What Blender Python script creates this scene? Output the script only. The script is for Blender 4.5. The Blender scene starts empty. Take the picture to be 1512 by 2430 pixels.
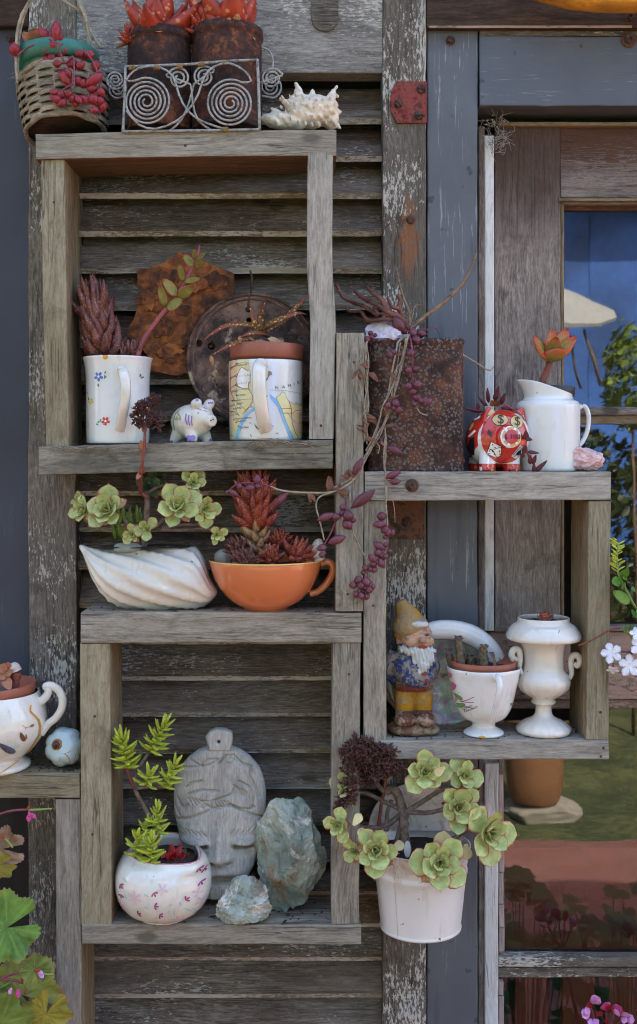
import bpy, bmesh, math, random
import numpy as np
from mathutils import Vector, Matrix, Quaternion, noise as mnoise
from mathutils.bvhtree import BVHTree
R = math.radians
scene = bpy.context.scene
# ------------------------------------------------------------------ camera, sky, sun, exposure
SC, DIST, UC, VC = 0.0005, 1.35, 740.0, 1080.0     # metres per photo unit on the shelf-front plane, camera distance, vanishing point
cam_d = bpy.data.cameras.new('camera'); cam = bpy.data.objects.new('camera', cam_d)
scene.collection.objects.link(cam); scene.camera = cam
cam.location = (0, -DIST, 0); cam.rotation_euler = (R(90), 0, 0)
cam_d.sensor_fit = 'VERTICAL'; cam_d.sensor_height = 36; cam_d.sensor_width = 36
cam_d.lens = 36 * DIST / (2430 * SC)
cam_d.shift_x = (756 - UC) / 2430; cam_d.shift_y = -(1215 - VC) / 2430
cam_d.clip_start = 0.02; cam_d.clip_end = 500
SUN_E, SUN_A = R(50), R(18)
w = bpy.data.worlds.new('World'); scene.world = w; w.use_nodes = True
nt = w.node_tree; bg = nt.nodes['Background']
sky = nt.nodes.new('ShaderNodeTexSky'); sky.sky_type = 'NISHITA'; sky.sun_disc = False
sky.sun_elevation = SUN_E; sky.sun_rotation = SUN_A; sky.dust_density = 4.0; sky.air_density = 0.9; sky.ozone_density = 0.3
nt.links.new(sky.outputs[0], bg.inputs[0]); bg.inputs[1].default_value = 0.15
sun_d = bpy.data.lights.new('sun', 'SUN'); sun_d.energy = 3.6; sun_d.angle = R(0.53); sun_d.color = (1, 0.95, 0.86)
sun = bpy.data.objects.new('sun', sun_d); scene.collection.objects.link(sun)
_sv = Vector((math.sin(SUN_A) * math.cos(SUN_E), math.cos(SUN_A) * math.cos(SUN_E), math.sin(SUN_E)))
sun.rotation_euler = _sv.to_track_quat('Z', 'Y').to_euler()
vs = scene.view_settings
vs.view_transform = 'Standard'; vs.look = 'None'; vs.gamma = 1; vs.use_curve_mapping = False; vs.exposure = 2.85
scene.cycles.use_denoising = True; scene.cycles.denoising_prefilter = 'ACCURATE'; scene.cycles.filter_width = 1.1; scene.cycles.max_bounces = 8; scene.cycles.transparent_max_bounces = 12
scene.cycles.sample_clamp_indirect = 0.7; scene.cycles.caustics_reflective = False; scene.cycles.caustics_refractive = False

# ------------------------------------------------------------------ helpers
rnd = random.Random(7)
def K(Y): return SC * (DIST + Y) / DIST
def P(u, v, Y=0.0):
    k = K(Y); return Vector(((u - UC) * k, Y, (VC - v) * k))
def zoom(ox, oy, f):
    return lambda x, y: ((ox + x * f) / 1.6859, (oy + y * f) / 1.6859)
def link(o): scene.collection.objects.link(o)
def tag(o, label=None, cat=None, group=None, kind=None):
    if label: o['label'] = label
    if cat: o['category'] = cat
    if group: o['group'] = group
    if kind: o['kind'] = kind
    return o
def thing(name, label, cat, loc=(0, 0, 0), group=None):
    o = bpy.data.objects.new(name, None); link(o); o.location = loc; o.empty_display_size = .02
    return tag(o, label, cat, group)
def sub(name, parent, loc=(0, 0, 0)):
    o = bpy.data.objects.new(name, None); link(o); o.location = loc; o.parent = parent; o.empty_display_size = .01
    return o
def obj(name, me, mat=None, parent=None, loc=None, mtx=None):
    o = bpy.data.objects.new(name, me); link(o)
    if mat is not None:
        ml = mat if isinstance(mat, (list, tuple)) else [mat]
        if len(me.materials) == 0:
            for m in ml: me.materials.append(m)
        elif len(ml) == 1 and me.materials[0] != ml[0]:
            o.material_slots[0].link = 'OBJECT'; o.material_slots[0].material = ml[0]
    if parent is not None: o.parent = parent
    if mtx is not None: o.matrix_basis = mtx
    if loc is not None: o.location = loc
    return o
def mesh(verts, faces, smooth=True, name='m'):
    me = bpy.data.meshes.new(name); me.from_pydata([tuple(v) for v in verts], [], faces); me.update()
    me.polygons.foreach_set('use_smooth', [smooth] * len(me.polygons))
    return me
def join(*ms):
    V, F = [], []
    for vv, ff in ms:
        n = len(V); V += list(vv); F += [tuple(i + n for i in f) for f in ff]
    return V, F
def smooth_path(pts, n=6):
    pts = [Vector(p) for p in pts]
    if len(pts) < 3: return pts
    out = []
    for i in range(len(pts) - 1):
        p0 = pts[max(i - 1, 0)]; p1 = pts[i]; p2 = pts[i + 1]; p3 = pts[min(i + 2, len(pts) - 1)]
        for j in range(n):
            t = j / n
            out.append(0.5 * ((2 * p1) + (-p0 + p2) * t + (2 * p0 - 5 * p1 + 4 * p2 - p3) * t * t + (-p0 + 3 * p1 - 3 * p2 + p3) * t ** 3))
    out.append(pts[-1]); return out
def tube(pts, rad, n=8, flat=1.0, up=None, closed=False, cap=True, rough=0.0):
    """verts, faces of a tube along pts; rad number or list (resampled); flat squashes it along the second frame axis"""
    pts = [Vector(p) for p in pts]; m = len(pts)
    if not isinstance(rad, (list, tuple)): rad = [rad, rad]
    V, F = [], []; prev = None
    for i, p in enumerate(pts):
        if closed: t = pts[(i + 1) % m] - pts[i - 1]
        else: t = pts[min(i + 1, m - 1)] - pts[max(i - 1, 0)]
        if t.length < 1e-9: t = Vector((0, 0, 1))
        t.normalize()
        if prev is None or up is not None:
            a = Vector(up) if up is not None else (Vector((0, 1, 0)) if abs(t.y) < .9 else Vector((1, 0, 0)))
        else: a = prev
        b = (a - t * a.dot(t))
        if b.length < 1e-6: b = t.orthogonal()
        b.normalize(); c = t.cross(b); prev = b
        q = i / max(m - 1, 1) * (len(rad) - 1); k = min(int(q), len(rad) - 2); r = rad[k] + (rad[k + 1] - rad[k]) * (q - k)
        for j in range(n):
            an = 2 * math.pi * j / n
            rr = r * (1 + rough * mnoise.noise(Vector((p.x * 300 + j * .7, p.z * 300, p.y * 300))))
            V.append(p + c * (math.cos(an) * rr) + b * (math.sin(an) * rr * flat))
    for i in range(m if closed else m - 1):
        for j in range(n):
            a0 = i * n + j; a1 = i * n + (j + 1) % n; i2 = ((i + 1) % m) * n
            F.append((a0, a1, i2 + (j + 1) % n, i2 + j))
    if cap and not closed:
        F.append(tuple(range(n - 1, -1, -1))); F.append(tuple(range((m - 1) * n, m * n)))
    return V, F
def lathe(prof, n=48, fn=None):
    """prof [(r,z)...]; fn(r,z,theta)->r multiplier"""
    V, F = [], []
    for (r, z) in prof:
        for j in range(n):
            a = 2 * math.pi * j / n
            q = fn(r, z, a) if fn else 1.0
            V.append(Vector((r * q * math.cos(a), r * q * math.sin(a), z)))
    for i in range(len(prof) - 1):
        for j in range(n):
            F.append((i * n + j, i * n + (j + 1) % n, (i + 1) * n + (j + 1) % n, (i + 1) * n + j))
    if prof[0][0] > 1e-7: F.append(tuple(range(n - 1, -1, -1)))
    if prof[-1][0] > 1e-7: F.append(tuple(range((len(prof) - 1) * n, len(prof) * n)))
    return V, F
def prof_smooth(pts, n=5):
    return [(p.x, p.y) for p in smooth_path([Vector((a, b, 0)) for a, b in pts], n)]
def scl(prof, k): return [(a * k, b * k) for a, b in prof]
def ellipsoid(c, r, n=14, m=10):
    c = Vector(c); V, F = [], []
    V.append(c + Vector((0, 0, -r[2])))
    for i in range(1, m):
        ph = -math.pi / 2 + math.pi * i / m
        for j in range(n):
            a = 2 * math.pi * j / n
            V.append(c + Vector((r[0] * math.cos(ph) * math.cos(a), r[1] * math.cos(ph) * math.sin(a), r[2] * math.sin(ph))))
    V.append(c + Vector((0, 0, r[2])))
    for j in range(n): F.append((0, 1 + (j + 1) % n, 1 + j))
    for i in range(m - 2):
        for j in range(n): F.append((1 + i * n + j, 1 + i * n + (j + 1) % n, 1 + (i + 1) * n + (j + 1) % n, 1 + (i + 1) * n + j))
    b = 1 + (m - 2) * n
    for j in range(n): F.append((b + j, b + (j + 1) % n, len(V) - 1))
    return V, F
def xf(vf, M): return [M @ Vector(v) for v in vf[0]], vf[1]
def remesh(vf, voxel, smooth=6, disp=None):
    me = mesh(*vf); o = bpy.data.objects.new('tmp', me); link(o)
    md = o.modifiers.new('r', 'REMESH'); md.mode = 'VOXEL'; md.voxel_size = voxel
    if smooth:
        ms = o.modifiers.new('s', 'SMOOTH'); ms.iterations = smooth; ms.factor = .5
    dg = bpy.context.evaluated_depsgraph_get(); dg.update()
    nm = bpy.data.meshes.new_from_object(o.evaluated_get(dg)); bpy.data.objects.remove(o)
    if disp:
        co = [v.co.copy() for v in nm.vertices]; no = [v.normal.copy() for v in nm.vertices]
        for v, c, n_ in zip(nm.vertices, co, no): v.co = c + n_ * disp(c)
    nm.polygons.foreach_set('use_smooth', [True] * len(nm.polygons)); nm.update()
    return nm
def fill2d(loops, depth, bevel=0.0):
    """flat plate in the XZ plane from closed 2-D loops (later loops may be holes), thickness depth along Y"""
    cu = bpy.data.curves.new('c', 'CURVE'); cu.dimensions = '2D'; cu.fill_mode = 'BOTH'; cu.extrude = depth / 2; cu.bevel_depth = bevel
    cu.bevel_resolution = 1
    for lp in loops:
        s = cu.splines.new('POLY'); s.points.add(len(lp) - 1); s.use_cyclic_u = True
        for q, (x, y) in zip(s.points, lp): q.co = (x, y, 0, 1)
    o = bpy.data.objects.new('tmp', cu); link(o)
    dg = bpy.context.evaluated_depsgraph_get(); dg.update()
    me = bpy.data.meshes.new_from_object(o.evaluated_get(dg)); bpy.data.objects.remove(o)
    me.transform(Matrix.Rotation(R(90), 4, 'X')); me.update()
    return me
def rrect(hx, hy, b, seg=2):
    out = []
    for cx, cy, a0 in ((hx - b, hy - b, 0), (-hx + b, hy - b, 90), (-hx + b, -hy + b, 180), (hx - b, -hy + b, 270)):
        for i in range(seg + 1):
            a = R(a0 + 90 * i / seg); out.append((cx + b * math.cos(a), cy + b * math.sin(a)))
    return out
def sweep(sec, L, axis, nseg=8, wob=0.0, bend=None, seed=0):
    """sec: [(a,b)] with a = the in-wall cross axis, b = Y. axis 'x' or 'z'"""
    V, F = [], []; n = len(sec)
    for i in range(nseg + 1):
        t = i / nseg; s = (t - .5) * L
        off = bend(t) if bend else 0.0
        for (a, b) in sec:
            da = off + wob * mnoise.noise(Vector((s * 9, seed * 3.1 + (3 if a > 0 else 0), 1.7))) * (1 if a > 0 else -1) + wob * .7 * mnoise.noise(Vector((s * 45, seed * 5.3 + a * 30, 4.2)))
            db = wob * .6 * mnoise.noise(Vector((s * 14, seed * 2.3, 9.1 + b * 20)))
            e = wob * 1.2 * mnoise.noise(Vector((a * 160, b * 90, seed + t * 7))) if i in (0, nseg) else 0
            V.append(Vector((s + e, b + db, a + da)) if axis == 'x' else Vector((a + da, b + db, s + e)))
    for i in range(nseg):
        for j in range(n):
            F.append((i * n + j, i * n + (j + 1) % n, (i + 1) * n + (j + 1) % n, (i + 1) * n + j))
    F.append(tuple(range(n - 1, -1, -1))); F.append(tuple(range(nseg * n, nseg * n + n)))
    return V, F
def fix_normals(me):
    bm = bmesh.new(); bm.from_mesh(me); bmesh.ops.recalc_face_normals(bm, faces=bm.faces); bm.to_mesh(me); bm.free(); me.update()
    return me
_bs = [0]
def board(name, parent, u0, v0, u1, v1, Yf, Yb, axis, mat, bend=None, wob=.0008, bev=.0016, alt=None, nseg=None):
    """a timber whose FRONT face spans u0..u1, v0..v1 in photo units at depth Yf. alt {'-z':mat,...} for faces of another finish"""
    _bs[0] += 1
    a = P(u0, v1, Yf); b = P(u1, v0, Yf); c = Vector(((a.x + b.x) / 2, (Yf + Yb) / 2, (a.z + b.z) / 2))
    hx, hz, hy = (b.x - a.x) / 2, (b.z - a.z) / 2, (Yb - Yf) / 2
    L = 2 * (hx if axis == 'x' else hz); cr = hz if axis == 'x' else hx
    bev = min(bev, cr * .45, hy * .45)
    me = fix_normals(mesh(*sweep(rrect(cr, hy, bev), L, axis, nseg or max(4, int(L / .02)), wob, bend, _bs[0]), smooth=False))
    o = obj(name, me, [mat] + (list(alt.values()) if alt else []), parent, c - (parent.location if parent else Vector()))
    if alt:
        for p in me.polygons:
            for i, key in enumerate(alt):
                ax = 'xyz'.index(key[1]); s = 1 if key[0] == '+' else -1
                if p.normal[ax] * s > .8: p.material_index = i + 1
    return o
def loc_fn(root):
    return lambda u, v, Y: P(u, v, Y) - root.location

# leaf: unit length along +X, upper side +Z, attributes 't' (base to tip) and 'e' (centre line to margin)
def leaf_mesh(w=.3, th=.1, shape='ovate', cup=.0, arch=0.0, tip=.0, nl=7, na=8, name='leaf', keel=0.0):
    V, F, at, ae = [], [], [], []
    def hw(t):
        if shape == 'ovate': s = math.sin(math.pi * (t ** .8) * .94 + .03) ** .75
        elif shape == 'obovate': s = (.3 + .7 * math.sin(math.pi * min(1, (t * .92 + .02) ** 1.45)) ** .8) if t < .72 else None
        elif shape == 'tri': s = (1 - t) ** .75 * (1 if t > .12 else .8 + t * 1.6)
        elif shape == 'lance': s = math.sin(math.pi * (t ** .6) * .93 + .05) ** .9
        elif shape == 'finger': s = (min(1, .6 + t * 3)) * (1 - max(0, (t - .6) / .42) ** 2) ** .5
        else: s = math.sin(math.pi * (.04 + t * .93)) ** .6
        if s is None:
            q = (t - .72) / .28; s = .3 + .7 * math.sin(math.pi * (.72 * .92 + .02) ** 1.45) ** .8
            s = s * (1 - q ** 1.7) + .02
        return max(s, .03) * w
    for i in range(nl):
        t = i / (nl - 1); h = hw(t); zc = arch * t * t; tt = th * (.55 + .45 * math.sin(math.pi * min(1, t * .9 + .15))) * min(1, (1.05 - t) * 3)
        for j in range(na):
            a = 2 * math.pi * j / na; ca, sa = math.cos(a), math.sin(a)
            y = h * ca; z = zc + cup * (ca * ca) * h / max(w, 1e-6) * w + (tt * .25 * sa if sa > 0 else tt * .75 * sa - keel * tt * max(0, -sa - .5)) 
            V.append(Vector((t * (1 - .12 * abs(arch)), y, z))); at.append(t); ae.append(abs(ca))
    for i in range(nl - 1):
        for j in range(na): F.append((i * na + j, i * na + (j + 1) % na, (i + 1) * na + (j + 1) % na, (i + 1) * na + j))
    n0 = len(V)
    V.append(Vector((-.01, 0, V[0].z * 0))); at.append(0); ae.append(0)
    tz = arch; V.append(Vector((1 * (1 - .12 * abs(arch)) + tip, 0, tz + cup * .2 * w))); at.append(1); ae.append(1)
    for j in range(na):
        F.append((n0, (j + 1) % na, j)); b = (nl - 1) * na; F.append((n0 + 1, b + j, b + (j + 1) % na))
    me = fix_normals(mesh(V, F, True, name))
    for nm, arr in (('t', at), ('e', ae)):
        A = me.attributes.new(nm, 'FLOAT', 'POINT'); A.data.foreach_set('value', arr)
    return me
def frame(d, up=(0, 0, 1)):
    """matrix taking +X to d and +Z as near to up as possible"""
    d = Vector(d).normalized(); u = Vector(up); u = u - d * u.dot(d)
    if u.length < 1e-5: u = d.orthogonal()
    u.normalize(); y = u.cross(d)
    return Matrix((d, y, u)).transposed().to_4x4()
def put_leaf(parent, me, mat, base, d, up, s, sw=1.0, st=1.0, name='leaf'):
    M = Matrix.Translation(Vector(base)) @ frame(d, up) @ Matrix.Diagonal((s, s * sw, s * st, 1))
    return obj(name, me, mat, parent, mtx=M)
def decal(target_bvh, loop, off=.00025, res=.002, direction=(0, 1, 0), start=-.3):
    """thin printed patch: 2-D loop (x,z) in the thing's local metres laid on to its surface"""
    bm = bmesh.new()
    vs_ = [bm.verts.new((x, 0, z)) for x, z in loop]
    try: bm.faces.new(vs_)
    except ValueError: bm.free(); return None
    return _lay(bm, target_bvh, off, res, direction, start)
def _lay(bm, bvh, off, res, direction, start):
    bmesh.ops.triangulate(bm, faces=bm.faces)
    for _ in range(5):
        es = [e for e in bm.edges if e.calc_length() > res]
        if not es: break
        bmesh.ops.subdivide_edges(bm, edges=es, cuts=1); bmesh.ops.triangulate(bm, faces=bm.faces)
    dv = Vector(direction).normalized(); dead = []
    for v in bm.verts:
        h, n, i, d = bvh.ray_cast(v.co + dv * start, dv)
        if h is None: dead.append(v); continue
        v.co = h - dv * off * .5 + n * off * (1 if n.dot(dv) < 0 else -1)
    if dead: bmesh.ops.delete(bm, geom=dead, context='VERTS')
    if not bm.faces: bm.free(); return None
    bmesh.ops.recalc_face_normals(bm, faces=bm.faces)
    me = bpy.data.meshes.new('decal'); bm.to_mesh(me); bm.free()
    me.polygons.foreach_set('use_smooth', [True] * len(me.polygons)); return me
def bvh_of(me): return BVHTree.FromPolygons([v.co for v in me.vertices], [tuple(p.vertices) for p in me.polygons])
def stroke(pts, wd):
    pts = [Vector((p[0], p[1])) for p in pts]; Lf, Rt = [], []
    n = len(pts)
    for i, p in enumerate(pts):
        t = pts[min(i + 1, n - 1)] - pts[max(i - 1, 0)]
        if t.length < 1e-9: t = Vector((1, 0))
        t.normalize(); nrm = Vector((-t.y, t.x)); ww = wd if not callable(wd) else wd(i / (n - 1))
        Lf.append(p + nrm * ww / 2); Rt.append(p - nrm * ww / 2)
    return [tuple(q) for q in Lf] + [tuple(q) for q in reversed(Rt)]
def decal_stroke(bvh, pts, wd, **k):
    bm = bmesh.new(); lp = stroke(pts, wd); n = len(pts)
    vs_ = [bm.verts.new((x, 0, z)) for x, z in lp]
    for i in range(n - 1): bm.faces.new((vs_[i], vs_[i + 1], vs_[2 * n - 2 - i], vs_[2 * n - 1 - i]))
    return _lay(bm, bvh, k.get('off', .0003), k.get('res', .003), k.get('direction', (0, 1, 0)), k.get('start', -.3))
def decal_text(bvh, s, x, z, size, rot=0, off=.0003, shear=0, spacing=1.0, align='LEFT'):
    cu = bpy.data.curves.new('t', 'FONT'); cu.body = s; cu.size = size; cu.shear = shear; cu.space_character = spacing; cu.align_x = align
    cu.resolution_u = 2
    o = bpy.data.objects.new('tmp', cu); link(o); dg = bpy.context.evaluated_depsgraph_get(); dg.update()
    me = bpy.data.meshes.new_from_object(o.evaluated_get(dg)); bpy.data.objects.remove(o)
    me.transform(Matrix.Translation((x, 0, z)) @ Matrix.Rotation(-rot, 4, 'Y') @ Matrix.Rotation(R(90), 4, 'X'))
    bm = bmesh.new(); bm.from_mesh(me); return _lay(bm, bvh, off, .004, (0, 1, 0), -.3)
def disc2(x, z, r, n=14, rz=None, rot=0):
    rz = rz or r; out = []
    for i in range(n):
        a = 2 * math.pi * i / n; px, pz = r * math.cos(a), rz * math.sin(a)
        out.append((x + px * math.cos(rot) - pz * math.sin(rot), z + px * math.sin(rot) + pz * math.cos(rot)))
    return out
def petal2(x, z, L, wd, rot, n=10):
    out = []
    for i in range(n):
        a = 2 * math.pi * i / n; px = L / 2 + L / 2 * math.cos(a); pz = wd / 2 * math.sin(a) * (.7 + .3 * math.cos(a))
        out.append((x + px * math.cos(rot) - pz * math.sin(rot), z + px * math.sin(rot) + pz * math.cos(rot)))
    return out
# ------------------------------------------------------------------ materials
def c(r, g, b):
    f = lambda x: (x / 255 / 12.92) if x / 255 <= .04045 else ((x / 255 + .055) / 1.055) ** 2.4
    return (f(r), f(g), f(b), 1.0)
class G:
    def __init__(s, name):
        s.m = bpy.data.materials.new(name); s.m.use_nodes = True; s.t = s.m.node_tree; s.t.nodes.clear()
        s.o = s.t.nodes.new('ShaderNodeOutputMaterial'); s.b = s.t.nodes.new('ShaderNodeBsdfPrincipled')
        s.t.links.new(s.b.outputs[0], s.o.inputs[0])
    def set(s, n, k, v):
        i = n.inputs[k]
        if isinstance(v, bpy.types.NodeSocket): s.t.links.new(v, i)
        else: i.default_value = v
    def node(s, ty, out=0, props=None, **kw):
        n = s.t.nodes.new(ty)
        for k, v in (props or {}).items(): setattr(n, k, v)
        for k, v in kw.items(): s.set(n, int(k[1:]) if k[0] == '_' and k[1:].isdigit() else k.replace('_', ' '), v)
        return n.outputs[out]
    def p(s, **kw):
        for k, v in kw.items(): s.set(s.b, k.replace('_', ' '), v)
        return s
    def coord(s, scale=(1, 1, 1), rand=True, kind='Object'):
        v = s.node('ShaderNodeTexCoord', kind)
        if rand:
            r = s.node('ShaderNodeObjectInfo', 'Random')
            r = s.math('MULTIPLY', r, 17.3)
            v = s.node('ShaderNodeVectorMath', 0, {'operation': 'ADD'}, _0=v, _1=r)
        if tuple(scale) != (1, 1, 1): v = s.node('ShaderNodeVectorMath', 0, {'operation': 'MULTIPLY'}, _0=v, _1=scale)
        return v
    def noise(s, vec, scale, detail=4, rough=.55, dist=0.0):
        return s.node('ShaderNodeTexNoise', 0, Vector=vec, Scale=scale, Detail=detail, Roughness=rough, Distortion=dist)
    def voro(s, vec, scale, feature='F1', out=0, rand=1.0):
        return s.node('ShaderNodeTexVoronoi', out, {'feature': feature}, Vector=vec, Scale=scale, Randomness=rand)
    def ramp(s, f, stops, interp='LINEAR'):
        n = s.t.nodes.new('ShaderNodeValToRGB'); s.set(n, 0, f); e = n.color_ramp.elements; n.color_ramp.interpolation = interp
        while len(e) < len(stops): e.new(.5)
        for el, (p, col) in zip(e, stops):
            el.position = p; el.color = col if isinstance(col, tuple) else (col, col, col, 1)
        return n.outputs[0]
    def mix(s, f, a, b, mode='MIX'):
        n = s.t.nodes.new('ShaderNodeMix'); n.data_type = 'RGBA'; n.blend_type = mode
        s.set(n, 0, f); s.set(n, 6, a); s.set(n, 7, b); return n.outputs[2]
    def math(s, op, a, b=0.0, cl=False):
        n = s.t.nodes.new('ShaderNodeMath'); n.operation = op; n.use_clamp = cl; s.set(n, 0, a); s.set(n, 1, b); return n.outputs[0]
    def bump(s, h, strength=.3, dist=.001):
        s.set(s.b, 'Normal', s.node('ShaderNodeBump', 0, Strength=strength, Distance=dist, Height=h)); return s
    def attr(s, name): return s.node('ShaderNodeAttribute', 'Fac', {'attribute_name': name})
    def rand(s): return s.node('ShaderNodeObjectInfo', 'Random')
    def sepz(s, vec, k): return s.node('ShaderNodeSeparateXYZ', k, _0=vec)
def ax(axis, a, b): return (a, b, b) if axis == 'x' else (b, b, a)

def wood(name, axis, dark, mid, light, crack=.6, paint=None, blotch=None, bl=.35, paintcol=(205, 200, 190), ps=1.0, lichen=0.0, fine=.5, grad=None, wave=.03, stain=None):
    g = G(name)
    raw = g.coord(); wv = g.node('ShaderNodeTexNoise', 1, Vector=g.coord(ax(axis, 1, 2.5)), Scale=5.0, Detail=2.0)
    wv = g.node('ShaderNodeVectorMath', 0, {'operation': 'SUBTRACT'}, _0=wv, _1=(.5, .5, .5))
    wv = g.node('ShaderNodeVectorMath', 0, {'operation': 'MULTIPLY'}, _0=wv, _1=ax(axis, 0.0, wave))
    wp = g.node('ShaderNodeVectorMath', 0, {'operation': 'ADD'}, _0=raw, _1=wv)                      # wandering grain
    st = lambda k: g.node('ShaderNodeVectorMath', 0, {'operation': 'MULTIPLY'}, _0=wp, _1=ax(axis, 1, k))
    v0 = raw
    n1 = g.noise(st(9), 12, 5, .62, .3); n2 = g.noise(st(9), 55, 6, .7, .2); n3 = g.noise(v0, 9, 5, .6); n6 = g.noise(st(3), 190, 3, .6)
    f = g.math('ADD', g.math('ADD', g.math('MULTIPLY', n1, .9 - fine), g.math('MULTIPLY', n2, fine)), g.math('MULTIPLY', n6, .14))
    f = g.math('SUBTRACT', f, .02)
    col = g.ramp(f, [(.38, c(*dark)), (.50, c(*mid)), (.62, c(*light))])
    pit = g.ramp(g.noise(st(12), 34, 4, .6), [(.30, 1), (.37, 0)]); col = g.mix(g.math('MULTIPLY', pit, .28), col, c(*[int(q * .55) for q in dark]))
    bm_ = g.ramp(n3, [(.42, 0), (.72, 1)])
    col = g.mix(g.math('MULTIPLY', bm_, bl), col, c(*(blotch or dark)))
    kd = g.voro(g.coord(ax(axis, 1.0, 2.0)), 8.0); kn_ = g.ramp(g.math('ADD', kd, g.math('MULTIPLY', g.math('SUBTRACT', n2, .5), .08)), [(.07, 1), (.13, 0)])
    col = g.mix(g.math('MULTIPLY', kn_, .75), col, c(*[int(q * .62) for q in dark]))
    wm = g.math('MULTIPLY', g.ramp(g.noise(g.coord(ax(axis, 1, 1.8)), 12, 6, .7, .8), [(.54, 0), (.66, 1)]), g.ramp(g.rand(), [(.2, .15), (.9, .7)]))
    col = g.mix(wm, col, c(*[int(q * .8) for q in dark]))                       # water marks and mould, each board to a different degree
    n5 = g.noise(g.coord(ax(axis, 1, 2.2)), 3.2, 3, .6)                         # slow drift of tone along a board
    col = g.mix(g.math('MULTIPLY', g.ramp(n5, [(.35, 0), (.65, 1)]), .22), col, c(*light))
    col = g.mix(1.0, col, g.ramp(g.rand(), [(0, .80), (1, 1.12)]), 'MULTIPLY')
    if grad:   # timber kept brown where the weather does not reach, by height on the piece
        zz = g.math('ADD', g.sepz(g.coord(rand=False), 2), g.math('MULTIPLY', g.math('SUBTRACT', n2, .5), .25))
        gm = g.node('ShaderNodeMapRange', 0, _0=zz, _1=grad[0], _2=grad[1], _3=0.0, _4=1.0)
        col = g.mix(g.math('MULTIPLY', gm, .9), col, g.mix(f, c(*[int(q * .6) for q in grad[2]]), c(*[int(q * 1.35) for q in grad[2]])))
    n4 = g.noise(g.coord(ax(axis, 1, 30)), 4, 3, .5, .3)
    cr = g.ramp(g.math('ABSOLUTE', g.math('SUBTRACT', n4, .5)), [(.007, 1), (.021, 0)])
    cr = g.math('MULTIPLY', cr, g.ramp(g.noise(v0, 11, 2), [(.47, 0), (.56, 1)]))
    col = g.mix(g.math('MULTIPLY', cr, crack * .8), col, c(44, 38, 33))
    rough = .82; h = g.math('SUBTRACT', f, g.math('MULTIPLY', cr, .8))
    if lichen:
        lm = g.ramp(g.noise(g.coord(), 60, 5, .7), [(.66, 0), (.74, lichen)])
        col = g.mix(lm, col, c(150, 140, 70))
    if paint:
        pn = g.noise(g.coord(ax(axis, 1, 3.2)), 120 * ps, 6, .72); pl = g.noise(g.coord(ax(axis, 1, 1.6)), 7, 4, .6)
        pf = g.math('ADD', g.math('MULTIPLY', pn, .62), g.math('MULTIPLY', pl, .5))
        pm = g.ramp(pf, [(paint, 0), (paint + .025, 1)])
        col = g.mix(pm, col, g.mix(g.noise(v0, 90, 3), c(*[int(q * .82) for q in paintcol]), c(*paintcol)))
        h = g.math('ADD', h, g.math('MULTIPLY', pm, .5))
    for (x0, z0, sx, sz, scol, am) in (stain or ()):      # rust run or old paint where a fitting sat
        xyz = g.coord(rand=False); X = g.math('DIVIDE', g.math('SUBTRACT', g.sepz(xyz, 0), x0), sx); Z = g.math('DIVIDE', g.math('SUBTRACT', g.sepz(xyz, 2), z0), sz)
        rad = g.math('ADD', g.math('MULTIPLY', X, X), g.math('MULTIPLY', Z, Z)); rad = g.math('ADD', rad, g.math('MULTIPLY', g.math('SUBTRACT', n2, .5), 9.0))
        col = g.mix(g.ramp(rad, [(.4, am), (1.0, 0)]), col, c(*scol))
    g.p(Base_Color=col, Roughness=rough, Specular_IOR_Level=.25).bump(h, .6, .0014)
    return g.m
GREY = ((98, 90, 79), (145, 136, 122), (176, 167, 152))
OLIVE = ((98, 88, 69), (141, 131, 107), (166, 157, 134))
W = {}
for a in 'xz':
    W['grey', a] = wood('weathered_grey_timber_' + a, a, *GREY, crack=.75, blotch=(118, 110, 92), lichen=.5)
    W['pale', a] = wood('silver_grey_timber_' + a, a, (114, 108, 98), (156, 149, 138), (184, 177, 166), crack=.6, blotch=(130, 128, 118))
    W['olive', a] = wood('olive_grey_timber_' + a, a, *OLIVE, crack=.8, blotch=(120, 106, 74), bl=.45)
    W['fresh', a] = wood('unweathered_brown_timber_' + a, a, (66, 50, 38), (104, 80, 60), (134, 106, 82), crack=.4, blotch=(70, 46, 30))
    W['mould', a] = wood('blackened_grey_timber_' + a, a, (70, 66, 56), (126, 120, 106), (160, 154, 140), crack=.6, blotch=(52, 48, 38), bl=.8, lichen=.6)
    W['tan', a] = wood('tan_brown_timber_' + a, a, (92, 76, 56), (136, 118, 92), (164, 146, 118), crack=.6, blotch=(84, 66, 44), bl=.5)
    W['sash', a] = wood('grey_brown_sash_' + a, a, (78, 68, 60), (122, 110, 102), (156, 146, 138), crack=.5, blotch=(82, 60, 46), bl=.6, fine=.65)
    W['sashbrown', a] = wood('dark_brown_sash_' + a, a, (52, 34, 26), (84, 56, 42), (116, 86, 68), crack=.5, blotch=(46, 30, 24), bl=.5, fine=.6)
    W['beam', a] = wood('dark_brown_beam_' + a, a, (38, 28, 23), (66, 50, 40), (92, 72, 58), crack=.6, blotch=(36, 26, 20), bl=.6)
    W['stile', a] = wood('flaking_white_stile_' + a, a, (62, 54, 46), (104, 96, 86), (138, 130, 120), crack=.8, paint=.605, bl=.5, fine=.7)
    W['stilebare', a] = wood('bare_stile_' + a, a, (70, 60, 52), (112, 104, 95), (148, 142, 132), crack=.9, paint=.66, bl=.5, fine=.7)
W['sashgrad'] = wood('sash_stile_wood', 'z', (84, 74, 68), (126, 115, 108), (160, 151, 144), crack=.5, blotch=(92, 78, 68), bl=.5, fine=.65, grad=(.17, .27, (68, 50, 41)))
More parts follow.
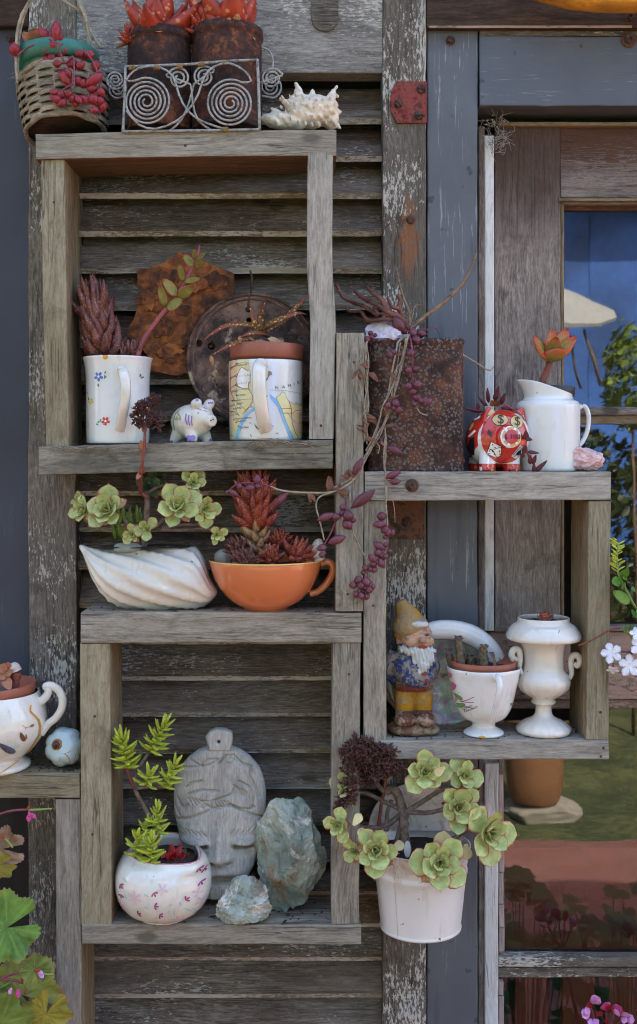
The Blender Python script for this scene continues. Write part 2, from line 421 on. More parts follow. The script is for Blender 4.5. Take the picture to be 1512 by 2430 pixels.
W['slat'] = wood('louvre_slat_wood', 'x', (62, 53, 45), (113, 101, 89), (160, 148, 134), crack=.6, blotch=(92, 64, 46), bl=.55, paint=.645, fine=.6)
W['slatedge'] = wood('louvre_slat_edge', 'x', (96, 85, 68), (146, 134, 114), (188, 178, 158), crack=.3, paint=.545, fine=.5)
W['rail'] = wood('shutter_rail_wood', 'x', (78, 74, 70), (128, 123, 117), (160, 155, 148), crack=.5, paint=.585, bl=.4, fine=.6)
W['peelpink'] = wood('peeling_pink_sash', 'x', (84, 70, 60), (122, 106, 94), (150, 134, 120), crack=.5, paint=.52, paintcol=(176, 148, 132), ps=.6)
W['paintx'] = wood('white_painted_trim', 'z', (188, 186, 182), (226, 225, 222), (236, 235, 232), crack=.5, blotch=(168, 162, 150), bl=.3)
W['putty'] = wood('pink_grey_putty', 'z', (128, 112, 106), (164, 148, 142), (184, 170, 164), crack=.3, bl=.3)

def painted(name, axis, col, hi=(176, 180, 188), amt=.25, dark=(58, 60, 66)):
    g = G(name); v = g.coord(ax(axis, 1, 20))
    s1 = g.noise(v, 14, 5, .7, .4); big = g.noise(g.coord(), 6, 4, .6)
    m = g.math('MULTIPLY', g.ramp(s1, [(.60, 0), (.66, 1)]), g.ramp(big, [(.44, 0), (.62, amt * 2.6)]), True)
    base = g.mix(g.ramp(big, [(.3, 0), (.7, 1)]), c(*[int(q * .9) for q in col]), c(*[min(255, int(q * 1.1)) for q in col]))
    cl = g.mix(m, base, c(*hi))
    sp = g.ramp(g.noise(g.coord(), 45, 2, .5), [(.70, 0), (.74, .8)])
    cl = g.mix(sp, cl, c(*dark))
    st = g.ramp(g.noise(g.coord(ax(axis, 1, 9)), 5, 3, .5), [(.58, 0), (.66, .35)])
    cl = g.mix(st, cl, c(*dark))
    g.p(Base_Color=cl, Roughness=.55, Specular_IOR_Level=.4).bump(g.math('ADD', s1, m), .25, .0006)
    return g.m
W['blue', 'z'] = painted('blue_grey_paint_z', 'z', (90, 94, 101)); W['blue', 'x'] = painted('blue_grey_paint_x', 'x', (86, 91, 100), amt=.36)
W['bluewall'] = painted('slate_blue_wall_paint', 'z', (58, 61, 72), amt=.04)
W['black'] = painted('near_black_shade_paint', 'z', (30, 31, 36), amt=.03, hi=(60, 62, 68))  # near-black puts the shade of the left recess into the colour

def rust(name, cols, sc=60, metal=.0, spots=None, bumpd=.0012, light=None):
    g = G(name); v = g.coord(rand=True)
    n1 = g.noise(v, sc, 8, .68, .4); n2 = g.noise(v, sc * .22, 5, .6, .6)
    f = g.math('ADD', g.math('MULTIPLY', n1, .55), g.math('MULTIPLY', n2, .5))
    k = len(cols); col = g.ramp(f, [(.43 + .2 * i / (k - 1), c(*q)) for i, q in enumerate(cols)])
    h = n1
    if spots:
        vd = g.voro(g.node('ShaderNodeVectorMath', 0, {'operation': 'ADD'}, _0=v, _1=g.node('ShaderNodeVectorMath', 0, {'operation': 'SCALE'}, _0=g.node('ShaderNodeTexNoise', 1, Vector=v, Scale=sc * 4, Detail=2.0), Scale=.004)), spots[0], 'F1')
        sm = g.ramp(vd, [(.34, 1), (.5, 0)]); sm = g.math('MULTIPLY', sm, g.ramp(g.noise(v, sc * .5, 4, .6), [(.36, 0), (.46, 1)]))
        col = g.mix(sm, col, c(*spots[1])); h = g.math('ADD', h, g.math('MULTIPLY', sm, .7))
    if light:
        lm = g.ramp(g.noise(v, sc * .5, 6, .7, .6), [(.60, 0), (.68, 1)]); col = g.mix(lm, col, c(*light))
    g.p(Base_Color=col, Roughness=.78, Metallic=metal, Specular_IOR_Level=.35).bump(h, .8, bumpd)
    return g.m
MT = {}
MT['can'] = rust('dark_rusted_can', [(30, 20, 19), (52, 32, 28), (76, 45, 35), (124, 72, 44)], 110)
MT['sheet'] = rust('orange_rusted_sheet', [(54, 34, 26), (92, 54, 32), (128, 74, 38), (164, 100, 52)], 80, bumpd=.003)
MT['disc'] = rust('brown_rusted_disc', [(54, 42, 40), (88, 68, 62), (112, 88, 78), (134, 106, 90)], 70, light=(176, 156, 132))
MT['tin'] = rust('pitted_rusted_tin', [(36, 24, 20), (60, 39, 32), (80, 51, 40), (112, 66, 42)], 70, spots=(240, (106, 96, 90)), bumpd=.0016)
MT['hinge'] = rust('red_rusted_hinge', [(70, 24, 24), (118, 44, 40), (138, 70, 64), (84, 44, 40)], 150)
MT['hinge2'] = rust('brown_rusted_hinge', [(52, 40, 34), (86, 66, 54), (120, 76, 48), (70, 56, 50)], 120)
MT['bolt'] = rust('rusted_bolt', [(44, 32, 28), (74, 54, 46), (98, 70, 54), (60, 48, 44)], 300)
MT['wire'] = rust('galvanised_wire', [(112, 112, 110), (150, 150, 148), (176, 176, 174), (136, 128, 116)], 260, metal=.35, bumpd=.0003)
MT['wirerust'] = rust('rusty_binding_wire', [(98, 78, 52), (140, 110, 72), (168, 136, 92), (110, 84, 58)], 300, bumpd=.0003)

def plain(name, col, rough=.5, var=.12, sc=40, spec=.5, coat=0.0, bumpd=0.0, sss=0.0, bs=.3, dirt=None):
    g = G(name); v = g.coord(); n = g.noise(v, sc, 5, .6)
    a = c(*[max(0, int(q * (1 - var))) for q in col]); b = c(*[min(255, int(q * (1 + var))) for q in col])
    cl = g.ramp(n, [(.3, a), (.7, b)])
    if dirt:
        dm = g.ramp(g.noise(v, dirt[1], 6, .7), [(dirt[2], 0), (dirt[2] + .06, dirt[3])]); cl = g.mix(dm, cl, c(*dirt[0]))
    g.p(Base_Color=cl, Roughness=rough, Specular_IOR_Level=spec, Coat_Weight=coat, Coat_Roughness=.08)
    if sss: g.p(Subsurface_Weight=sss, Subsurface_Radius=(.004, .003, .002), Subsurface_Scale=.5)
    if bumpd: g.bump(n, bs, bumpd)
    return g.m
def ceramic(name, col, rough=.08, dirt=True, craze=None):
    g = G(name); v = g.coord(); n = g.noise(v, 14, 4, .6)
    cl = g.ramp(n, [(.3, c(*[int(q * .965) for q in col])), (.7, c(*col))])
    if dirt:
        sp = g.ramp(g.noise(v, 130, 2, .5), [(.745, 0), (.77, .85)]); cl = g.mix(sp, cl, c(92, 76, 58))
        sm = g.ramp(g.noise(v, 24, 6, .7), [(.53, 0), (.75, .36)]); cl = g.mix(sm, cl, c(178, 164, 138))
        dr = g.ramp(g.noise(g.coord((1, 1, .12)), 95, 4, .6), [(.60, 0), (.74, .32)]); cl = g.mix(dr, cl, c(150, 134, 110))
    g.p(Base_Color=cl, Roughness=g.ramp(n, [(.3, rough), (.7, rough + .1)]), Specular_IOR_Level=.5, Coat_Weight=.6, Coat_Roughness=.04)
    g.bump(g.noise(v, 30, 2, .5), .05, .001)
    return g.m
MT['white'] = ceramic('white_glaze', (226, 226, 224)); MT['cream'] = ceramic('cream_glaze', (226, 220, 208)); MT['ivory'] = ceramic('ivory_glaze', (224, 217, 206))
MT['orange'] = ceramic('orange_glaze', (216, 124, 74), dirt=False); MT['yellowrim'] = ceramic('yellow_rim_glaze', (214, 166, 84), dirt=False)
MT['redglaze'] = ceramic('red_glaze', (196, 48, 32), dirt=False); MT['gold'] = ceramic('gold_glaze', (206, 172, 100), rough=.25, dirt=False)
MT['terra'] = plain('terracotta_plastic', (150, 86, 66), .5, .08, 30, dirt=((176, 140, 120), 60, .62, .4))
MT['greenpot'] = plain('green_plastic', (44, 112, 98), .42, .1, 20, dirt=((90, 130, 118), 50, .6, .4))
MT['blackpot'] = plain('black_plastic', (44, 44, 46), .5, .15, 40)
MT['soil'] = plain('dark_soil', (46, 37, 31), .95, .5, 260, bumpd=.004, bs=1.0)
MT['grit'] = plain('grey_gritty_soil', (92, 86, 80), .95, .45, 420, bumpd=.003, bs=1.0)
MT['enamel'] = plain('white_enamel_bucket', (222, 216, 210), .42, .03, 12, dirt=((156, 122, 90), 70, .6, .5))
def enamelmat():
    g = G('white_enamel_bucket'); v = g.coord(rand=False); n = g.noise(v, 12, 3, .5); cl = g.ramp(n, [(.3, c(212, 206, 200)), (.7, c(226, 221, 216))])
    z = g.node('ShaderNodeMapRange', 0, _0=g.sepz(v, 2), _1=.052, _2=.1, _3=0.0, _4=1.0)          # soil splashed and run down from the rim
    m_ = g.math('MULTIPLY', g.ramp(g.noise(v, 42, 7, .72, .6), [(.47, 0), (.62, .7)]), z); cl = g.mix(m_, cl, c(156, 124, 88))
    ch = g.ramp(g.noise(v, 120, 2, .5), [(.73, 0), (.75, 1)]); cl = g.mix(ch, cl, c(92, 80, 70)); ru = g.ramp(g.noise(g.coord((1, 1, .2), False), 60, 4, .6), [(.62, 0), (.74, .35)]); cl = g.mix(ru, cl, c(168, 140, 112))
    g.p(Base_Color=cl, Roughness=.38, Specular_IOR_Level=.45).bump(g.math('ADD', n, m_), .15, .002); return g.m
MT['enamel'] = enamelmat()
MT['ink'] = plain('black_print', (30, 28, 30), .3, .05)
def flatc(name, col, rough=.22, var=.05): return plain(name, col, rough, var, 60, coat=.2)
for nm, cl in dict(pblue=(86, 116, 190), pgreen=(40, 124, 92), pyellow=(226, 190, 66), pred=(206, 58, 44), pgold=(206, 150, 60), ppurple=(146, 118, 190),
                   pleaf=(168, 176, 104), ppink=(222, 190, 194), pmag=(164, 78, 128), pteal=(166, 204, 196), plum=(92, 42, 56), prose=(206, 128, 142),
                   proseleaf=(112, 148, 96), pbrown=(110, 78, 62), pslate=(92, 98, 122), ppale=(196, 208, 202), porange=(176, 104, 78), pland=(220, 212, 160),
                   pland2=(226, 196, 160), psea=(132, 184, 224), proad=(168, 52, 52), pwhite=(232, 231, 228), pglue=(136, 112, 66), pblack=(30, 28, 32),
                   pgreyline=(110, 130, 136), pink2=(196, 104, 150), ptwig=(150, 62, 86)).items():
    MT[nm] = flatc('print_' + nm[1:], cl)

def leafmat(name, base, mid, edge, dots=None, e0=.86, e1=.98, rough=.4, tipcol=None, sss=.12, var=.16, t0=.75, basecol=None):
    g = G(name); e = g.attr('e'); t = g.attr('t'); v = g.coord()
    n = g.noise(v, 3.5, 4, .6)
    cl = g.ramp(n, [(.3, c(*base)), (.7, c(*mid))])
    if basecol: cl = g.mix(g.ramp(t, [(.05, 1), (.5, 0)]), cl, c(*basecol))
    if tipcol: cl = g.mix(g.ramp(t, [(t0, 0), (1, 1)]), cl, c(*tipcol))
    em = g.math('MAXIMUM', g.ramp(e, [(e0, 0), (e1, 1)]), g.ramp(t, [(.955, 0), (.995, 1)]))
    cl = g.mix(em, cl, c(*edge))
    if dots:
        vd = g.voro(g.coord(dots[2] if len(dots) > 2 else (1, 1, 1)), dots[0]); cl = g.mix(g.ramp(vd, [(.2, 1), (.3, 0)]), cl, c(*dots[1]))
    cl = g.mix(1.0, cl, g.ramp(g.rand(), [(0, 1 - var), (1, 1 + var)]), 'MULTIPLY')
    g.p(Base_Color=cl, Roughness=rough, Specular_IOR_Level=.4, Subsurface_Weight=sss, Subsurface_Radius=(.003, .002, .001), Subsurface_Scale=.3)
    g.bump(n, .1, .05)
    return g.m
LM = {}
LM['aeon'] = leafmat('aeonium_leaf', (150, 164, 96), (202, 206, 136), (198, 98, 88), basecol=(196, 206, 132), e0=.83, e1=.98, sss=.06, rough=.5, var=.13)
LM['aeondark'] = leafmat('shaded_aeonium_leaf', (92, 116, 84), (112, 134, 96), (120, 96, 76))  # darker copy for the back rosettes, shade put into the leaf colour
LM['haw'] = leafmat('brown_haworthia_leaf', (88, 46, 40), (120, 64, 54), (104, 54, 48), dots=(16, (196, 160, 144), (1, 1.6, 1.6)), e0=.97, rough=.5)
LM['hawred'] = leafmat('red_haworthia_leaf', (118, 46, 36), (156, 70, 52), (150, 54, 40), dots=(15, (222, 170, 146), (1, 1.6, 1.6)), e0=.97, rough=.5)
LM['hawdry'] = leafmat('dry_haworthia_leaf', (150, 112, 80), (186, 148, 110), (130, 96, 70), dots=(14, (214, 190, 160)), rough=.7)
LM['aloered'] = leafmat('red_aloe_leaf', (150, 46, 32), (182, 70, 46), (120, 36, 26), dots=(7, (206, 130, 90)), e0=.93, tipcol=(120, 36, 30))
LM['aloe'] = leafmat('bronze_aloe_leaf', (96, 78, 36), (128, 88, 44), (150, 70, 50), dots=(15, (196, 176, 100), (2.5, 1, 1)), e0=.8, tipcol=(150, 66, 48), t0=.5)
LM['crass'] = leafmat('crassula_leaf', (132, 132, 60), (158, 150, 74), (196, 84, 66), e0=.5, e1=1.0, tipcol=(202, 88, 66), t0=.55)
LM['stemleaf'] = leafmat('red_edged_green_leaf', (104, 104, 46), (136, 128, 62), (176, 84, 78), e0=.7)
LM['sedum'] = leafmat('yellow_green_sedum_leaf', (150, 164, 44), (186, 194, 72), (196, 204, 92), e0=.95, sss=.2)
LM['redstar'] = leafmat('crimson_leaf', (130, 18, 24), (172, 34, 34), (196, 60, 50))
LM['purple'] = leafmat('purple_leaf', (70, 26, 40), (98, 40, 54), (92, 30, 44), rough=.35)
LM['bead'] = leafmat('plum_bead', (86, 42, 54), (118, 64, 76), (140, 74, 96), rough=.35, e0=1.5, e1=2, tipcol=(84, 34, 48), t0=.8)
LM['crim'] = leafmat('crimson_bead', (116, 24, 38), (150, 46, 56), (160, 40, 56), rough=.35, e0=1.5, e1=2)
LM['brown'] = leafmat('dried_brown_leaf', (96, 60, 48), (130, 88, 66), (90, 56, 44), rough=.8)
LM['rosy'] = leafmat('dusky_pink_leaf', (150, 102, 72), (180, 120, 92), (170, 92, 76), rough=.5)
LM['greenleaf'] = leafmat('fresh_green_leaf', (70, 116, 38), (102, 146, 56), (116, 156, 70), e0=.9)
LM['petal'] = leafmat('white_petal', (214, 212, 222), (234, 232, 238), (226, 224, 234), rough=.6, sss=.3, var=.04)
LM['pinkpetal'] = leafmat('pink_petal', (206, 130, 196), (228, 168, 216), (214, 140, 200), rough=.6, sss=.3, var=.08)
LM['magpetal'] = leafmat('magenta_petal', (186, 50, 120), (214, 84, 150), (190, 60, 130), rough=.6, sss=.2)
LM['grass'] = leafmat('grass_blade', (70, 96, 36), (106, 128, 54), (96, 118, 50))
MT['stemgrey'] = plain('grey_bark_stem', (112, 96, 84), .9, .3, 160, bumpd=.002, bs=.8)
MT['stemred'] = plain('red_brown_stem', (120, 62, 50), .6, .2, 90)
MT['stempink'] = plain('pink_stem', (150, 74, 76), .5, .15, 60)
MT['stemplum'] = plain('plum_stem', (126, 56, 74), .5, .15, 60)
MT['straw'] = plain('dry_straw_stem', (146, 132, 116), .9, .25, 150)
MT['twig'] = plain('brown_twig', (122, 98, 78), .9, .3, 120, bumpd=.001)
MT['driftwood'] = plain('dark_red_driftwood', (84, 50, 40), .5, .55, 55, bumpd=.001)
MT['driedflower'] = plain('dried_flower', (76, 46, 40), .9, .35, 200)
MT['stemgreen'] = plain('green_stem', (122, 138, 66), .5, .15, 60)
MT['wicker'] = wood('grey_wicker', 'x', (92, 82, 68), (144, 130, 110), (182, 168, 146), crack=.2, fine=.5)
MT['raffia'] = plain('raffia', (150, 138, 118), .9, .3, 90)
def quartz(name, cols, sc=30, sss=.3, vein=None, rough=.35, bumpd=.002):
    g = G(name); v = g.coord(); n = g.noise(v, sc, 7, .65, .8)
    cl = g.ramp(n, [(.3 + .4 * i / (len(cols) - 1), c(*q)) for i, q in enumerate(cols)])
    if vein:
        for (col, s2, lo) in vein:
            m = g.ramp(g.noise(v, s2, 6, .7, 1.2), [(lo, 0), (lo + .1, 1)]); cl = g.mix(m, cl, c(*col))
    g.p(Base_Color=cl, Roughness=rough, Subsurface_Weight=sss, Subsurface_Radius=(.006, .005, .005), Subsurface_Scale=.8).bump(g.noise(v, sc * 3, 6, .7), .5, bumpd)
    return g.m
MT['rose'] = quartz('rose_quartz', [(198, 146, 142), (216, 176, 176), (230, 206, 208)])
MT['lilac'] = quartz('pale_lilac_quartz', [(190, 170, 186), (214, 200, 212), (230, 222, 230)])
MT['greenrock'] = quartz('green_quartz_rock', [(80, 90, 82), (118, 130, 118), (160, 168, 154), (192, 192, 182)], 13, .1,
                         [((118, 98, 74), 15, .52), ((216, 210, 202), 11, .54), ((70, 62, 54), 50, .60)], .45, .005)
# ------------------------------------------------------------------ ground, house, window, shutter
GZ = -1.5
def sheet(name, x0, x1, y0, y1, z, mat, n=2):
    V = [(x0, y0, z), (x1, y0, z), (x1, y1, z), (x0, y1, z)]
    return tag(obj(name, mesh(V, [(0, 1, 2, 3)], False), mat), kind='structure')
def brickmat():
    g = G('red_brick_paving'); v = g.coord(rand=False)
    b = g.t.nodes.new('ShaderNodeTexBrick'); g.set(b, 'Vector', v); g.set(b, 'Scale', 4.4); g.set(b, 'Color1', c(130, 78, 64)); g.set(b, 'Color2', c(150, 100, 86)); g.set(b, 'Mortar', c(110, 84, 74)); b.inputs['Mortar Size'].default_value = .015
    cl = g.mix(g.math('MULTIPLY', g.noise(v, 9, 5, .6), .6), b.outputs[0], c(140, 104, 92)); g.p(Base_Color=cl, Roughness=.9); return g.m
def lawnmat():
    g = G('lawn_turf'); v = g.coord(rand=False); n = g.math('ADD', g.math('MULTIPLY', g.noise(v, 3, 6, .7), .5), g.math('MULTIPLY', g.noise(v, 40, 5, .7), .5))
    g.p(Base_Color=g.ramp(n, [(.40, c(40, 50, 24)), (.5, c(72, 80, 42)), (.60, c(112, 110, 66))]), Roughness=.95); return g.m
sheet('patio', -9, 9, -2.75, .1, GZ + .012, brickmat()); sheet('lawn', -120, 120, -160, 20, GZ, lawnmat())
def hs(o): return tag(o, kind='structure')
YS, YJ, YW, YG = .088, .094, .125, .142       # shutter face, door-frame face, sash face, glass
# house shell: what carries on outside the picture, plus added shade and light-block slabs
def slab(name, x0, x1, y0, y1, z0, z1, mat):
    bm = bmesh.new(); bmesh.ops.create_cube(bm, size=1)
    me = bpy.data.meshes.new('s'); bm.to_mesh(me); bm.free()
    me.transform(Matrix.Translation(((x0 + x1) / 2, (y0 + y1) / 2, (z0 + z1) / 2)) @ Matrix.Diagonal((x1 - x0, y1 - y0, z1 - z0, 1)))
    return tag(obj(name, me, mat), kind='structure')
xl = P(72, 0, .11).x; xj = P(1013, 0, YJ).x
MT['room'] = plain('dim_room_plaster', (70, 58, 50), .9); MT['roofm'] = plain('sun_block_roof_board', (92, 86, 80), .8)
slab('wall_left', -3.2, xl, .110, .20, P(0, 1850, .11).z, 1.25, W['bluewall'])
slab('recess_shade_panel', -3.2, xl, .26, .30, GZ, P(0, 1850, .11).z - .002, W['black'])  # panel in place of a dark recess, its shade put into the colour
slab('light_block_behind_shutter', xl + .002, xj + .02, .165, .20, GZ, 1.25, W['black'])  # dark board added behind the slats to block light
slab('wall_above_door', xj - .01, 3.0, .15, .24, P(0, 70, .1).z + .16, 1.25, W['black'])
slab('wall_right', 1.25, 3.0, .15, .20, GZ, P(0, 70, .1).z + .159, W['bluewall'])
slab('roof', -3.4, 3.2, -.1, 3.6, 1.252, 1.32, MT['roofm'])  # unseen roof, added to block the sun and cut back to shape the light
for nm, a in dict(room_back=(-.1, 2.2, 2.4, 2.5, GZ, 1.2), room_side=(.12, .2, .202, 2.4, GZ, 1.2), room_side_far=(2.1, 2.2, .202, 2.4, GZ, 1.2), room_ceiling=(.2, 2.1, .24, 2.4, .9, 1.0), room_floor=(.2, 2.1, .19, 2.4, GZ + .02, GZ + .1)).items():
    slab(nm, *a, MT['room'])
hs(board('beam', None, -600, -260, 66, 62, .098, .13, 'x', W['beam', 'x']))
# --- door frame
fr = thing('door_frame', 'blue grey painted timber door frame with weathered edges beside the shutter', 'door frame', P(1075, 2430, YJ))
board('jamb', fr, 1014, 72, 1134, 2700, YJ, .15, 'z', W['blue', 'z'])
board('head', fr, 1139, 86, 2300, 251, YJ - .004, .15, 'x', W['blue', 'x'])
board('head_edge', fr, 1139, 70, 2300, 85.5, YJ - .002, .14, 'x', W['stile', 'x'])
board('rebate', fr, 1135.5, 300, 1150, 2700, .117, .15, 'z', W['sash', 'z'])
bo = hs(board('beam_over_door', None, 1015, -300, 2400, 66, .082, .149, 'x', W['beam', 'x']))
board('strip', bo, 1018, 60.5, 1500, 66.5, .0812, .0818, 'x', W['peelpink'], wob=.0005)
board('recess_shade_strip', fr, 1150, 252, 2300, 300, .150, .156, 'x', W['beam', 'x'])  # dark strip standing in for the shade under the door head
board('bead', fr, 1188, 289, 2300, 298.5, .118, .149, 'x', W['tan', 'x'], wob=.0004)
board('bead', fr, 1150, 322, 1173, 1497, .116, .149, 'z', W['paintx'], wob=.0005)
board('bead', fr, 1150, 1812, 1183, 2700, .113, .149, 'z', W['paintx'], wob=.0008)
def bolt(parent, u, v, Yf, r=9, mat=None, hexn=6, washer=1.6):
    k = K(Yf); s = sub('bolt', parent, P(u, v, Yf) - parent.location)
    M = Matrix.Rotation(R(90), 4, 'X')
    obj('washer', mesh(*xf(lathe(scl([(r * washer, 0), (r * washer, 2.5), (r * washer * .85, 4), (0, 4)], k), 20), M), False), mat or MT['bolt'], s)
    V, F = lathe(scl([(r, 3.6), (r, 9), (r * .8, 11), (r * .45, 11), (r * .4, 8.5), (0, 8.5)], k), hexn)
    obj('head', mesh(*xf((V, F), M @ Matrix.Rotation(R(10 + u % 30), 4, 'Z')), False), mat or MT['bolt'], s)
    return s
bolt(fr, 1069, 97, YJ, 9, washer=1.25); bolt(fr, 1492, 95, YJ - .004, 12); bolt(bo, 1494, 41, .082, 9, washer=1.2)
# --- window (sash, glazing bars, panes)
wn = thing('window', 'weathered brown timber window whose panes mirror garden and sky', 'window', P(1340, 2430, YW))
board('stile', wn, 1175, 300, 1331, 1499, YW, .155, 'z', W['sashgrad'])
board('top_rail', wn, 1331.5, 300, 2300, 470, YW + .0015, .155, 'x', wood('top_rail_wood', 'x', (84, 72, 66), (126, 112, 104), (158, 148, 140), crack=.5, bl=.5, fine=.6, grad=(-.01, .012, (74, 46, 34))))
board('moulding', wn, 1327, 470.5, 2300, 477, YW - .003, .15, 'x', W['tan', 'x'], wob=.0003)
board('moulding', wn, 1336, 477.5, 2300, 485, YW + .004, .15, 'x', W['sash', 'x'], wob=.0003)
board('moulding', wn, 1338, 485.5, 2300, 500, YW + .012, .152, 'x', W['sashbrown', 'x'], wob=.0003)
board('moulding', wn, 1331.5, 478, 1339, 1490, YW + .005, .15, 'z', W['tan', 'z'], wob=.0003)
board('glazing_bar', wn, 1331.5, 966, 2300, 985, YW + .003, .152, 'x', W['sash', 'x'])
board('glazing_bar', wn, 1331.5, 985.5, 2300, 1006, YW + .007, .152, 'x', W['tan', 'x'])
board('bottom_rail', wn, 1151, 1499.5, 2300, 1660, YW + .001, .155, 'x', W['peelpink'])
board('sill', wn, 1175, 1486, 2300, 1499, YW - .004, .15, 'x', W['sash', 'x'])
board('sill', wn, 1175, 1660.5, 2300, 1682, YW + .005, .15, 'x', W['peelpink'])
board('glazing_bar', wn, 1184, 2272, 2300, 2296, YW, .152, 'x', W['stile', 'x'])
board('glazing_bar', wn, 1184, 2296.5, 2300, 2320, YW + .004, .152, 'x', W['stile', 'x'])
board('side_rail', wn, 1183.5, 1683, 1196, 2271, YW + .008, .15, 'z', W['sash', 'z'])
for va, vb in ((1838, 1985), (1987, 2070), (2072, 2145), (2148, 2200), (2202, 2258), (2330, 2362), (2365, 2470)):
    board('putty', wn, 1183.5, va, 1197.5 - (va % 3), vb, YW - .002, YW + .0075, 'z', W['putty'], wob=.0008)
def glassmat():
    g = G('window_glass'); t = g.t
    tr = t.nodes.new('ShaderNodeBsdfTransparent'); tr.inputs[0].default_value = (.72, .76, .76, 1)
    gl = t.nodes.new('ShaderNodeBsdfGlossy'); gl.inputs['Roughness'].default_value = .017; gl.inputs[0].default_value = (.96, .98, 1, 1)
    n = g.noise(g.coord(rand=False), 7, 2, .5)
    bp = t.nodes.new('ShaderNodeBump'); bp.inputs['Strength'].default_value = .12; bp.inputs['Distance'].default_value = .002; t.links.new(n, bp.inputs['Height'])
    t.links.new(bp.outputs[0], gl.inputs['Normal'])
    fr_ = t.nodes.new('ShaderNodeFresnel'); fr_.inputs[0].default_value = 1.74
    mx = t.nodes.new('ShaderNodeMixShader'); t.links.new(fr_.outputs[0], mx.inputs[0]); t.links.new(tr.outputs[0], mx.inputs[1]); t.links.new(gl.outputs[0], mx.inputs[2])
    t.links.new(mx.outputs[0], g.o.inputs[0]); return g.m
MT['glass'] = glassmat()
for a in ((1336, 492, 2200, 975), (1336, 996, 2200, 1495), (1188, 1670, 2200, 2284), (1188, 2310, 2200, 3000)):
    x0 = P(a[0], a[1], YG); x1 = P(a[2], a[3], YG)
    obj('pane', mesh([(x0.x, YG, x1.z), (x1.x, YG, x1.z), (x1.x, YG, x0.z), (x0.x, YG, x0.z)], [(0, 1, 2, 3)], False), MT['glass'], wn, -wn.location)
# behind the glass: a red slatted bench back
MT['redwood'] = plain('red_brown_paint', (150, 62, 46), .5, .12, 20)
bn = thing('slatted_bench', 'red brown slatted bench standing indoors behind lower window panes', 'bench', P(1400, 2700, .24))
board('back_rail', bn, 1120, 2012, 2300, 2262, .215, .235, 'x', MT['redwood'])
for i, ua in enumerate(range(1110, 2300, 112)): board('slat', bn, ua, 2263, ua + 78, 2900, .218, .234, 'z', MT['redwood'])
# --- shutter
sh = thing('louvred_shutter', 'old louvred shutter with flaking white paint carrying the shelf boxes', 'shutter', P(540, 2430, YS))
board('stile', sh, 68, -420, 181, 2700, YS, .128, 'z', W['stile', 'z'], wob=.0016)
W['stileR'] = wood('flaking_hinge_stile', 'z', (62, 54, 46), (104, 96, 86), (138, 130, 120), crack=.8, paint=.605, bl=.5, fine=.6, stain=((.006, .305, .012, .05, (146, 88, 52), .7), (.03, .62, .012, .15, (206, 202, 194), .7)))
board('stile', sh, 909, -420, 1011.5, 2700, YS, .128, 'z', W['stileR'], wob=.0012)
rl = board('top_rail', sh, 182, -420, 908, 173, YS + .003, .125, 'x', W['rail'])
pt = fill2d([[(x * K(YS), y * K(YS)) for x, y in disc2(0, 40, 31, 16)[:9] + disc2(0, -14, 31, 16)[8:] + [(31, -14)]]], .004, .0006)
for q in pt.polygons: q.use_smooth = False
pp = obj('patch', pt, W['stilebare', 'x'], rl, P(771, 30, YS + .0025) - sh.location - rl.location)
SLATS = [282, 371, 459, 549, 637, 725, 815, 902, 990, 1078, 1167, 1254, 1344, 1436, 1522, 1608, 1695, 1782, 1866, 1954, 2042, 2120, 2198, 2277, 2365, 2453, 2541]
for i, vb in enumerate(SLATS):
    a = R(40 + rnd.uniform(-2, 2)); wd, th = .069, .008
    d = Vector((math.cos(a), math.sin(a))); nn = Vector((math.sin(a), -math.cos(a)))     # (z, y)
    sec = []
    for (p, q) in ((0, 0), (.0015, th), (wd, th), (wd, 0), (wd * .5, -.0006), (-.001, .0012)):
        e = d * p + nn * (q - th); sec.append((e.x, e.y))
    p0 = P(182, vb, .10); p1 = P(908, vb, .10); L = p1.x - p0.x - .0008
    me = fix_normals(mesh(*sweep(sec, L, 'x', 34, .0009, None, i + 40), smooth=False))
    o = obj('slat', me, [W['slat'], W['slatedge']], sh, Vector(((p0.x + p1.x) / 2, .10 + .0035, p0.z)) - sh.location)
    o.rotation_euler = (0, R(rnd.uniform(-.12, .12)), 0)
    for q in me.polygons:
        if q.normal.z < -.3: q.material_index = 1
# hinge plates on the stile
def screw(parent, u, v, Y, r=10, slot=True, mat=None):
    k = K(Y); s = sub('screw', parent, P(u, v, Y) - parent.location)
    M = Matrix.Rotation(R(90), 4, 'X')
    obj('head', mesh(*xf(lathe(scl([(r, 0), (r, 2), (r * .75, 5), (0, 6)], k), 16), M)), mat or MT['bolt'], s)
    if slot:
        me = mesh(*sweep(rrect(1.1 * k, 1.2 * k, .2 * k, 1), 2 * r * k * .9, 'x', 1), smooth=False)
        o = obj('slot', me, W['black'], s, (0, -5.6 * k, 0)); o.rotation_euler = (0, R(u % 90), 0)
    return s
hp = obj('hinge_plate', fill2d([[(x * K(YS), y * K(YS)) for x, y in ((42, 49), (42, -47), (-28, -48), (-42, -20), (-44, 2), (-40, 30), (-27, 49))]], .003, .0005), MT['hinge'], sh, P(970, 244, YS - .0015) - sh.location)
for q in ((1000, 212), (946, 246), (994, 274)): screw(sh, q[0], q[1], YS - .0035, 11)
hp2 = obj('hinge_plate', fill2d([[(x * K(YS), y * K(YS)) for x, y in ((-43, 46), (42, 47), (43, -46), (-42, -45))]], .003, .0005), MT['hinge2'], sh, P(963, 1233, YS - .0015) - sh.location)
screw(sh, 966, 1239, YS - .0035, 13, False); screw(sh, 966, 1239, YS - .006, 6)
screw(sh, 975, 521, YS, 11, False, MT['bolt'])
wl = thing('wall_screw', 'rusty cross head screw high in the slate blue wall', 'screw', P(25, 91, .11))
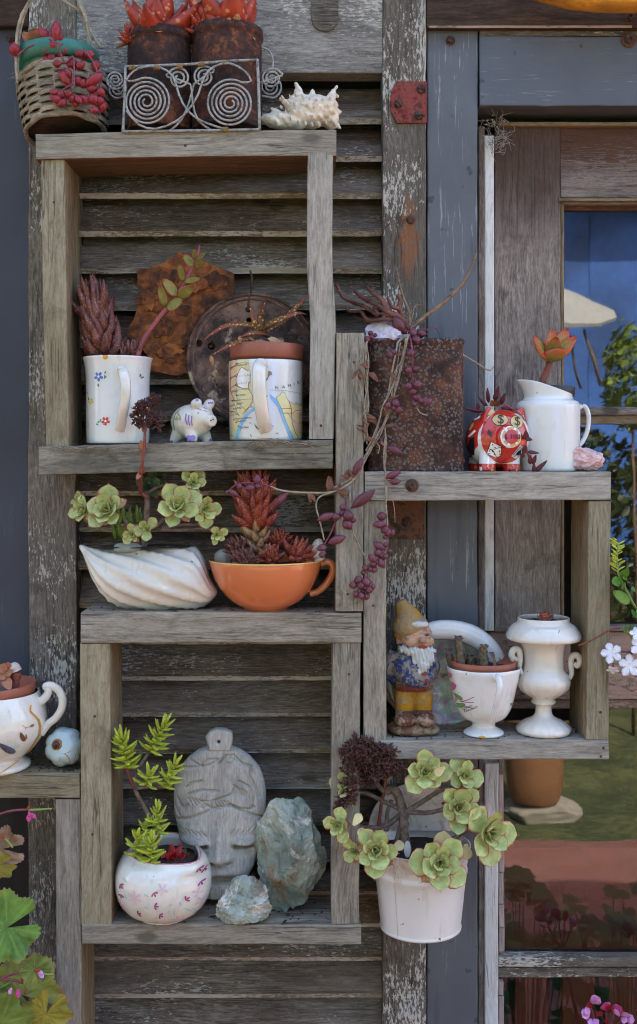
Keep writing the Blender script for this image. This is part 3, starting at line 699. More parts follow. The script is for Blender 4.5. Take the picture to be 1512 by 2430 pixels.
screw(wl, 25, 91, .1095, 10, False); screw(wl, 25, 91, .107, 4)
# ------------------------------------------------------------------ shelf boxes
BOXG = None
def bent(pairs):
    return lambda t: np.interp(t, [a for a, b in pairs], [b for a, b in pairs]) * SC
bA = thing('shelf_box', 'topmost grey timber box shelf holding two mugs and rusty metal', 'shelf', P(440, 1122, .045))
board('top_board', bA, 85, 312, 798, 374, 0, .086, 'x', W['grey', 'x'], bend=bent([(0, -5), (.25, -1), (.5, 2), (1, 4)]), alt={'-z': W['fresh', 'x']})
board('side_board', bA, 100, 376, 156, 1061, .004, .086, 'z', W['olive', 'z'], bend=bent([(0, 8), (.45, 3), (1, -3)]), alt={'+x': W['tan', 'z']})
board('side_board', bA, 732, 362, 792, 1042, 0, .086, 'z', W['pale', 'z'], bend=bent([(0, 1), (.25, 3), (.42, 5), (.6, -4), (1, -1)]))
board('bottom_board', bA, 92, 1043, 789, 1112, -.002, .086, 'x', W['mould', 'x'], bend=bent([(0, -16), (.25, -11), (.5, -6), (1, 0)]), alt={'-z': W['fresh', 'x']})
pB = thing('shelf_post', 'upright grey timber post standing on the lower box beside the rusty tin', 'post', P(830, 1452, .045))
board('board', pB, 797, 790, 864, 1450, -.004, .084, 'z', W['grey', 'z'], bend=bent([(0, -2), (1, 1)]), alt={'-x': W['tan', 'z']})
bC = thing('shelf_box', 'lower grey timber box shelf holding the wooden mask and green rocks', 'shelf', P(525, 2240, .045))
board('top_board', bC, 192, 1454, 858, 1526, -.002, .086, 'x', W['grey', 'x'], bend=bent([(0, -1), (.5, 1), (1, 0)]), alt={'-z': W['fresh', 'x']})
board('side_board', bC, 190, 1528, 262, 2194, 0, .086, 'z', W['olive', 'z'], bend=bent([(0, 4), (1, -1)]), alt={'+x': W['tan', 'z']})
board('side_board', bC, 787, 1524, 854, 2192, 0, .086, 'z', W['grey', 'z'], bend=bent([(0, -1), (1, 2)]))
board('bottom_board', bC, 195, 2194, 857, 2242, -.001, .086, 'x', W['grey', 'x'], alt={'-z': W['fresh', 'x']})
bD = thing('shelf_box', 'grey timber box shelf in front of the window with gnome and urn inside', 'shelf', P(1155, 1805, .045))
board('top_board', bD, 866, 1120, 1450, 1188, -.003, .088, 'x', W['pale', 'x'], bend=bent([(0, 1), (1, 0)]))
board('side_board', bD, 863, 1189, 917, 1756, .001, .088, 'z', W['grey', 'z'], alt={'+x': W['olive', 'z']})
board('side_board', bD, 1396, 1190, 1450, 1755, -.001, .088, 'z', W['olive', 'z'], bend=bent([(0, -5), (1, 1)]), alt={'-x': W['tan', 'z']})
board('bottom_board', bD, 858, 1757, 1445, 1803, -.001, .088, 'x', W['pale', 'x'])
bolt(bD, 978, 1152, -.003, 10)
bE = thing('shelf_box', 'cropped grey timber shelf under the painted cup and ceramic pumpkin', 'shelf', P(100, 2430, .045))
board('top_board', bE, -330, 1836, 189, 1894, .002, .086, 'x', W['olive', 'x'], alt={'-z': W['fresh', 'x']})
board('side_board', bE, 130, 1896, 191, 2700, .004, .086, 'z', W['grey', 'z'], bend=bent([(0, 5), (1, 1)]), alt={'+x': W['tan', 'z']})
board('side_board', bE, -330, 1896, -268, 2700, .004, .086, 'z', W['grey', 'z'])
# ------------------------------------------------------------------ plant and pot builders
GA = math.pi * (3 - math.sqrt(5))
def bead_mesh(w=.5, tip=.1):
    prof = [(0, 0)] + [(w * math.sin(math.pi * (i / 9)) ** .8, i / 9) for i in range(1, 9)] + [(0, 1 + tip)]
    V, F = lathe([(max(r, .004), z) for r, z in prof], 10)
    V = [Vector((v.z, v.x, v.y)) for v in V]
    me = fix_normals(mesh(V, F, True, 'bead'))
    A = me.attributes.new('t', 'FLOAT', 'POINT'); A.data.foreach_set('value', [min(1, max(0, v.x)) for v in V])
    return me
BEAD, BEADL = bead_mesh(.46, .02), bead_mesh(.24, .1)
LF = dict(aeon=leaf_mesh(.36, .085, 'obovate', cup=.34, arch=.14, tip=.1, nl=8), aeonb=leaf_mesh(.31, .08, 'obovate', cup=.42, arch=.2, tip=.12, nl=8), aeonc=leaf_mesh(.40, .09, 'obovate', cup=.26, arch=.06, tip=.09, nl=8), tri=leaf_mesh(.27, .3, 'tri', cup=.12, arch=.22, nl=6, na=6, keel=.6),
          spike=leaf_mesh(.17, .2, 'tri', cup=.1, arch=.18, nl=6, na=6, keel=.4), aloe=leaf_mesh(.3, .24, 'tri', cup=.3, arch=.2, nl=6),
          oval=leaf_mesh(.27, .1, 'ovate', cup=.2, arch=.1), fat=leaf_mesh(.32, .22, 'ovate', cup=.3, arch=.15), finger=leaf_mesh(.115, .2, 'finger', arch=.14, nl=6, na=6),
          lance=leaf_mesh(.2, .16, 'lance', cup=.1, arch=.1), petal=leaf_mesh(.36, .03, 'obovate', cup=.06, arch=-.08, nl=6, na=6), thin=leaf_mesh(.16, .05, 'lance', cup=.15, arch=-.15, nl=6, na=6))
def rosette(parent, ctr, facing, r, n, me, mat, seed=0, i0=12, i1=84, l0=.32, wide=1.0, name='rosette', depth=.28, jit=.1):
    rr = random.Random(seed); s = sub(name, parent, ctr); A = Vector(facing).normalized()
    U = A.orthogonal().normalized(); Wv = A.cross(U); ph = rr.uniform(0, 6)
    for i in range(n):
        f = (i + .4) / n; inc = R(i0 + (i1 - i0) * f ** .85) + rr.uniform(-jit, jit) * .8; a = ph + i * GA + rr.uniform(-jit, jit)
        rad = U * math.cos(a) + Wv * math.sin(a); d = A * math.cos(inc) + rad * math.sin(inc); up = A * math.sin(inc) - rad * math.cos(inc)
        L = r * (l0 + (1 - l0) * f ** .8) * rr.uniform(1 - jit, 1 + jit)
        mm = me if me is not LF['aeon'] else (LF['aeon'], LF['aeonb'], LF['aeonc'])[rr.randrange(3)]
        put_leaf(s, mm, mat, A * (r * depth * (1 - f)) + rad * r * .03, d, up, L, wide * rr.uniform(.88, 1.1))
    return s
def stack(parent, pts, radii, nlev, per, me, mat, L, inc0=62, inc1=30, seed=0, wide=1.0, drymat=None, drytop=0, name='stem_column'):
    """haworthia column: leaves in a spiral up a path"""
    rr = random.Random(seed); s = sub(name, parent); path = smooth_path(pts, 8); m = len(path); tot = nlev * per
    obj('core', mesh(*tube(path, [radii[0] * .7] + [q * .7 for q in radii[1:]], 8)), mat, s)
    for i in range(tot):
        f = i / (tot - 1); q = f * (m - 1); k = min(int(q), m - 2); p = path[k].lerp(path[k + 1], q - k); A = (path[min(k + 2, m - 1)] - path[max(k - 1, 0)]).normalized()
        U = A.orthogonal().normalized(); Wv = A.cross(U); a = i * GA + rr.uniform(-.12, .12); rad = U * math.cos(a) + Wv * math.sin(a)
        qq = f * (len(radii) - 1); kk = min(int(qq), len(radii) - 2); r_ = radii[kk] + (radii[kk + 1] - radii[kk]) * (qq - kk)
        inc = R(inc0 + (inc1 - inc0) * f + rr.uniform(-6, 6)); d = A * math.cos(inc) + rad * math.sin(inc); up = A * math.sin(inc) - rad * math.cos(inc)
        ll = L(f) if callable(L) else L
        put_leaf(s, me, drymat if drymat and f < drytop else mat, p + rad * r_ * .45, d, up, ll * rr.uniform(.88, 1.1), wide)
    return s
def stem(parent, pts, r, mat, n=7, name='stem', sm=6, rough=.25, flat=1):
    return obj(name, mesh(*tube(smooth_path(pts, sm), r, n, rough=rough, flat=flat)), mat, parent)
def vessel(name, label, cat, u, vb, Y, outer, mat, wall=4, inner_to=None, n=56, fn=None, bodyname='body', group=None, thin_lip=True):
    """lathe-turned open vessel; outer = [(r,z)] in photo units from base to lip"""
    k = K(Y); root = thing(name, label, cat, P(u, vb, Y), group)
    inn = [(max(r - wall, 1), max(z, outer[0][1] + wall)) for r, z in reversed(outer)]
    if inner_to: inn = [q for q in inn if q[1] > inner_to] + [(max(inn[-1][0], 1), inner_to)]
    top = outer[-1]; pr = [(.01, outer[0][1])] + outer + [(top[0] - wall * .3, top[1] + wall * .35), (top[0] - wall * .7, top[1] + wall * .3)] + inn + [(.01, inn[-1][1])]
    me = fix_normals(mesh(*lathe(scl(pr, k), n, fn)))
    b = obj(bodyname, me, mat, root)
    return root, b, k
def soil(parent, r, z, k, mat=None, name='soil'):
    V, F = lathe(scl([(r, z - 3), (r * .97, z), (r * .6, z + 2), (.3, z + 3)], k), 28)
    V = [Vector((v.x, v.y, v.z + .0015 * mnoise.noise(v * 220))) for v in V]
    return obj(name, mesh(V, F), mat or MT['soil'], parent)
def handle(parent, pts, r, mat, flat=.5, up=None, n=10, name='handle'):
    return obj(name, mesh(*tube(smooth_path(pts, 8), r, n, flat=flat, up=up)), mat, parent)

# ------------------------------------------------------------------ on the top board
Z1 = zoom(0, 0, .5952); Z2 = zoom(800, 0, .5952)
# wicker basket
kb = K(.045); bk = thing('wicker_basket', 'tilted grey woven wicker basket with raffia handles at the end of the top board', 'basket', P(156, 316, .045))
Mb = Matrix.Rotation(R(-5), 4, 'Y') @ Matrix.Rotation(R(-13), 4, 'X')
def bkr(z): return (90 + 17 * (max(z, 0) / 122) ** .8) * kb
NS = 16
for j in range(12):
    z = 5 + j * 10.0; pts = []
    for i in range(88):
        a = 2 * math.pi * i / 88; r_ = bkr(z) + 4.2 * kb * math.sin(NS / 2 * a + math.pi * j) + rnd.uniform(-.5, .5) * kb
        pts.append(Mb @ Vector((r_ * math.cos(a), r_ * math.sin(a), (z + 2.2 * mnoise.noise(Vector((a * 1.3, j * 2.1, 0)))) * kb)))
    obj('strand', mesh(*tube(pts, 2.1 * kb, 8, flat=2.9 + .3 * (j % 3), up=Mb.to_3x3() @ Vector((0, 0, 1)), closed=True)), MT['wicker'], bk)
for i in range(NS):
    a = 2 * math.pi * i / NS
    obj('stake', mesh(*tube([Mb @ Vector((bkr(z) * math.cos(a), bkr(z) * math.sin(a), z * kb)) for z in (-2, 40, 80, 124)], 2.6 * kb, 6)), MT['wicker'], bk)
for zz, rr_ in ((-1, 91), (124, 107), (130, 105)):
    obj('rim', mesh(*tube([Mb @ Vector((rr_ * kb * math.cos(a * .1309), rr_ * kb * math.sin(a * .1309), zz * kb + .001 * math.sin(a))) for a in range(48)], 5.5 * kb, 7, closed=True, rough=.3)), MT['wicker'], bk)
obj('base', mesh(*xf(lathe(scl([(.2, 2), (90, 2), (90, 5), (.2, 5)], kb), 32), Mb)), W['beam', 'x'], bk)
Lb = loc_fn(bk)
for pts, yy in (([(118, 560), (108, 420), (112, 260), (140, 120), (190, 20), (230, -60)], .012), ([(122, 540), (120, 400), (130, 240), (160, 110), (200, 10), (240, -60)], .016),
                ([(640, 350), (600, 250), (575, 120), (540, 40), (500, -40)], .05), ([(685, 325), (620, 230), (580, 130), (560, 60), (520, -20), (430, -90)], .055), ([(605, 330), (585, 200), (540, 80), (470, 30), (380, -30)], .06)):
    obj('handle_strand', mesh(*tube(smooth_path([Lb(*Z1(x, y), yy) for x, y in pts], 6), [.0016, .002, .0018], 6, rough=.4)), MT['raffia'], bk)
for i in range(9):
    a = R(200 + 20 * i); p = Mb @ Vector((107 * kb * math.cos(a), 107 * kb * math.sin(a), 128 * kb))
    q = p + Vector((rnd.uniform(-.012, .012), -.002, rnd.uniform(-.012, .004)))
    obj('loose_end', mesh(*tube([p, p.lerp(q, .5) + Vector((0, 0, .003)), q], [.0012, .0005], 5)), MT['raffia'], bk)
# green pot in it
gp, _, kg = vessel('plant_pot', 'green plastic pot sitting in the wicker basket', 'pot', 141, 262, .045, [(72, 0), (82, 96), (84, 98), (96, 99), (98, 134)], MT['greenpot'], 4, 118)
gp.rotation_euler = (R(-6), R(-3), 0); soil(gp, 92, 120, kg)
# crimson bead plant
cb = thing('bead_succulent', 'crimson bead succulent spilling from the green pot over the basket', 'plant', P(170, 190, .02)); Lc = loc_fn(cb)
for pts in ([(420, 290), (400, 330), (440, 420), (490, 380), (500, 470), (500, 580)], [(560, 320), (590, 360), (640, 440), (660, 520), (680, 600)], [(500, 560), (430, 600), (400, 650)], [(480, 640), (560, 695), (650, 700)], [(420, 300), (360, 280), (330, 260)], [(230, 300), (170, 330), (120, 370)]):
    stem(cb, [Lc(*Z1(x, y), -.014 + .004 * math.sin(x)) for x, y in pts], .0011, MT['stemplum'], 6)
for (x, y, L, wd, an) in [(378, 210, 130, 62, 88), (300, 235, 110, 60, 125), (345, 250, 80, 45, 100), (405, 255, 70, 40, 80), (360, 310, 78, 62, 90), (310, 340, 68, 56, 0), (405, 365, 58, 56, 0), (435, 345, 66, 58, 30), (350, 390, 90, 56, 100), (318, 405, 80, 60, 120),
                          (385, 428, 52, 48, 0), (430, 418, 50, 48, 20), (495, 430, 80, 50, 100), (540, 440, 64, 46, 20), (465, 435, 40, 32, 90), (480, 400, 46, 40, 60), (438, 520, 130, 66, -55), (460, 490, 70, 40, -60), (525, 545, 60, 56, 0), (560, 562, 58, 56, 0),
                          (632, 535, 130, 62, 35), (620, 598, 66, 50, 10), (678, 620, 54, 54, 0), (370, 622, 66, 44, 170), (412, 635, 60, 46, -30), (462, 630, 58, 48, 80), (380, 668, 80, 50, 165), (420, 692, 66, 46, 40), (485, 665, 60, 44, 110), (528, 668, 72, 40, -50),
                          (508, 698, 46, 42, 20), (575, 672, 90, 50, -35), (630, 668, 70, 60, 120), (674, 680, 62, 54, 90), (690, 715, 80, 52, 75), (636, 740, 56, 42, 0), (645, 440, 70, 56, 90), (608, 368, 56, 56, 0), (538, 362, 66, 50, 160), (572, 380, 50, 40, 90), (98, 332, 84, 70, 100)]:
    p = Lc(*Z1(x, y), -.012 + rnd.uniform(-.004, .004) + (.02 if y < 420 else 0)); k = .353 * SC; an = R(an)
    d = Vector((math.cos(an), rnd.uniform(-.4, .1), math.sin(an))).normalized(); s = L * k * 1.18
    put_leaf(cb, BEAD, LM['crim'], p - d * s * .5, d, (0, -1, 0), s, wd / L / .92, wd / L / .92)
for i, (x, y) in enumerate(((240, 235), (200, 270), (235, 290), (265, 290), (250, 265))):
    put_leaf(cb, LF['fat'], LM['rosy'], Lc(*Z1(235, 305), .03), Vector((x - 235, -10, 305 - y)), (0, -1, 0), .02)
# two rusted cans with red aloes
def can(label, u, v, r, vt, Y):
    h = v - vt; k = K(Y)
    root, b, k = vessel('rusty_can', label, 'can', u, v, Y, [(r, 0), (r + 2, 2), (r, 5)] + [(r + (.8 if i % 2 else 0), 10 + (h - 40) * i / 12) for i in range(13)] + [(r, h - 20), (r + 4, h - 17), (r + 4, h - 8), (r + 2, h - 5), (r + 3, h)], MT['can'], 3, h - 14, fn=lambda rr, z, a: 1 + .008 * math.sin(3 * a + z * 60))
    soil(root, r - 4, h - 12, k); return root, k, h
c1, kc, h1 = can('rusty dark tin can behind the wire scroll nearer the basket', 379, 314, 75, 84, .046)
c2, kc, h2 = can('wider rusty tin can behind the wire scroll nearer the seashell', 539, 312, 82, 76, .046)
def red_aloe(label, ctr, r, n, seed, extra=()):
    t = thing('red_aloe', label, 'plant', ctr); rosette(t, (0, 0, 0), (0, -.12, 1), r, n, LF['aloe'], LM['aloered'], seed, 8, 68, .66, 1.36, depth=.2, jit=.2)
    for i, (dx, dz, rr_) in enumerate(extra): rosette(t, (dx, -.012, dz), (dx * 9, -.5, .7), rr_, 7, LF['aloe'], LM['aloered'], seed + 5 + i, 15, 70, .6, 1.2)
    for i in range(14):
        a = rnd.uniform(0, 6.28); q = Vector((math.cos(a) * .03, math.sin(a) * .03, 0))
        put_leaf(t, LF['thin'], LM['hawdry'], q, q * 10 + Vector((0, 0, rnd.uniform(-.3, .4))), (0, 0, 1), rnd.uniform(.015, .026), 1.6, name='dry_leaf')
    return t
red_aloe('red aloe with pale spots growing in the can nearer the basket', P(376, 98, .046), .062, 15, 3, ((-.03, -.004, .024),))
red_aloe('red aloe growing in the wider can nearer the seashell', P(548, 88, .046), .064, 14, 9, ((-.034, .002, .028),))
# galvanised wire scroll holder
wh = thing('wire_holder', 'grey wire scroll planter holder around the two rusty cans', 'plant holder', P(455, 312, .01)); Lw = loc_fn(wh); YH = -.002; WR = .0013
def wire(pts, name='wire', r=WR, mat=None, sm=4, yo=0): return obj(name, mesh(*tube(smooth_path([Lw(u, v, YH + yo + (p[0] if p else 0)) for u, v, *p in pts], sm), r, 7)), mat or MT['wire'], wh)
def spiral(cu, cv, r0, r1, turns, a0, tail=(), sx=1, name='scroll', yo=0):
    n = int(turns * 20); pts = []
    for i in range(n + 1):
        f = i / n; a = R(a0) + 2 * math.pi * turns * f; rr_ = r0 + (r1 - r0) * f
        pts.append((cu + sx * rr_ * math.cos(a), cv - rr_ * math.sin(a)))
    return wire(pts + list(tail), name, sm=2, yo=yo)
wire([(297, 158), (380, 155), (455, 152), (540, 145), (612, 142)], 'frame_wire', .0016); wire([(293, 312), (455, 310), (616, 307)], 'frame_wire', .0016)
wire([(298, 157), (296, 230), (292, 313)], 'frame_wire', .0018); wire([(611, 141), (614, 220), (616, 308)], 'frame_wire', .0018)
for (u, v, u2) in ((298, 158, 318), (612, 143, 590), (293, 312, 312), (616, 308, 596)):
    wire([(u, v), (u + (u2 - u) * .3, v + (5 if v < 200 else -4), .09)], 'frame_wire', .0014)
wire([(305, 163, .085), (303, 312, .085)], 'frame_wire', .0014); wire([(603, 150, .085), (606, 306, .085)], 'frame_wire', .0014)
spiral(348, 241, 7, 57, 5, 120, ((300, 190), (318, 168), (345, 158), (380, 160), (410, 180), (425, 225), (445, 262), (480, 288), (530, 305)), yo=-.001)
spiral(547, 245, 7, 57, 5, 120, ((596, 192), (580, 168), (545, 150), (508, 158), (485, 182), (470, 225), (448, 260), (418, 288), (370, 306), (330, 296), (300, 262)), sx=-1, yo=-.003)
spiral(424, 186, 6, 27, 2.2, 100, ((452, 200), (450, 240), (430, 285), (405, 309)), yo=.001); spiral(484, 182, 6, 26, 2.2, 80, ((460, 200), (458, 245), (470, 285), (500, 308)), sx=-1, yo=.001)
spiral(274, 190, 5, 23, 2.4, 200, ((297, 196),), yo=.02); spiral(278, 212, 6, 26, 2.3, 30, ((297, 230),), yo=.045)
spiral(645, 186, 5, 25, 2.4, 20, ((618, 196),), sx=-1, yo=.02); spiral(642, 206, 6, 27, 2.3, 150, ((616, 226),), sx=-1, yo=.045)
wire([(618, 112, .05), (640, 122, .05), (648, 150, .05), (640, 175, .05)], 'scroll')
for (u, v) in ((372, 160), (426, 157), (478, 152), (532, 148), (535, 307), (312, 160)):
    for i in range(5): obj('binding', mesh(*tube([Lw(u - 5 + 2.5 * i + 1.6 * math.cos(a * .7), v + 5 * math.sin(a * .7), YH - .001 + .0028 * -math.cos(a * .7)) for a in range(9)], .0008, 5, closed=True)), MT['wirerust'], wh)
# spiny seashell
def shell_disp(cc): return .0012 * mnoise.noise(cc * 160) + .0006 * mnoise.noise(cc * 420) - .0012 * max(0, math.sin(cc.x * 260 + cc.z * 330)) ** 3
km = K(.04); ms_ = thing('spiny_seashell', 'cream spiny seashell lying at the end of the top board', 'seashell', P(722, 312, .04))
parts = [xf(ellipsoid((0, 0, 0), (62, 44, 38)), Matrix.Translation((22, 0, 46)) @ Matrix.Rotation(R(-14), 4, 'Y')), xf(ellipsoid((0, 0, 0), (62, 30, 20)), Matrix.Translation((-45, -6, 22)) @ Matrix.Rotation(R(6), 4, 'Y')),
         ellipsoid((-8, 4, 62), (40, 32, 28)), ellipsoid((62, 4, 28), (22, 28, 22))]
def spine(p, d, L, r): p = Vector(p); d = Vector(d).normalized(); return tube([p - d * 6, p + d * L * .5, p + d * L], [r, r * .62, r * .2], 7)
for p, d, L, r in (((-12, 0, 84), (-.25, -.1, 1), 34, 15), ((58, 0, 68), (.5, -.1, 1), 46, 15), ((-40, -4, 66), (-.8, -.2, .5), 22, 11), ((-62, -10, 42), (-.8, -.3, .4), 22, 9), ((-80, -10, 22), (-1, -.2, .15), 22, 10), ((74, 0, 44), (1, -.2, .2), 20, 9), ((70, -10, 18), (.7, -.3, -.7), 28, 9), ((20, 0, 88), (.1, -.3, 1), 14, 10)):
    parts.append(spine(p, d, L, r))
for row in range(4):
    for i in range(9):
        a = -.9 + i * .22; p = Vector((-62 + i * 16 + row * 4, -38 + abs(i - 4) * 2.2 - row * 1.0, 12 + row * 19 + 7 * math.sin(i * .9))); parts.append(spine(p, (-.2, -.8, .45 - .1 * row), rnd.uniform(8, 15), 5.5))
obj('shell', remesh([(Vector(v) * km) for v in join(*parts)[0]] and ([Vector(v) * km for v in join(*parts)[0]], join(*parts)[1]), .0014, 2, shell_disp), plain('shell_chalk', (220, 208, 192), .6, .1, 60, dirt=((178, 140, 112), 40, .58, .6)), ms_)
# ------------------------------------------------------------------ in the top box
Z4 = zoom(0, 800, .5952); Z5 = zoom(700, 900, .5291)
def pr(parent, bvh, u0, vb, k, mat, lp, **kw):
    """print a closed loop given in photo units on a vessel standing at (u0,vb)"""
    me = decal(bvh, [((u - u0) * k, (vb - v) * k) for u, v in lp], **kw)
    if me: obj('print', me, mat, parent)
def prs(parent, bvh, u0, vb, k, mat, pts, wd, **kw):
    me = decal_stroke(bvh, [((u - u0) * k, (vb - v) * k) for u, v in pts], wd * k, **kw)
    if me: obj('print', me, mat, parent)
def prt(parent, bvh, u0, vb, k, mat, s, u, v, size, rot=0, **kw):
    me = decal_text(bvh, s, (u - u0) * k, (vb - v) * k, size * k, R(rot), **kw)
    if me and len(me.polygons): obj('lettering', me, mat, parent)
YM = .042
m1, b1, k1 = vessel('floral_mug', 'tall white mug sprinkled with small painted flowers', 'mug', 280, 1054, YM, prof_smooth([(66, 0), (72, 2), (74, 8), (75, 60), (75, 130), (76, 165), (79, 190), (83, 203)], 3), MT['white'], 4, 180)
soil(m1, 76, 184, k1)
handle(m1, [Vector(q) * k1 for q in ((18, -70, 168), (26, -92, 168), (34, -106, 150), (36, -108, 118), (30, -100, 78), (22, -84, 46), (16, -72, 32))], [9 * k1, 12 * k1, 12 * k1, 11 * k1, 12 * k1], MT['cream'], .5, up=(.3, -1, 0))
bb = bvh_of(b1.data)
def flower(parent, bvh, u0, vb, k, x, y, r, mat, n=5, ctr=None, rot=0.3):
    for i in range(n): pr(parent, bvh, u0, vb, k, mat, petal2(x, y, r, r * .8, rot + 2 * math.pi * i / n))
    if ctr: pr(parent, bvh, u0, vb, k, ctr, disc2(x, y, r * .25, 8), off=.0005)
for (x, y, r, mt, lf) in ((700, 1200, 33, 'pblue', ((740, 1185, 60), (738, 1218, 70), (755, 1210, 130))), (640, 1360, 22, 'pyellow', ((622, 1355, 90),)), (748, 1492, 30, 'pred', ((690, 1505, 40), (700, 1520, 150), (728, 1512, 0), (715, 1500, 90))), (965, 1195, 8, 'pred', ((960, 1200, 80), (966, 1210, 45))), (1003, 1352, 22, 'pblue', ()), (590, 1215, 8, 'pgreen', ())):
    u, v = Z4(x, y); flower(m1, bb, 280, 1054, k1, u, v, r * .353, MT[mt], 5, MT['pwhite'])
    for (lx, ly, an) in lf: pr(m1, bb, 280, 1054, k1, MT['pgreen'], petal2(*Z4(lx, ly), 8, 4, R(-an)))
pr(m1, bb, 280, 1054, k1, MT['pgold'], disc2(*Z4(750, 1073), 6.5, 12))
# brown haworthia and long-stemmed succulent in the mug
hw = thing('haworthia', 'brown spiky haworthia column growing in the floral mug', 'plant', P(250, 862, YM)); Lh = loc_fn(hw)
stack(hw, [Lh(*Z4(700, 1060), YM), Lh(*Z4(690, 960), YM), Lh(*Z4(672, 860), YM), Lh(*Z4(650, 770), YM)], [.019, .022, .02, .014], 10, 5, LF['tri'], LM['haw'], lambda f: .028, 56, 28, 4, 1.3)
stack(hw, [Lh(*Z4(650, 800), YM), Lh(*Z4(640, 740), YM), Lh(*Z4(630, 690), YM)], [.010, .006], 4, 5, LF['spike'], LM['haw'], lambda f: .043 - .006 * f, 48, 12, 5, 1.15)
for (x, y, s) in ((890, 1000, .02), (840, 1020, .017)): rosette(hw, Lh(*Z4(x, y + 40), YM - .004), (.1, -.2, 1), s, 16, LF['tri'], LM['haw'], int(x), 10, 60, .6, 1.1)
ls = thing('stem_succulent', 'long pink stem with red edged paired leaves rising from the floral mug', 'plant', P(328, 860, YM)); Ll = loc_fn(ls)
stem(ls, [Ll(*Z4(x, y), YM - .01 + .012 * (1050 - y) / 700) for x, y in ((925, 1060), (950, 970), (1005, 880), (1080, 780), (1180, 660), (1240, 560), (1300, 440), (1330, 370), (1342, 300))], [.0034, .003, .0028, .0022, .0012], MT['stempink'], 8)
for (x, y, x2, y2, sw, nz) in ((1120, 720, 1235, 688, 1.5, .5), (1110, 715, 1072, 570, .8, 0), (1190, 645, 1090, 535, 1.0, .3), (1195, 655, 1300, 575, 1.1, -.2), (1235, 545, 1350, 545, .95, .6), (1230, 550, 1200, 425, .7, 0), (1305, 445, 1225, 370, 1.1, .2), (1310, 455, 1375, 400, 1.0, -.3), (1320, 395, 1390, 370, 1.3, .6), (1310, 400, 1300, 325, .9, .2)):
    a = Ll(*Z4(x, y), YM - .008); b = Ll(*Z4(x2, y2), YM - .016); put_leaf(ls, LF['oval'], LM['stemleaf'], a, b - a, (.2, -.9, nz), (b - a).length, sw, 1.2)
# rusted sheet and perforated disc
rs = thing('rusty_sheet', 'jagged orange rusted metal sheet leaning behind the mugs', 'metal sheet', P(430, 895, .082))
poly = [Z4(*q) for q in ((925, 465), (1010, 462), (1040, 440), (1110, 430), (1125, 400), (1165, 395), (1190, 355), (1290, 365), (1390, 425), (1440, 440))] + [(553, 650), (557, 668), (556, 700), (520, 780), (500, 880), (470, 896)] + [Z4(*q) for q in ((1250, 1165), (1180, 1180), (1090, 1162), (1015, 1145), (1000, 1060), (960, 1010), (850, 985), (852, 870), (900, 810), (920, 740), (945, 640), (930, 580))]
def fray(poly, amp, n=5, seed=0):
    out = []
    for i, p in enumerate(poly):
        q = poly[(i + 1) % len(poly)]
        for j in range(n):
            t = j / n; x, y = p[0] + (q[0] - p[0]) * t, p[1] + (q[1] - p[1]) * t
            out.append((x + amp * mnoise.noise(Vector((x * .2, y * .2, seed))), y + amp * mnoise.noise(Vector((x * .2, y * .2, seed + 9)))))
    return out
def plate(name, root, polys, Y, th, mat, bev=.0004):
    me = fill2d([[(P(u, v, Y).x - root.location.x, P(u, v, Y).z - root.location.z) for u, v in lp] for lp in polys], th, bev)
    return obj(name, me, mat, root, (0, Y - root.location.y, 0))
plate('sheet', rs, [fray(poly, 3.2)], .083, .003, MT['sheet'])
fr_ = random.Random(4)
for i in range(16):                                                           # lifting scales of rust
    cx_, cy_ = fr_.uniform(345, 520), fr_.uniform(650, 860); sx_, sy_ = fr_.uniform(10, 30), fr_.uniform(8, 24)
    if (cx_ - 600) ** 2 + (cy_ - 851) ** 2 < 165 ** 2 or cx_ < 330 + (cy_ > 760) * 0: continue
    o_ = plate('rust_scale', rs, [[(cx_ + sx_ * math.cos(a * .35) * fr_.uniform(.6, 1.1), cy_ + sy_ * math.sin(a * .35) * fr_.uniform(.6, 1.1)) for a in range(18)]], .0808 - .00022 * i, .0012, MT['sheet'])
dc = thing('perforated_disc', 'round brown rusted perforated metal disc hung on wire behind the map mug', 'metal disc', P(600, 1008, .072))
CU, CV, CR = 600, 851, 157
holes = [disc2(*Z5(x, y), r * .314, 12) for x, y, r in ((180, 895, 31), (278, 918, 31), (555, 640, 24), (560, 720, 22), (950, 860, 26), (860, 960, 20))]
for a in (112, 119, 126, 66, 60, 54, 15, 9, 3, 204, 210, 216, 222, 237, 243, 249, 150, 157, 164, 30, 36): holes.append(disc2(CU + 104 * math.cos(R(a)), CV - 104 * math.sin(R(a)), 2.6, 7))
for a in (118, 125, 132, 22, 28, 208, 215, 222): holes.append(disc2(CU + 125 * math.cos(R(a)), CV - 125 * math.sin(R(a)), 2.4, 7))
plate('disc', dc, [disc2(CU, CV, CR - 6, 72)] + holes, .072, .0018, MT['disc'])
for r_, t_ in ((CR - 4, .0022), (CR - 16, .0012)): obj('rim', mesh(*tube([P(CU + r_ * math.cos(R(a * 5)), CV - r_ * math.sin(R(a * 5)), .0705) - dc.location for a in range(72)], t_, 8, closed=True, rough=.15)), MT['disc'], dc)
obj('hanging_wire', mesh(*tube(smooth_path([P(*Z5(x, y), .069) - dc.location for x, y in ((556, 650), (555, 590), (575, 510), (578, 440), (585, 400), (566, 345))], 5), .0011, 6)), MT['bolt'], dc)
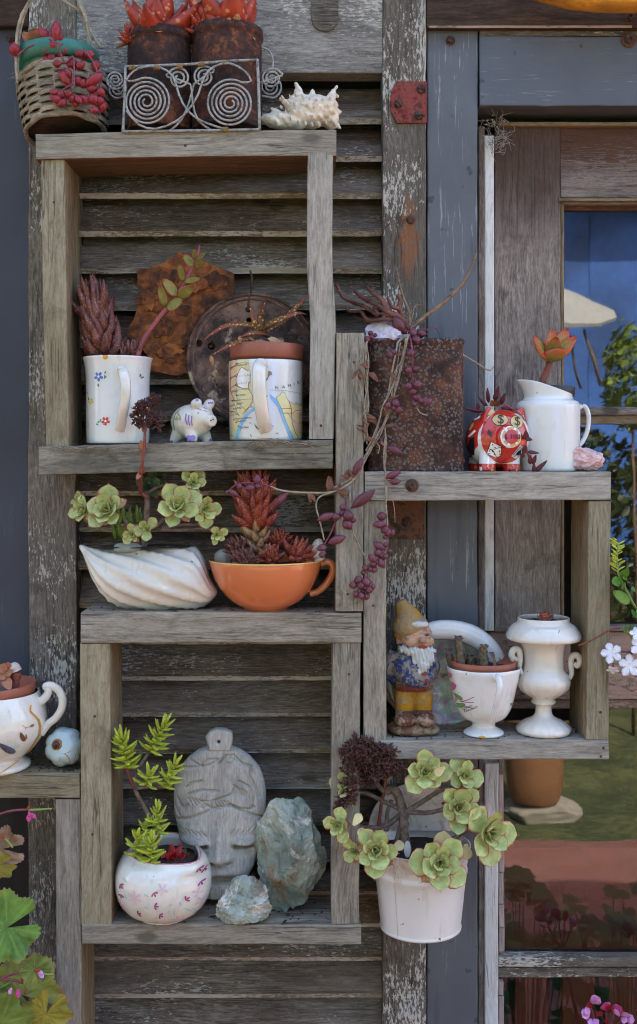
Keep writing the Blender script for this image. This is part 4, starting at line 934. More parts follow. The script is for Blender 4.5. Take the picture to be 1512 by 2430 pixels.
# purple painted piggy
kp = K(.036); pg = thing('pig_figurine', 'small white pottery pig painted with purple marks', 'figurine', P(455, 1050, .036))
dv = Vector((.72, -.69, 0)); sv = Vector((.69, .72, 0))
def lp(a, b, z): return (dv * a + sv * b + Vector((0, 0, z)))
Mr = Matrix((dv, sv, Vector((0, 0, 1)))).transposed().to_4x4()
pgp = [xf(ellipsoid((0, 0, 49), (60, 43, 42), 20, 14), Mr), xf(ellipsoid((34, 0, 57), (30, 33, 33), 16, 12), Mr), tube([lp(48, 0, 52), lp(62, 0, 50), lp(76, 0, 50)], [18, 15, 14.5], 16)]
for a, b in ((30, 22), (30, -24), (-34, 22), (-34, -24)): pgp.append(tube([lp(a * .7, b * .7, 24), lp(a, b, 7), lp(a * 1.05, b * 1.05, 0)], [20, 13, 12], 12))
for b in (20, -20): pgp.append(xf(ellipsoid((0, 0, 0), (18, 11, 13)), Matrix.Translation(lp(40, b, 90)) @ Mr @ Matrix.Rotation(R(-14), 4, 'Y')))
pb = remesh(([Vector(v) * kp for v in join(*pgp)[0]], join(*pgp)[1]), .0014, 7)
obj('body', pb, MT['cream'], pg); bb = bvh_of(pb)
for pts, wd in (([(1265, 1440), (1262, 1480), (1275, 1515)], 7), ([(1285, 1450), (1282, 1490), (1292, 1520)], 7), ([(1305, 1455), (1302, 1495), (1308, 1520)], 7), ([(1190, 1395), (1240, 1370), (1290, 1368)], 9), ([(1330, 1355), (1350, 1352)], 12), ([(1405, 1368), (1440, 1366)], 10), ([(1340, 1405), (1370, 1420)], 4), ([(1380, 1400), (1400, 1408)], 3), ([(1380, 1420), (1405, 1428)], 3), ([(1420, 1530), (1450, 1530)], 4)):
    prs(pg, bb, 455, 1050, kp, MT['ppurple'], [Z4(*q) for q in pts], wd * .45)
for x, y, r in ((1285, 1605, 22), (1310, 1600, 18), (1420, 1615, 12)): pr(pg, bb, 455, 1050, kp, MT['ppurple'], disc2(*Z4(x, y), r * .353, 10))
for x, y, r in ((1432, 1487, 6), (1445, 1480, 6), (1348, 1438, 5)): pr(pg, bb, 455, 1050, kp, MT['pslate'], disc2(*Z4(x, y), r * .353, 8))
for x, y in ((1165, 1440), (1200, 1425), (1220, 1450), (1190, 1455), (1170, 1465)): pr(pg, bb, 455, 1050, kp, MT['pleaf'], petal2(*Z4(x, y), 13, 7, R(30 + x % 90)))
prs(pg, bb, 455, 1050, kp, MT['pgreen'], [Z4(1180, 1550), Z4(1172, 1500), Z4(1185, 1440), Z4(1215, 1410)], 1.6)
# map mug with inner pot and aloe
YMM = .042
m2, b2, k2 = vessel('map_mug', 'white mug printed with a map, its handle cracked and glued', 'mug', 631, 1046, YMM, prof_smooth([(80, 0), (84, 2), (86, 8), (87, 60), (87.5, 130), (88, 186)], 3), MT['white'], 4, 30)
handle(m2, [Vector(q) * k2 for q in ((-4, -84, 164), (-7, -106, 172), (-10, -124, 158), (-10, -128, 124), (-6, -122, 80), (0, -106, 44), (4, -86, 22))], [16 * k2] * 3, MT['cream'], .42, up=(.1, -1, 0))
handle(m2, [Vector(q) * k2 for q in ((-24, -124.5, 98), (-14, -129.5, 96), (-2, -130.0, 97), (9, -124.5, 100))], 1.0 * k2, MT['pglue'], 1, name='glued_crack')
bb = bvh_of(b2.data); Z6m = zoom(880, 1350, .26455)
def mp(mat, pts, **kw): pr(m2, bb, 631, 1046, k2, MT[mat], [Z6m(*q) for q in pts], **kw)
def ml(mat, pts, wd, **kw): prs(m2, bb, 631, 1046, k2, MT[mat], [Z6m(*q) for q in pts], wd, off=kw.pop('off', .0005), **kw)
def mtx_(s, x, y, size, rot=0, **kw): prt(m2, bb, 631, 1046, k2, MT['ink'], s, *Z6m(x, y), size * .157, rot, off=.0006, **kw)
mp('pland2', [(132, 400), (290, 370), (270, 800), (250, 1050), (220, 1400), (190, 1560), (160, 1100)]); mp('pland', [(290, 370), (470, 372), (490, 700), (510, 930), (515, 1020), (440, 1130), (330, 1290), (245, 1540), (190, 1560), (220, 1400), (250, 1050), (270, 800)])
mp('psea', [(550, 1080), (440, 1140), (330, 1290), (245, 1550), (290, 1560), (370, 1330), (470, 1180), (555, 1130)]); mp('psea', [(775, 880), (870, 960), (950, 1110), (1010, 1290), (1120, 1540), (1060, 1540), (960, 1280), (890, 1080), (790, 960)])
mp('pland', [(865, 945), (915, 900), (960, 845), (990, 850), (1000, 890), (1020, 950), (1060, 990), (1130, 1025), (1200, 1020), (1245, 990), (1245, 1520), (1120, 1535), (1010, 1290), (950, 1100), (900, 1010)]); mp('pland2', [(1110, 1160), (1235, 1130), (1240, 1440), (1160, 1440), (1110, 1300)], off=.0004)
mp('pwhite', [(275, 660), (300, 590), (330, 520), (365, 485), (400, 510), (455, 540), (485, 560), (488, 700), (465, 720), (460, 795), (370, 795), (300, 750), (278, 700)], off=.0006)
ml('porange', [(275, 660), (300, 590), (330, 520), (365, 485), (400, 510), (455, 540)], 1.4, off=.0008); ml('porange', [(275, 660), (280, 710), (310, 765), (370, 797), (460, 797), (466, 720), (488, 700)], 1.4, off=.0008)
for pts in ([(130, 520), (190, 500), (280, 430), (420, 410), (470, 440)], [(180, 640), (250, 600), (300, 575)], [(150, 800), (260, 740), (330, 790)], [(460, 800), (520, 900), (520, 1000), (440, 1110), (370, 1180)], [(190, 380), (185, 600), (180, 820), (240, 960), (340, 1040), (400, 1100)], [(160, 1120), (250, 1140), (340, 1210)], [(180, 1480), (245, 1500)], [(400, 1130), (470, 1080)]): ml('proad', pts, .9)
for pts in ([(1055, 990), (1085, 1100), (1095, 1300), (1140, 1440), (1190, 1520)], [(950, 1095), (1060, 1090), (1085, 1100)], [(970, 1165), (1100, 1160), (1150, 1120), (1235, 1100)]): ml('proad', pts, 1.1)
for pts in ([(280, 430), (350, 440)], [(285, 700), (280, 890), (300, 960)], [(200, 960), (260, 1050), (300, 1180)], [(210, 820), (330, 815), (480, 820)], [(960, 1165), (1030, 1150), (1085, 1240), (1160, 1310)], [(865, 945), (915, 900), (960, 845), (1000, 870), (1020, 950), (1060, 990), (1130, 1030), (1240, 1040)], [(865, 945), (900, 1010), (950, 1110), (1010, 1290), (1110, 1520)], [(775, 826), (1000, 830), (1250, 865)], [(150, 970), (520, 955)]): ml('pgreyline', pts, .7)
for x, y in ((280, 428), (180, 640), (265, 740), (280, 900), (222, 970), (238, 1255), (275, 1298), (308, 1350)): pr(m2, bb, 631, 1046, k2, MT['ink'], disc2(*Z6m(x, y), 1.6, 8), off=.0006)
for s, x, y, z, r in (('Nelspruit', 288, 470, 40, 6), ('SWAZILAN', 295, 630, 40, 4), ('Piet Retief', 278, 742, 40, 4), ('Ermelo', 186, 632, 32, 8), ('Middelburg', 140, 495, 32, 12), ('Volksrust', 186, 850, 32, 5), ('Vryheid', 290, 910, 40, 4), ('Dundee', 235, 982, 34, 3), ('ZULU', 278, 1040, 44, 8), ('KWA', 172, 1058, 36, 8), ('NATAL', 232, 1110, 40, 8), ('Estcourt', 190, 1145, 30, 5), ('Giants Castle', 178, 1192, 26, 5), ('Pietermaritzburg', 252, 1255, 38, 4), ('Pinetown', 285, 1290, 36, 3), ('Durban', 328, 1388, 46, 3), ('E', 500, 1512, 50, 35), ('Ric', 492, 1085, 38, 0), ('Orange', 1138, 1020, 40, -4), ('NOR', 1196, 1190, 42, 0), ('NOR', 1192, 1312, 36, 0), ('T', 852, 1440, 60, -90), ('I', 866, 1530, 55, -90), ('N', 808, 1345, 28, -90), ('12°', 470, 1322, 34, 6)): mtx_(s, x, y, z, r)
for ch, x, y, r in (('N', 852, 812, 4), ('A', 955, 800, 8), ('M', 1040, 780, 10), ('I', 1122, 750, 12), ('B', 1172, 725, 14), ('I', 1215, 695, 16), ('A', 1240, 655, 18)): mtx_(ch, x, y, 62, r)
for pts in ([(545, 1310), (570, 1380), (630, 1420), (645, 1455), (670, 1440), (690, 1425), (740, 1430), (745, 1400), (780, 1340), (775, 1270), (755, 1260), (770, 1330), (700, 1400), (600, 1380)], [(755, 540), (800, 560), (805, 600), (770, 620), (740, 680), (690, 715), (690, 700), (745, 640)]): mp('pglue', pts, off=.0005)
tp, bt, kt = vessel('plant_pot', 'terracotta plastic pot with a notched rim set inside the map mug', 'pot', 630, 990, YMM, [(66, 0), (80, 136), (84, 137), (86, 140), (88, 170)], MT['terra'], 4, 154, fn=lambda r, z, a: 1)
tp.rotation_euler = (0, R(1.2), 0); soil(tp, 82, 158, kt)
al = thing('spotted_aloe', 'bronze spotted aloe with long curling leaves above the map mug', 'plant', P(628, 835, YMM)); La = loc_fn(al)
def strap_leaf(parent, pts, wd, mat, th=.35, name='leaf', n=8, up=(0, -.7, .7)):
    path = smooth_path(pts, 6); m = len(path)
    V, F = tube(path, [wd * .75, wd, wd * .9, wd * .7, wd * .4, wd * .06], n, flat=th, up=up)
    me = mesh(V, F); A = me.attributes.new('t', 'FLOAT', 'POINT'); A.data.foreach_set('value', [(i // n) / (m - 1) for i in range(len(V))])
    E = me.attributes.new('e', 'FLOAT', 'POINT'); E.data.foreach_set('value', [abs(math.cos(2 * math.pi * (i % n) / n)) for i in range(len(V))])
    return obj(name, me, mat, parent)
MT['aloestrap'] = leafmat('spotted_strap_leaf', (100, 76, 36), (124, 70, 42), (150, 62, 46), dots=(230, (206, 186, 112)), e0=.86, tipcol=(140, 58, 46), t0=.4)
for pts, wd in (([(650, 800, 0), (600, 765, -.01), (500, 748, -.02), (380, 765, -.028), (280, 820, -.03), (220, 872, -.03)], 36), ([(660, 790, 0), (740, 735, -.012), (840, 695, -.02), (930, 665, -.022), (995, 676, -.022)], 40), ([(662, 800, .006), (650, 700, .006), (665, 630, 0), (690, 568, -.006)], 30), ([(640, 800, 0), (610, 740, -.01), (585, 690, -.012), (568, 625, -.012)], 26), ([(690, 800, .01), (800, 740, .004), (900, 640, 0), (960, 580, -.004), (992, 528, -.006)], 34), ([(600, 850, -.01), (500, 875, -.03), (400, 915, -.046), (285, 982, -.05)], 28), ([(690, 840, -.01), (640, 815, -.03), (570, 815, -.04), (490, 852, -.042)], 38)):
    strap_leaf(al, [La(*Z5(x, y), YMM + d) for x, y, d in pts], wd * .314 * SC, MT['aloestrap'])
for x, y, x2, y2 in ((560, 850, 620, 885), (600, 880, 715, 885), (480, 845, 520, 920), (700, 860, 830, 885), (270, 985, 290, 1070), (500, 870, 490, 830)):
    a = La(*Z5(x, y), YMM - .035); b = La(*Z5(x2, y2), YMM - .03); put_leaf(al, LF['thin'], LM['hawdry'], a, b - a, (0, -1, .4), (b - a).length, 1.2, name='dry_leaf')
# ------------------------------------------------------------------ on the lower box: shell planter, orange cup
def S(u, vf, Y): return Vector(((u - UC) * K(Y), Y, (VC - vf) * SC))
Z7 = zoom(200, 1750, .5291); Z8 = zoom(750, 1750, .5952); Z6 = zoom(1300, 1000, .5291)
def ico(sub_): 
    bm = bmesh.new(); bmesh.ops.create_icosphere(bm, subdivisions=sub_, radius=1); return bm
def rock(name, label, cat, loc, dims, seed, mat, cuts=26, nz=.05, prof=None, sub_=4, rotz=0, flat=True, cr=(.62, .93)):
    rr = random.Random(seed); bm = ico(sub_); pl = []
    for i in range(cuts):
        n = Vector((rr.gauss(0, 1), rr.gauss(0, 1), rr.gauss(0, .8))).normalized(); pl.append((n, rr.uniform(*cr)))
    for v in bm.verts:
        p = v.co.copy()
        for n, h in pl:
            d = p.dot(n)
            if d > h: p -= n * (d - h)
        p *= 1 + nz * mnoise.noise(p * 3.1 + Vector((seed, 0, 0))) + nz * .6 * mnoise.noise(p * 8 + Vector((seed, 3, 0))) + nz * .4 * mnoise.noise(p * 19)
        if prof: p.x, p.y = p.x * prof(p.z)[0] + prof(p.z)[1], p.y * prof(p.z)[0]
        v.co = p
    zs = [v.co.z for v in bm.verts]; lo, hi = min(zs) * .93, max(zs); xs = [v.co.x for v in bm.verts]; ys = [v.co.y for v in bm.verts]
    for v in bm.verts:
        v.co = Vector((v.co.x / (max(xs) - min(xs)) * dims[0], v.co.y / (max(ys) - min(ys)) * dims[1], max(0, (v.co.z - lo)) / (hi - lo) * dims[2]))
    me = bpy.data.meshes.new('rock'); bm.to_mesh(me); bm.free()
    me.polygons.foreach_set('use_smooth', [not flat] * len(me.polygons))
    o = obj(name, me, mat); o.location = loc; return tag(o, label, cat)
# white shell planter
sp = thing('shell_planter', 'white glazed seashell shaped planter with swirling ridges', 'planter', S(350, 1454, .034)); ks = K(.034)
XT = [190, 198, 208, 222, 240, 262, 290, 340, 400, 445, 464, 478, 488, 500, 510, 516]
TP = [1301, 1301, 1306, 1309, 1311, 1311, 1309, 1305, 1303, 1303, 1306, 1324, 1348, 1384, 1400, 1408]
BT = [1313, 1326, 1352, 1386, 1415, 1437, 1450, 1456, 1456, 1455, 1453, 1449, 1445, 1437, 1428, 1418]
WD = [7, 13, 22, 36, 50, 60, 68, 74, 74, 70, 66, 62, 56, 46, 30, 10]
V, F = [], []; NX, NT_ = 64, 56
for i in range(NX + 1):
    x = 190 + (516 - 190) * (i / NX); t_, b_, w_ = (float(np.interp(x, XT, q)) for q in (TP, BT, WD))
    zc, h = (t_ + b_) / 2, (b_ - t_) / 2; rimz = t_
    for j in range(NT_):
        a = 2 * math.pi * j / NT_; rid = math.cos(6 * a - x * .034 + .6) ; m_ = 1 + .15 * (.5 - abs(rid) ** .7) * min(1, h / 40)
        cz, cy = math.sin(a), math.cos(a)
        z = (abs(cz) ** (.8 if cz > 0 else .95) * (1 if cz > 0 else -1)) * h * m_; y = w_ * cy * m_ * (1 if cz < 0 else (1 - .12 * cz))
        if x < 470: z = min(z, h - 1.5 + 1.5 * abs(cy))
        V.append(Vector(((x - 350) * ks, y * ks, (1454 - zc + z) * ks)))
for i in range(NX):
    for j in range(NT_): F.append((i * NT_ + j, i * NT_ + (j + 1) % NT_, (i + 1) * NT_ + (j + 1) % NT_, (i + 1) * NT_ + j))
F.append(tuple(range(NT_))); F.append(tuple(range(NX * NT_, NX * NT_ + NT_)))
obj('body', fix_normals(mesh(V, F)), MT['ivory'], sp)
Vs, Fs = lathe([(.1 * ks, 2 * ks), (1 * ks, 2 * ks), (1 * ks, 0)], 32)
obj('soil', mesh([Vector((v.x * 112 - .004, v.y * 52, v.z + .1475 * .513)) for v in Vs], Fs), MT['soil'], sp)
rock('pebble', 'smooth grey green pebble on the soil of the shell planter', 'pebble', P(302, 1311, .022), (.034, .03, .012), 5, plain('grey_green_pebble', (150, 158, 146), .5, .08), 2, .03, flat=False)
# aeonium in it
ae = thing('aeonium', 'pale green aeonium with red edged rosettes growing in the shell planter', 'plant', P(343, 1308, .034)); Le = loc_fn(ae)
for pts, r in (([(715, 830), (720, 700), (735, 560), (735, 430)], (.0042, .0036)), ([(735, 450), (690, 410), (682, 350), (690, 250), (705, 150), (715, 40), (722, -60), (745, -170), (748, -260)], (.003, .0018, .0014)),
               ([(735, 420), (830, 370), (960, 345)], (.0022, .0018)), ([(730, 660), (620, 670), (540, 660)], (.003, .002)), ([(720, 700), (820, 660), (860, 610)], (.003, .0025)), ([(850, 690), (1000, 660), (1180, 660)], (.0022, .0016)), ([(840, 700), (1000, 700), (1180, 690), (1240, 720)], (.002, .0015)), ([(560, 620), (610, 670)], (.0025, .002))):
    stem(ae, [Le(*Z7(x, y), .026 if len(pts) < 9 else .02 - .034 * min(1, max(0, (420 - y) / 200))) for x, y in pts], list(r), MT['stemgrey'] if len(pts) < 9 else MT['stemred'])
ZD = .353 * .5291 / .5952
for (x, y, r, n, Y, f, mt) in ((450, 560, 155, 17, -.004, (-.15, -1, .35), 'aeon'), (270, 560, 110, 15, .006, (-.6, -1, .3), 'aeon'), (250, 480, 90, 9, .02, (-.7, -.6, .6), 'aeon'), (965, 540, 170, 17, -.006, (.1, -1, .4), 'aeon'), (1080, 345, 105, 14, .012, (.2, -1, .2), 'aeon'), (1165, 545, 125, 14, .008, (.4, -1, .1), 'aeon'),
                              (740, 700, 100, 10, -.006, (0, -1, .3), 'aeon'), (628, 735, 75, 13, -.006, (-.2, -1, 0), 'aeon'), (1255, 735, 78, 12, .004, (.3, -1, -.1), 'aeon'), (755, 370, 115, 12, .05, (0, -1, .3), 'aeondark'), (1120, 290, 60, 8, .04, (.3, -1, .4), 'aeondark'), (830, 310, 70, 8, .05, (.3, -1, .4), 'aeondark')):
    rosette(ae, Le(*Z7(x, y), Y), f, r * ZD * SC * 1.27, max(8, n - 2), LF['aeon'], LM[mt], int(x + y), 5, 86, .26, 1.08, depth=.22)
    rosette(ae, Le(*Z7(x, y), Y + .004), f, r * ZD * SC * .95, 2, LF['aeonb'], LM['rosy'] if r < 120 else LM['hawdry'], int(x), 96, 112, .8, .8, name='withered_leaves')
for (x, y, x2, y2) in ((690, 260, 655, 320), (700, 270, 725, 235), (708, 100, 690, 20), (715, 40, 745, 80), (690, 150, 700, 100), (715, -40, 700, -70), (870, 620, 930, 645)):
    a = Le(*Z7(x, y), -.004); b = Le(*Z7(x2, y2), -.008); put_leaf(ae, LF['oval'], LM['rosy'], a, b - a, (0, -1, .2), max(.008, (b - a).length), 1)
for i in range(26):
    p = Le(*Z7(490 + rnd.uniform(0, 230), 800 - rnd.uniform(0, 60)), .034); put_leaf(ae, LF['finger'], LM['grass'], p, (rnd.uniform(-.3, .3), -.1, 1), (0, -1, 0), rnd.uniform(.02, .045), .6, name='sprig')
def floret_head(parent, pts, mat, r, n, seed, name='flower_head'):
    """dense dried umbel: tiny capsules with curled tips joined in one head"""
    rr = random.Random(seed); parts = []
    for c_ in pts:
        for i in range(n):
            d = Vector((rr.gauss(0, 1), rr.gauss(0, .8), rr.gauss(0, 1))).normalized(); p = c_ + d * r * rr.uniform(.25, 1)
            for kk in range(3):
                e = (d + Vector((rr.gauss(0, .7), rr.gauss(0, .7), rr.gauss(.35, .6)))).normalized(); q = p + e * rr.uniform(.0035, .0065)
                parts.append(tube([p, p.lerp(q, .5), q], [.0009, .001, .0002], 4))
            parts.append(tube([c_, p], [.0006, .0006], 3, cap=False))
    return tag(obj(name, mesh(*join(*parts)), mat, parent), kind='stuff')
floret_head(ae, [Le(*Z4(x, y), -.014) for x, y in ((960, 1370), (925, 1410), (965, 1430), (935, 1470), (975, 1480), (1010, 1370), (1040, 1350), (1045, 1470), (1060, 1500), (960, 1510))], MT['driedflower'], .0075, 16, 3)
# orange cup
oc, ob, ko = vessel('orange_cup', 'wide orange glazed cup with a yellow rim', 'cup', 631, 1454, .032, prof_smooth([(50, 0), (54, 2), (58, 6), (84, 22), (108, 48), (123, 75), (131, 100), (134, 115)], 3), MT['orange'], 5, 96)
oc.location = S(631, 1454, .032)
obj('rim', mesh(*tube([Vector((133 * ko * math.cos(R(5 * i)), 133 * ko * math.sin(R(5 * i)), 116.5 * ko)) for i in range(72)], 2.6 * ko, 8, closed=True)), MT['yellowrim'], oc)
handle(oc, [Vector(q) * ko for q in ((126, 0, 106), (146, 0, 112), (158, 0, 104), (158, 0, 84), (144, 0, 60), (124, 0, 42), (104, 0, 36))], [9 * ko, 9 * ko, 8 * ko], MT['orange'], .8, up=(0, 1, 0))
soil(oc, 126, 100, ko)
hr = thing('red_haworthia', 'tall red spiny haworthia with offsets growing in the orange cup', 'plant', P(600, 1345, .034)); Lr = loc_fn(hr)
stack(hr, [Lr(*Z8(x, y), .032) for x, y in ((490, 780), (475, 700), (465, 620), (460, 540))], [.007, .008, .010], 6, 5, LF['tri'], LM['hawdry'], .021, 70, 62, 1, 1.2, name='dry_column')
for i, (y, r, n) in enumerate(((545, .036, 14), (480, .039, 15), (415, .038, 15), (355, .034, 14), (300, .028, 14))):
    rosette(hr, Lr(*Z8(462 - i * 2, y + 30), .03), (-.02, -.22, 1), r, n, LF['tri'], LM['hawred'], 70 + i, 30 if i < 4 else 6, 78 - i * 3, .75, 1.15, depth=.25)
for (x, y, r, Y, f, mt) in ((395, 830, 130, .012, (-.4, -.5, .6), 'haw'), (345, 730, 100, .03, (-.5, -.2, .8), 'haw'), (560, 800, 105, .006, (0, -.7, .7), 'hawred'), (735, 775, 135, .012, (.4, -.6, .7), 'hawred'), (625, 690, 105, .03, (.1, -.5, .8), 'hawred'), (570, 680, 70, .036, (0, -.4, .9), 'hawred'), (440, 850, 80, .0, (-.1, -.8, .4), 'haw'), (800, 830, 70, .012, (.8, -.4, .5), 'hawred')):
    rosette(hr, Lr(*Z8(x, y + r * .25), Y), f, r * .353 * SC * 1.18, 24, LF['tri'], LM[mt], int(x * 3 + y), 8, 82, .5, 1.1, depth=.4)
ss = thing('small_seashell', 'small ribbed beige seashell at the rim of the orange cup', 'seashell', P(752, 1340, .016))
ssp = [xf(ellipsoid((0, 0, 0), (.0085, .008, .017)), Matrix.Translation((0, 0, .015)) @ Matrix.Rotation(R(12), 4, 'Y'))] + [tube([Vector((.0088 * math.cos(a * .42) * w_, .0085 * math.sin(a * .42) * w_, z + .002 * math.cos(a * .42))) for a in range(15)], .0021, 6, closed=True) for z, w_ in ((.006, .95), (.012, 1.05), (.019, .85), (.025, .55))]
obj('shell', remesh(join(*ssp), .0009, 2, lambda q: .0004 * mnoise.noise(q * 900)), plain('ribbed_shell', (196, 180, 160), .6, .15, 200), ss)
rock('pebble', 'grey pebble at the back rim of the orange cup', 'pebble', P(530, 1345, .03), (.022, .018, .022), 15, plain('grey_pebble', (150, 146, 138), .6, .1), 3, .04, flat=False)
# ------------------------------------------------------------------ on the window box: tin, pig bank, jug, quartz
YT = .046; kt_ = K(YT)
tn = thing('rusty_tin', 'tall square rusted tin with a pitted crust beside the post', 'tin', S(983, 1120, YT))
V, F = [], []; rr_prof = [(2, 0), (2, 6), (0, 9)] + [(0, 9 + (286) * i / 16) for i in range(1, 17)] + [(2, 299), (3, 305), (1, 310), (-3, 309), (-4, 296), (-4, 280)]
ring = len(rrect(111, 74, 36, 8))
for off, z in rr_prof:
    for (x, y) in rrect(111 + off, 74 + off, 36 + off, 8):
        q = Vector((x, y, z)); dn = 3.2 * mnoise.noise(q * .02) + 1.2 * mnoise.noise(q * .06)
        V.append(Vector((x + dn * (x / 111), y + dn * (y / 74) * 2, z + (2.5 * mnoise.noise(q * .03) if z > 290 else 0))) * kt_)
for i in range(len(rr_prof) - 1):
    for j in range(ring): F.append((i * ring + j, i * ring + (j + 1) % ring, (i + 1) * ring + (j + 1) % ring, (i + 1) * ring + j))
F.append(tuple(range(ring))); obj('body', fix_normals(mesh(V, F)), MT['tin'], tn)
obj('soil', mesh([Vector((x * .95, y * .95, 293)) * kt_ for x, y in rrect(108, 71, 34, 6)], [tuple(range(28))], False), MT['soil'], tn)
rock('quartz_lump', 'pale lilac quartz lump on top of the rusty tin', 'quartz', P(924, 824, .026), (.056, .04, .036), 27, MT['lilac'], 9, .16, cr=(.5, .8))
dw = thing('driftwood_branch', 'dark forked driftwood branch leaning left from the rusty tin', 'branch', P(960, 808, .05)); Ld = loc_fn(dw)
for pts, r in (([(620, 600), (590, 540), (540, 500), (470, 470), (410, 420), (340, 390), (270, 350), (225, 305)], (.005, .0042, .003, .002)), ([(470, 460), (450, 400), (400, 350), (345, 310), (318, 275)], (.0036, .003, .002)), ([(410, 430), (380, 440), (400, 490), (300, 430), (210, 395), (140, 360), (110, 310), (88, 260)], (.003, .0026, .0024, .0018)), ([(140, 362), (120, 320), (90, 308)], (.0022, .0014)), ([(590, 545), (575, 480), (560, 440), (570, 380), (545, 340)], (.0036, .003, .0022)), ([(560, 440), (510, 430), (490, 390), (475, 360)], (.0026, .0022, .0016)), ([(540, 525), (440, 525), (340, 535), (300, 510), (270, 465), (190, 465), (155, 425)], (.0032, .0028, .0022, .0018)), ([(330, 536), (270, 530), (235, 515)], (.0024, .0014)), ([(480, 500), (440, 480), (400, 490)], (.002, .0018))):
    stem(dw, [Ld(*Z6(x, y), .03 + .02 * math.sin(x * .01)) for x, y in pts], list(r), MT['driftwood'], 7, 'twig', rough=.35)
tr = thing('trailing_bead_succulent', 'plum bead succulent with dry straw stems trailing down from the rusty tin', 'plant', P(975, 812, .02)); Lt = loc_fn(tr); YF = -.011
def ydep(x, y): return .02 if y < 640 else (.004 if y < 700 else YF)
for pts, r, mt in (([(640, 640), (560, 690), (540, 760), (505, 940), (480, 1080), (440, 1180), (410, 1290), (370, 1400), (310, 1520)], (.0013, .001), 'straw'), ([(630, 650), (600, 760), (570, 900), (530, 1060), (490, 1180), (450, 1310), (400, 1400), (340, 1500), (290, 1600), (220, 1700), (130, 1770), (20, 1820)], (.0016, .0014, .0013), 'straw'), ([(615, 720), (585, 860), (545, 1020), (500, 1140)], (.0011, .001), 'straw'),
               ([(635, 620), (655, 720), (662, 850), (665, 1000), (675, 1080), (690, 1170)], (.0013, .001), 'stemplum'), ([(690, 1180), (720, 1230), (770, 1250)], (.0009, .0007), 'straw'), ([(305, 690), (310, 790), (325, 880), (320, 1020), (330, 1180), (310, 1300), (315, 1410)], (.0013, .001), 'straw'), ([(300, 785), (265, 820), (245, 870)], (.0008, .0007), 'straw'), ([(450, 1320), (460, 1420), (460, 1560), (450, 1650), (470, 1760), (465, 1880)], (.001, .0009), 'straw'), ([(655, 590), (760, 500), (900, 395), (1030, 270), (1090, 170), (1145, 25)], (.0028, .0026, .0022, .0013), 'twig'), ([(640, 590), (635, 470), (600, 380), (565, 260), (540, 130)], (.0022, .0018, .001), 'twig'),
               ([(1020, 780), (1130, 845), (1240, 910), (1278, 880)], (.0012, .001, .0008), 'straw'), ([(650, 560), (680, 430), (740, 420)], (.001, .0007), 'twig'), ([(700, 600), (800, 600), (840, 590), (865, 640)], (.0009, .0006), 'driftwood')):
    stem(tr, [Lt(*Z6(x, y), (.03 + .00005 * (600 - y)) if (mt == 'twig' or x > 800) else ydep(x, y)) for x, y in pts], list(r), MT[mt], 6)
for pts, r in (([(1330, 0), (1320, 150), (1335, 270), (1335, 450)], (.001, .001)), ([(1360, 340), (1390, 470), (1395, 570)], (.0006, .0004)), ([(1260, 10), (1180, 180), (1110, 290), (980, 365), (800, 372), (640, 358), (560, 330)], (.0015, .0013, .0011)), ([(1090, 330), (1100, 480), (1110, 620), (1150, 720), (1230, 860)], (.0011, .001)), ([(970, 370), (890, 400), (865, 460), (890, 560), (920, 690)], (.0011, .001)), ([(1070, 400), (1060, 470), (1000, 560), (960, 650), (920, 720)], (.001, .001)), ([(1335, 450), (1345, 600), (1340, 740), (1290, 810), (1250, 850)], (.0011, .001)), ([(1230, 860), (1225, 940)], (.001, .001)), ([(560, 330), (480, 310), (350, 310), (285, 350)], (.001, .0008)), ([(1250, 20), (1290, 60), (1280, 110)], (.0009, .0006))):
    stem(tr, [Lt(*Z8(x, y), YF - (.003 if x < 1000 else 0)) for x, y in pts], list(r), MT['straw'] if r[0] > .00105 or pts[0][0] > 1200 else MT['stemplum'], 6)
def beads(parent, Lf, Z, lst, fz, me, mat, Y):
    for (x, y, L, wd, an) in lst:
        a = R(an); d = Vector((math.cos(a), rnd.uniform(-.35, .1), math.sin(a))).normalized(); s = L * fz * SC * rnd.uniform(1.08, 1.36); p = Lf(*Z(x, y), Y(x, y) + rnd.uniform(-.003, .002))
        put_leaf(parent, me, mat, p - d * s * .5, d, (0, -1, 0), s, wd / L / .92, wd / L / .92)
F6 = .3138
beads(tr, Lt, Z6, [(560, 570, 130, 76, 125), (665, 630, 70, 66, 0), (725, 632, 76, 56, -10), (690, 680, 62, 54, 0), (655, 605, 50, 40, 100), (600, 610, 60, 40, -60), (650, 780, 62, 60, 0), (635, 910, 60, 46, 80), (685, 900, 62, 40, 20), (635, 1030, 52, 46, 0), (700, 1015, 58, 50, 10), (663, 1070, 60, 50, -70), (695, 1115, 62, 44, -20), (727, 1138, 50, 50, 0), (755, 1140, 60, 44, 60), (780, 1150, 80, 48, 45), (675, 1165, 50, 44, 0), (490, 795, 50, 48, 0), (518, 775, 46, 40, 60), (345, 630, 44, 42, 0), (322, 678, 48, 46, 0), (355, 660, 34, 34, 0), (380, 645, 32, 34, 0), (480, 1175, 58, 54, 60), (535, 1160, 58, 48, -60), (520, 1195, 40, 40, 0), (558, 1210, 76, 60, -15), (530, 1515, 110, 56, -25), (515, 1700, 110, 44, 25), (528, 1752, 84, 46, 0), (240, 1640, 110, 36, 60)], F6, BEAD, LM['bead'], lambda x, y: ydep(x, y) - .004)
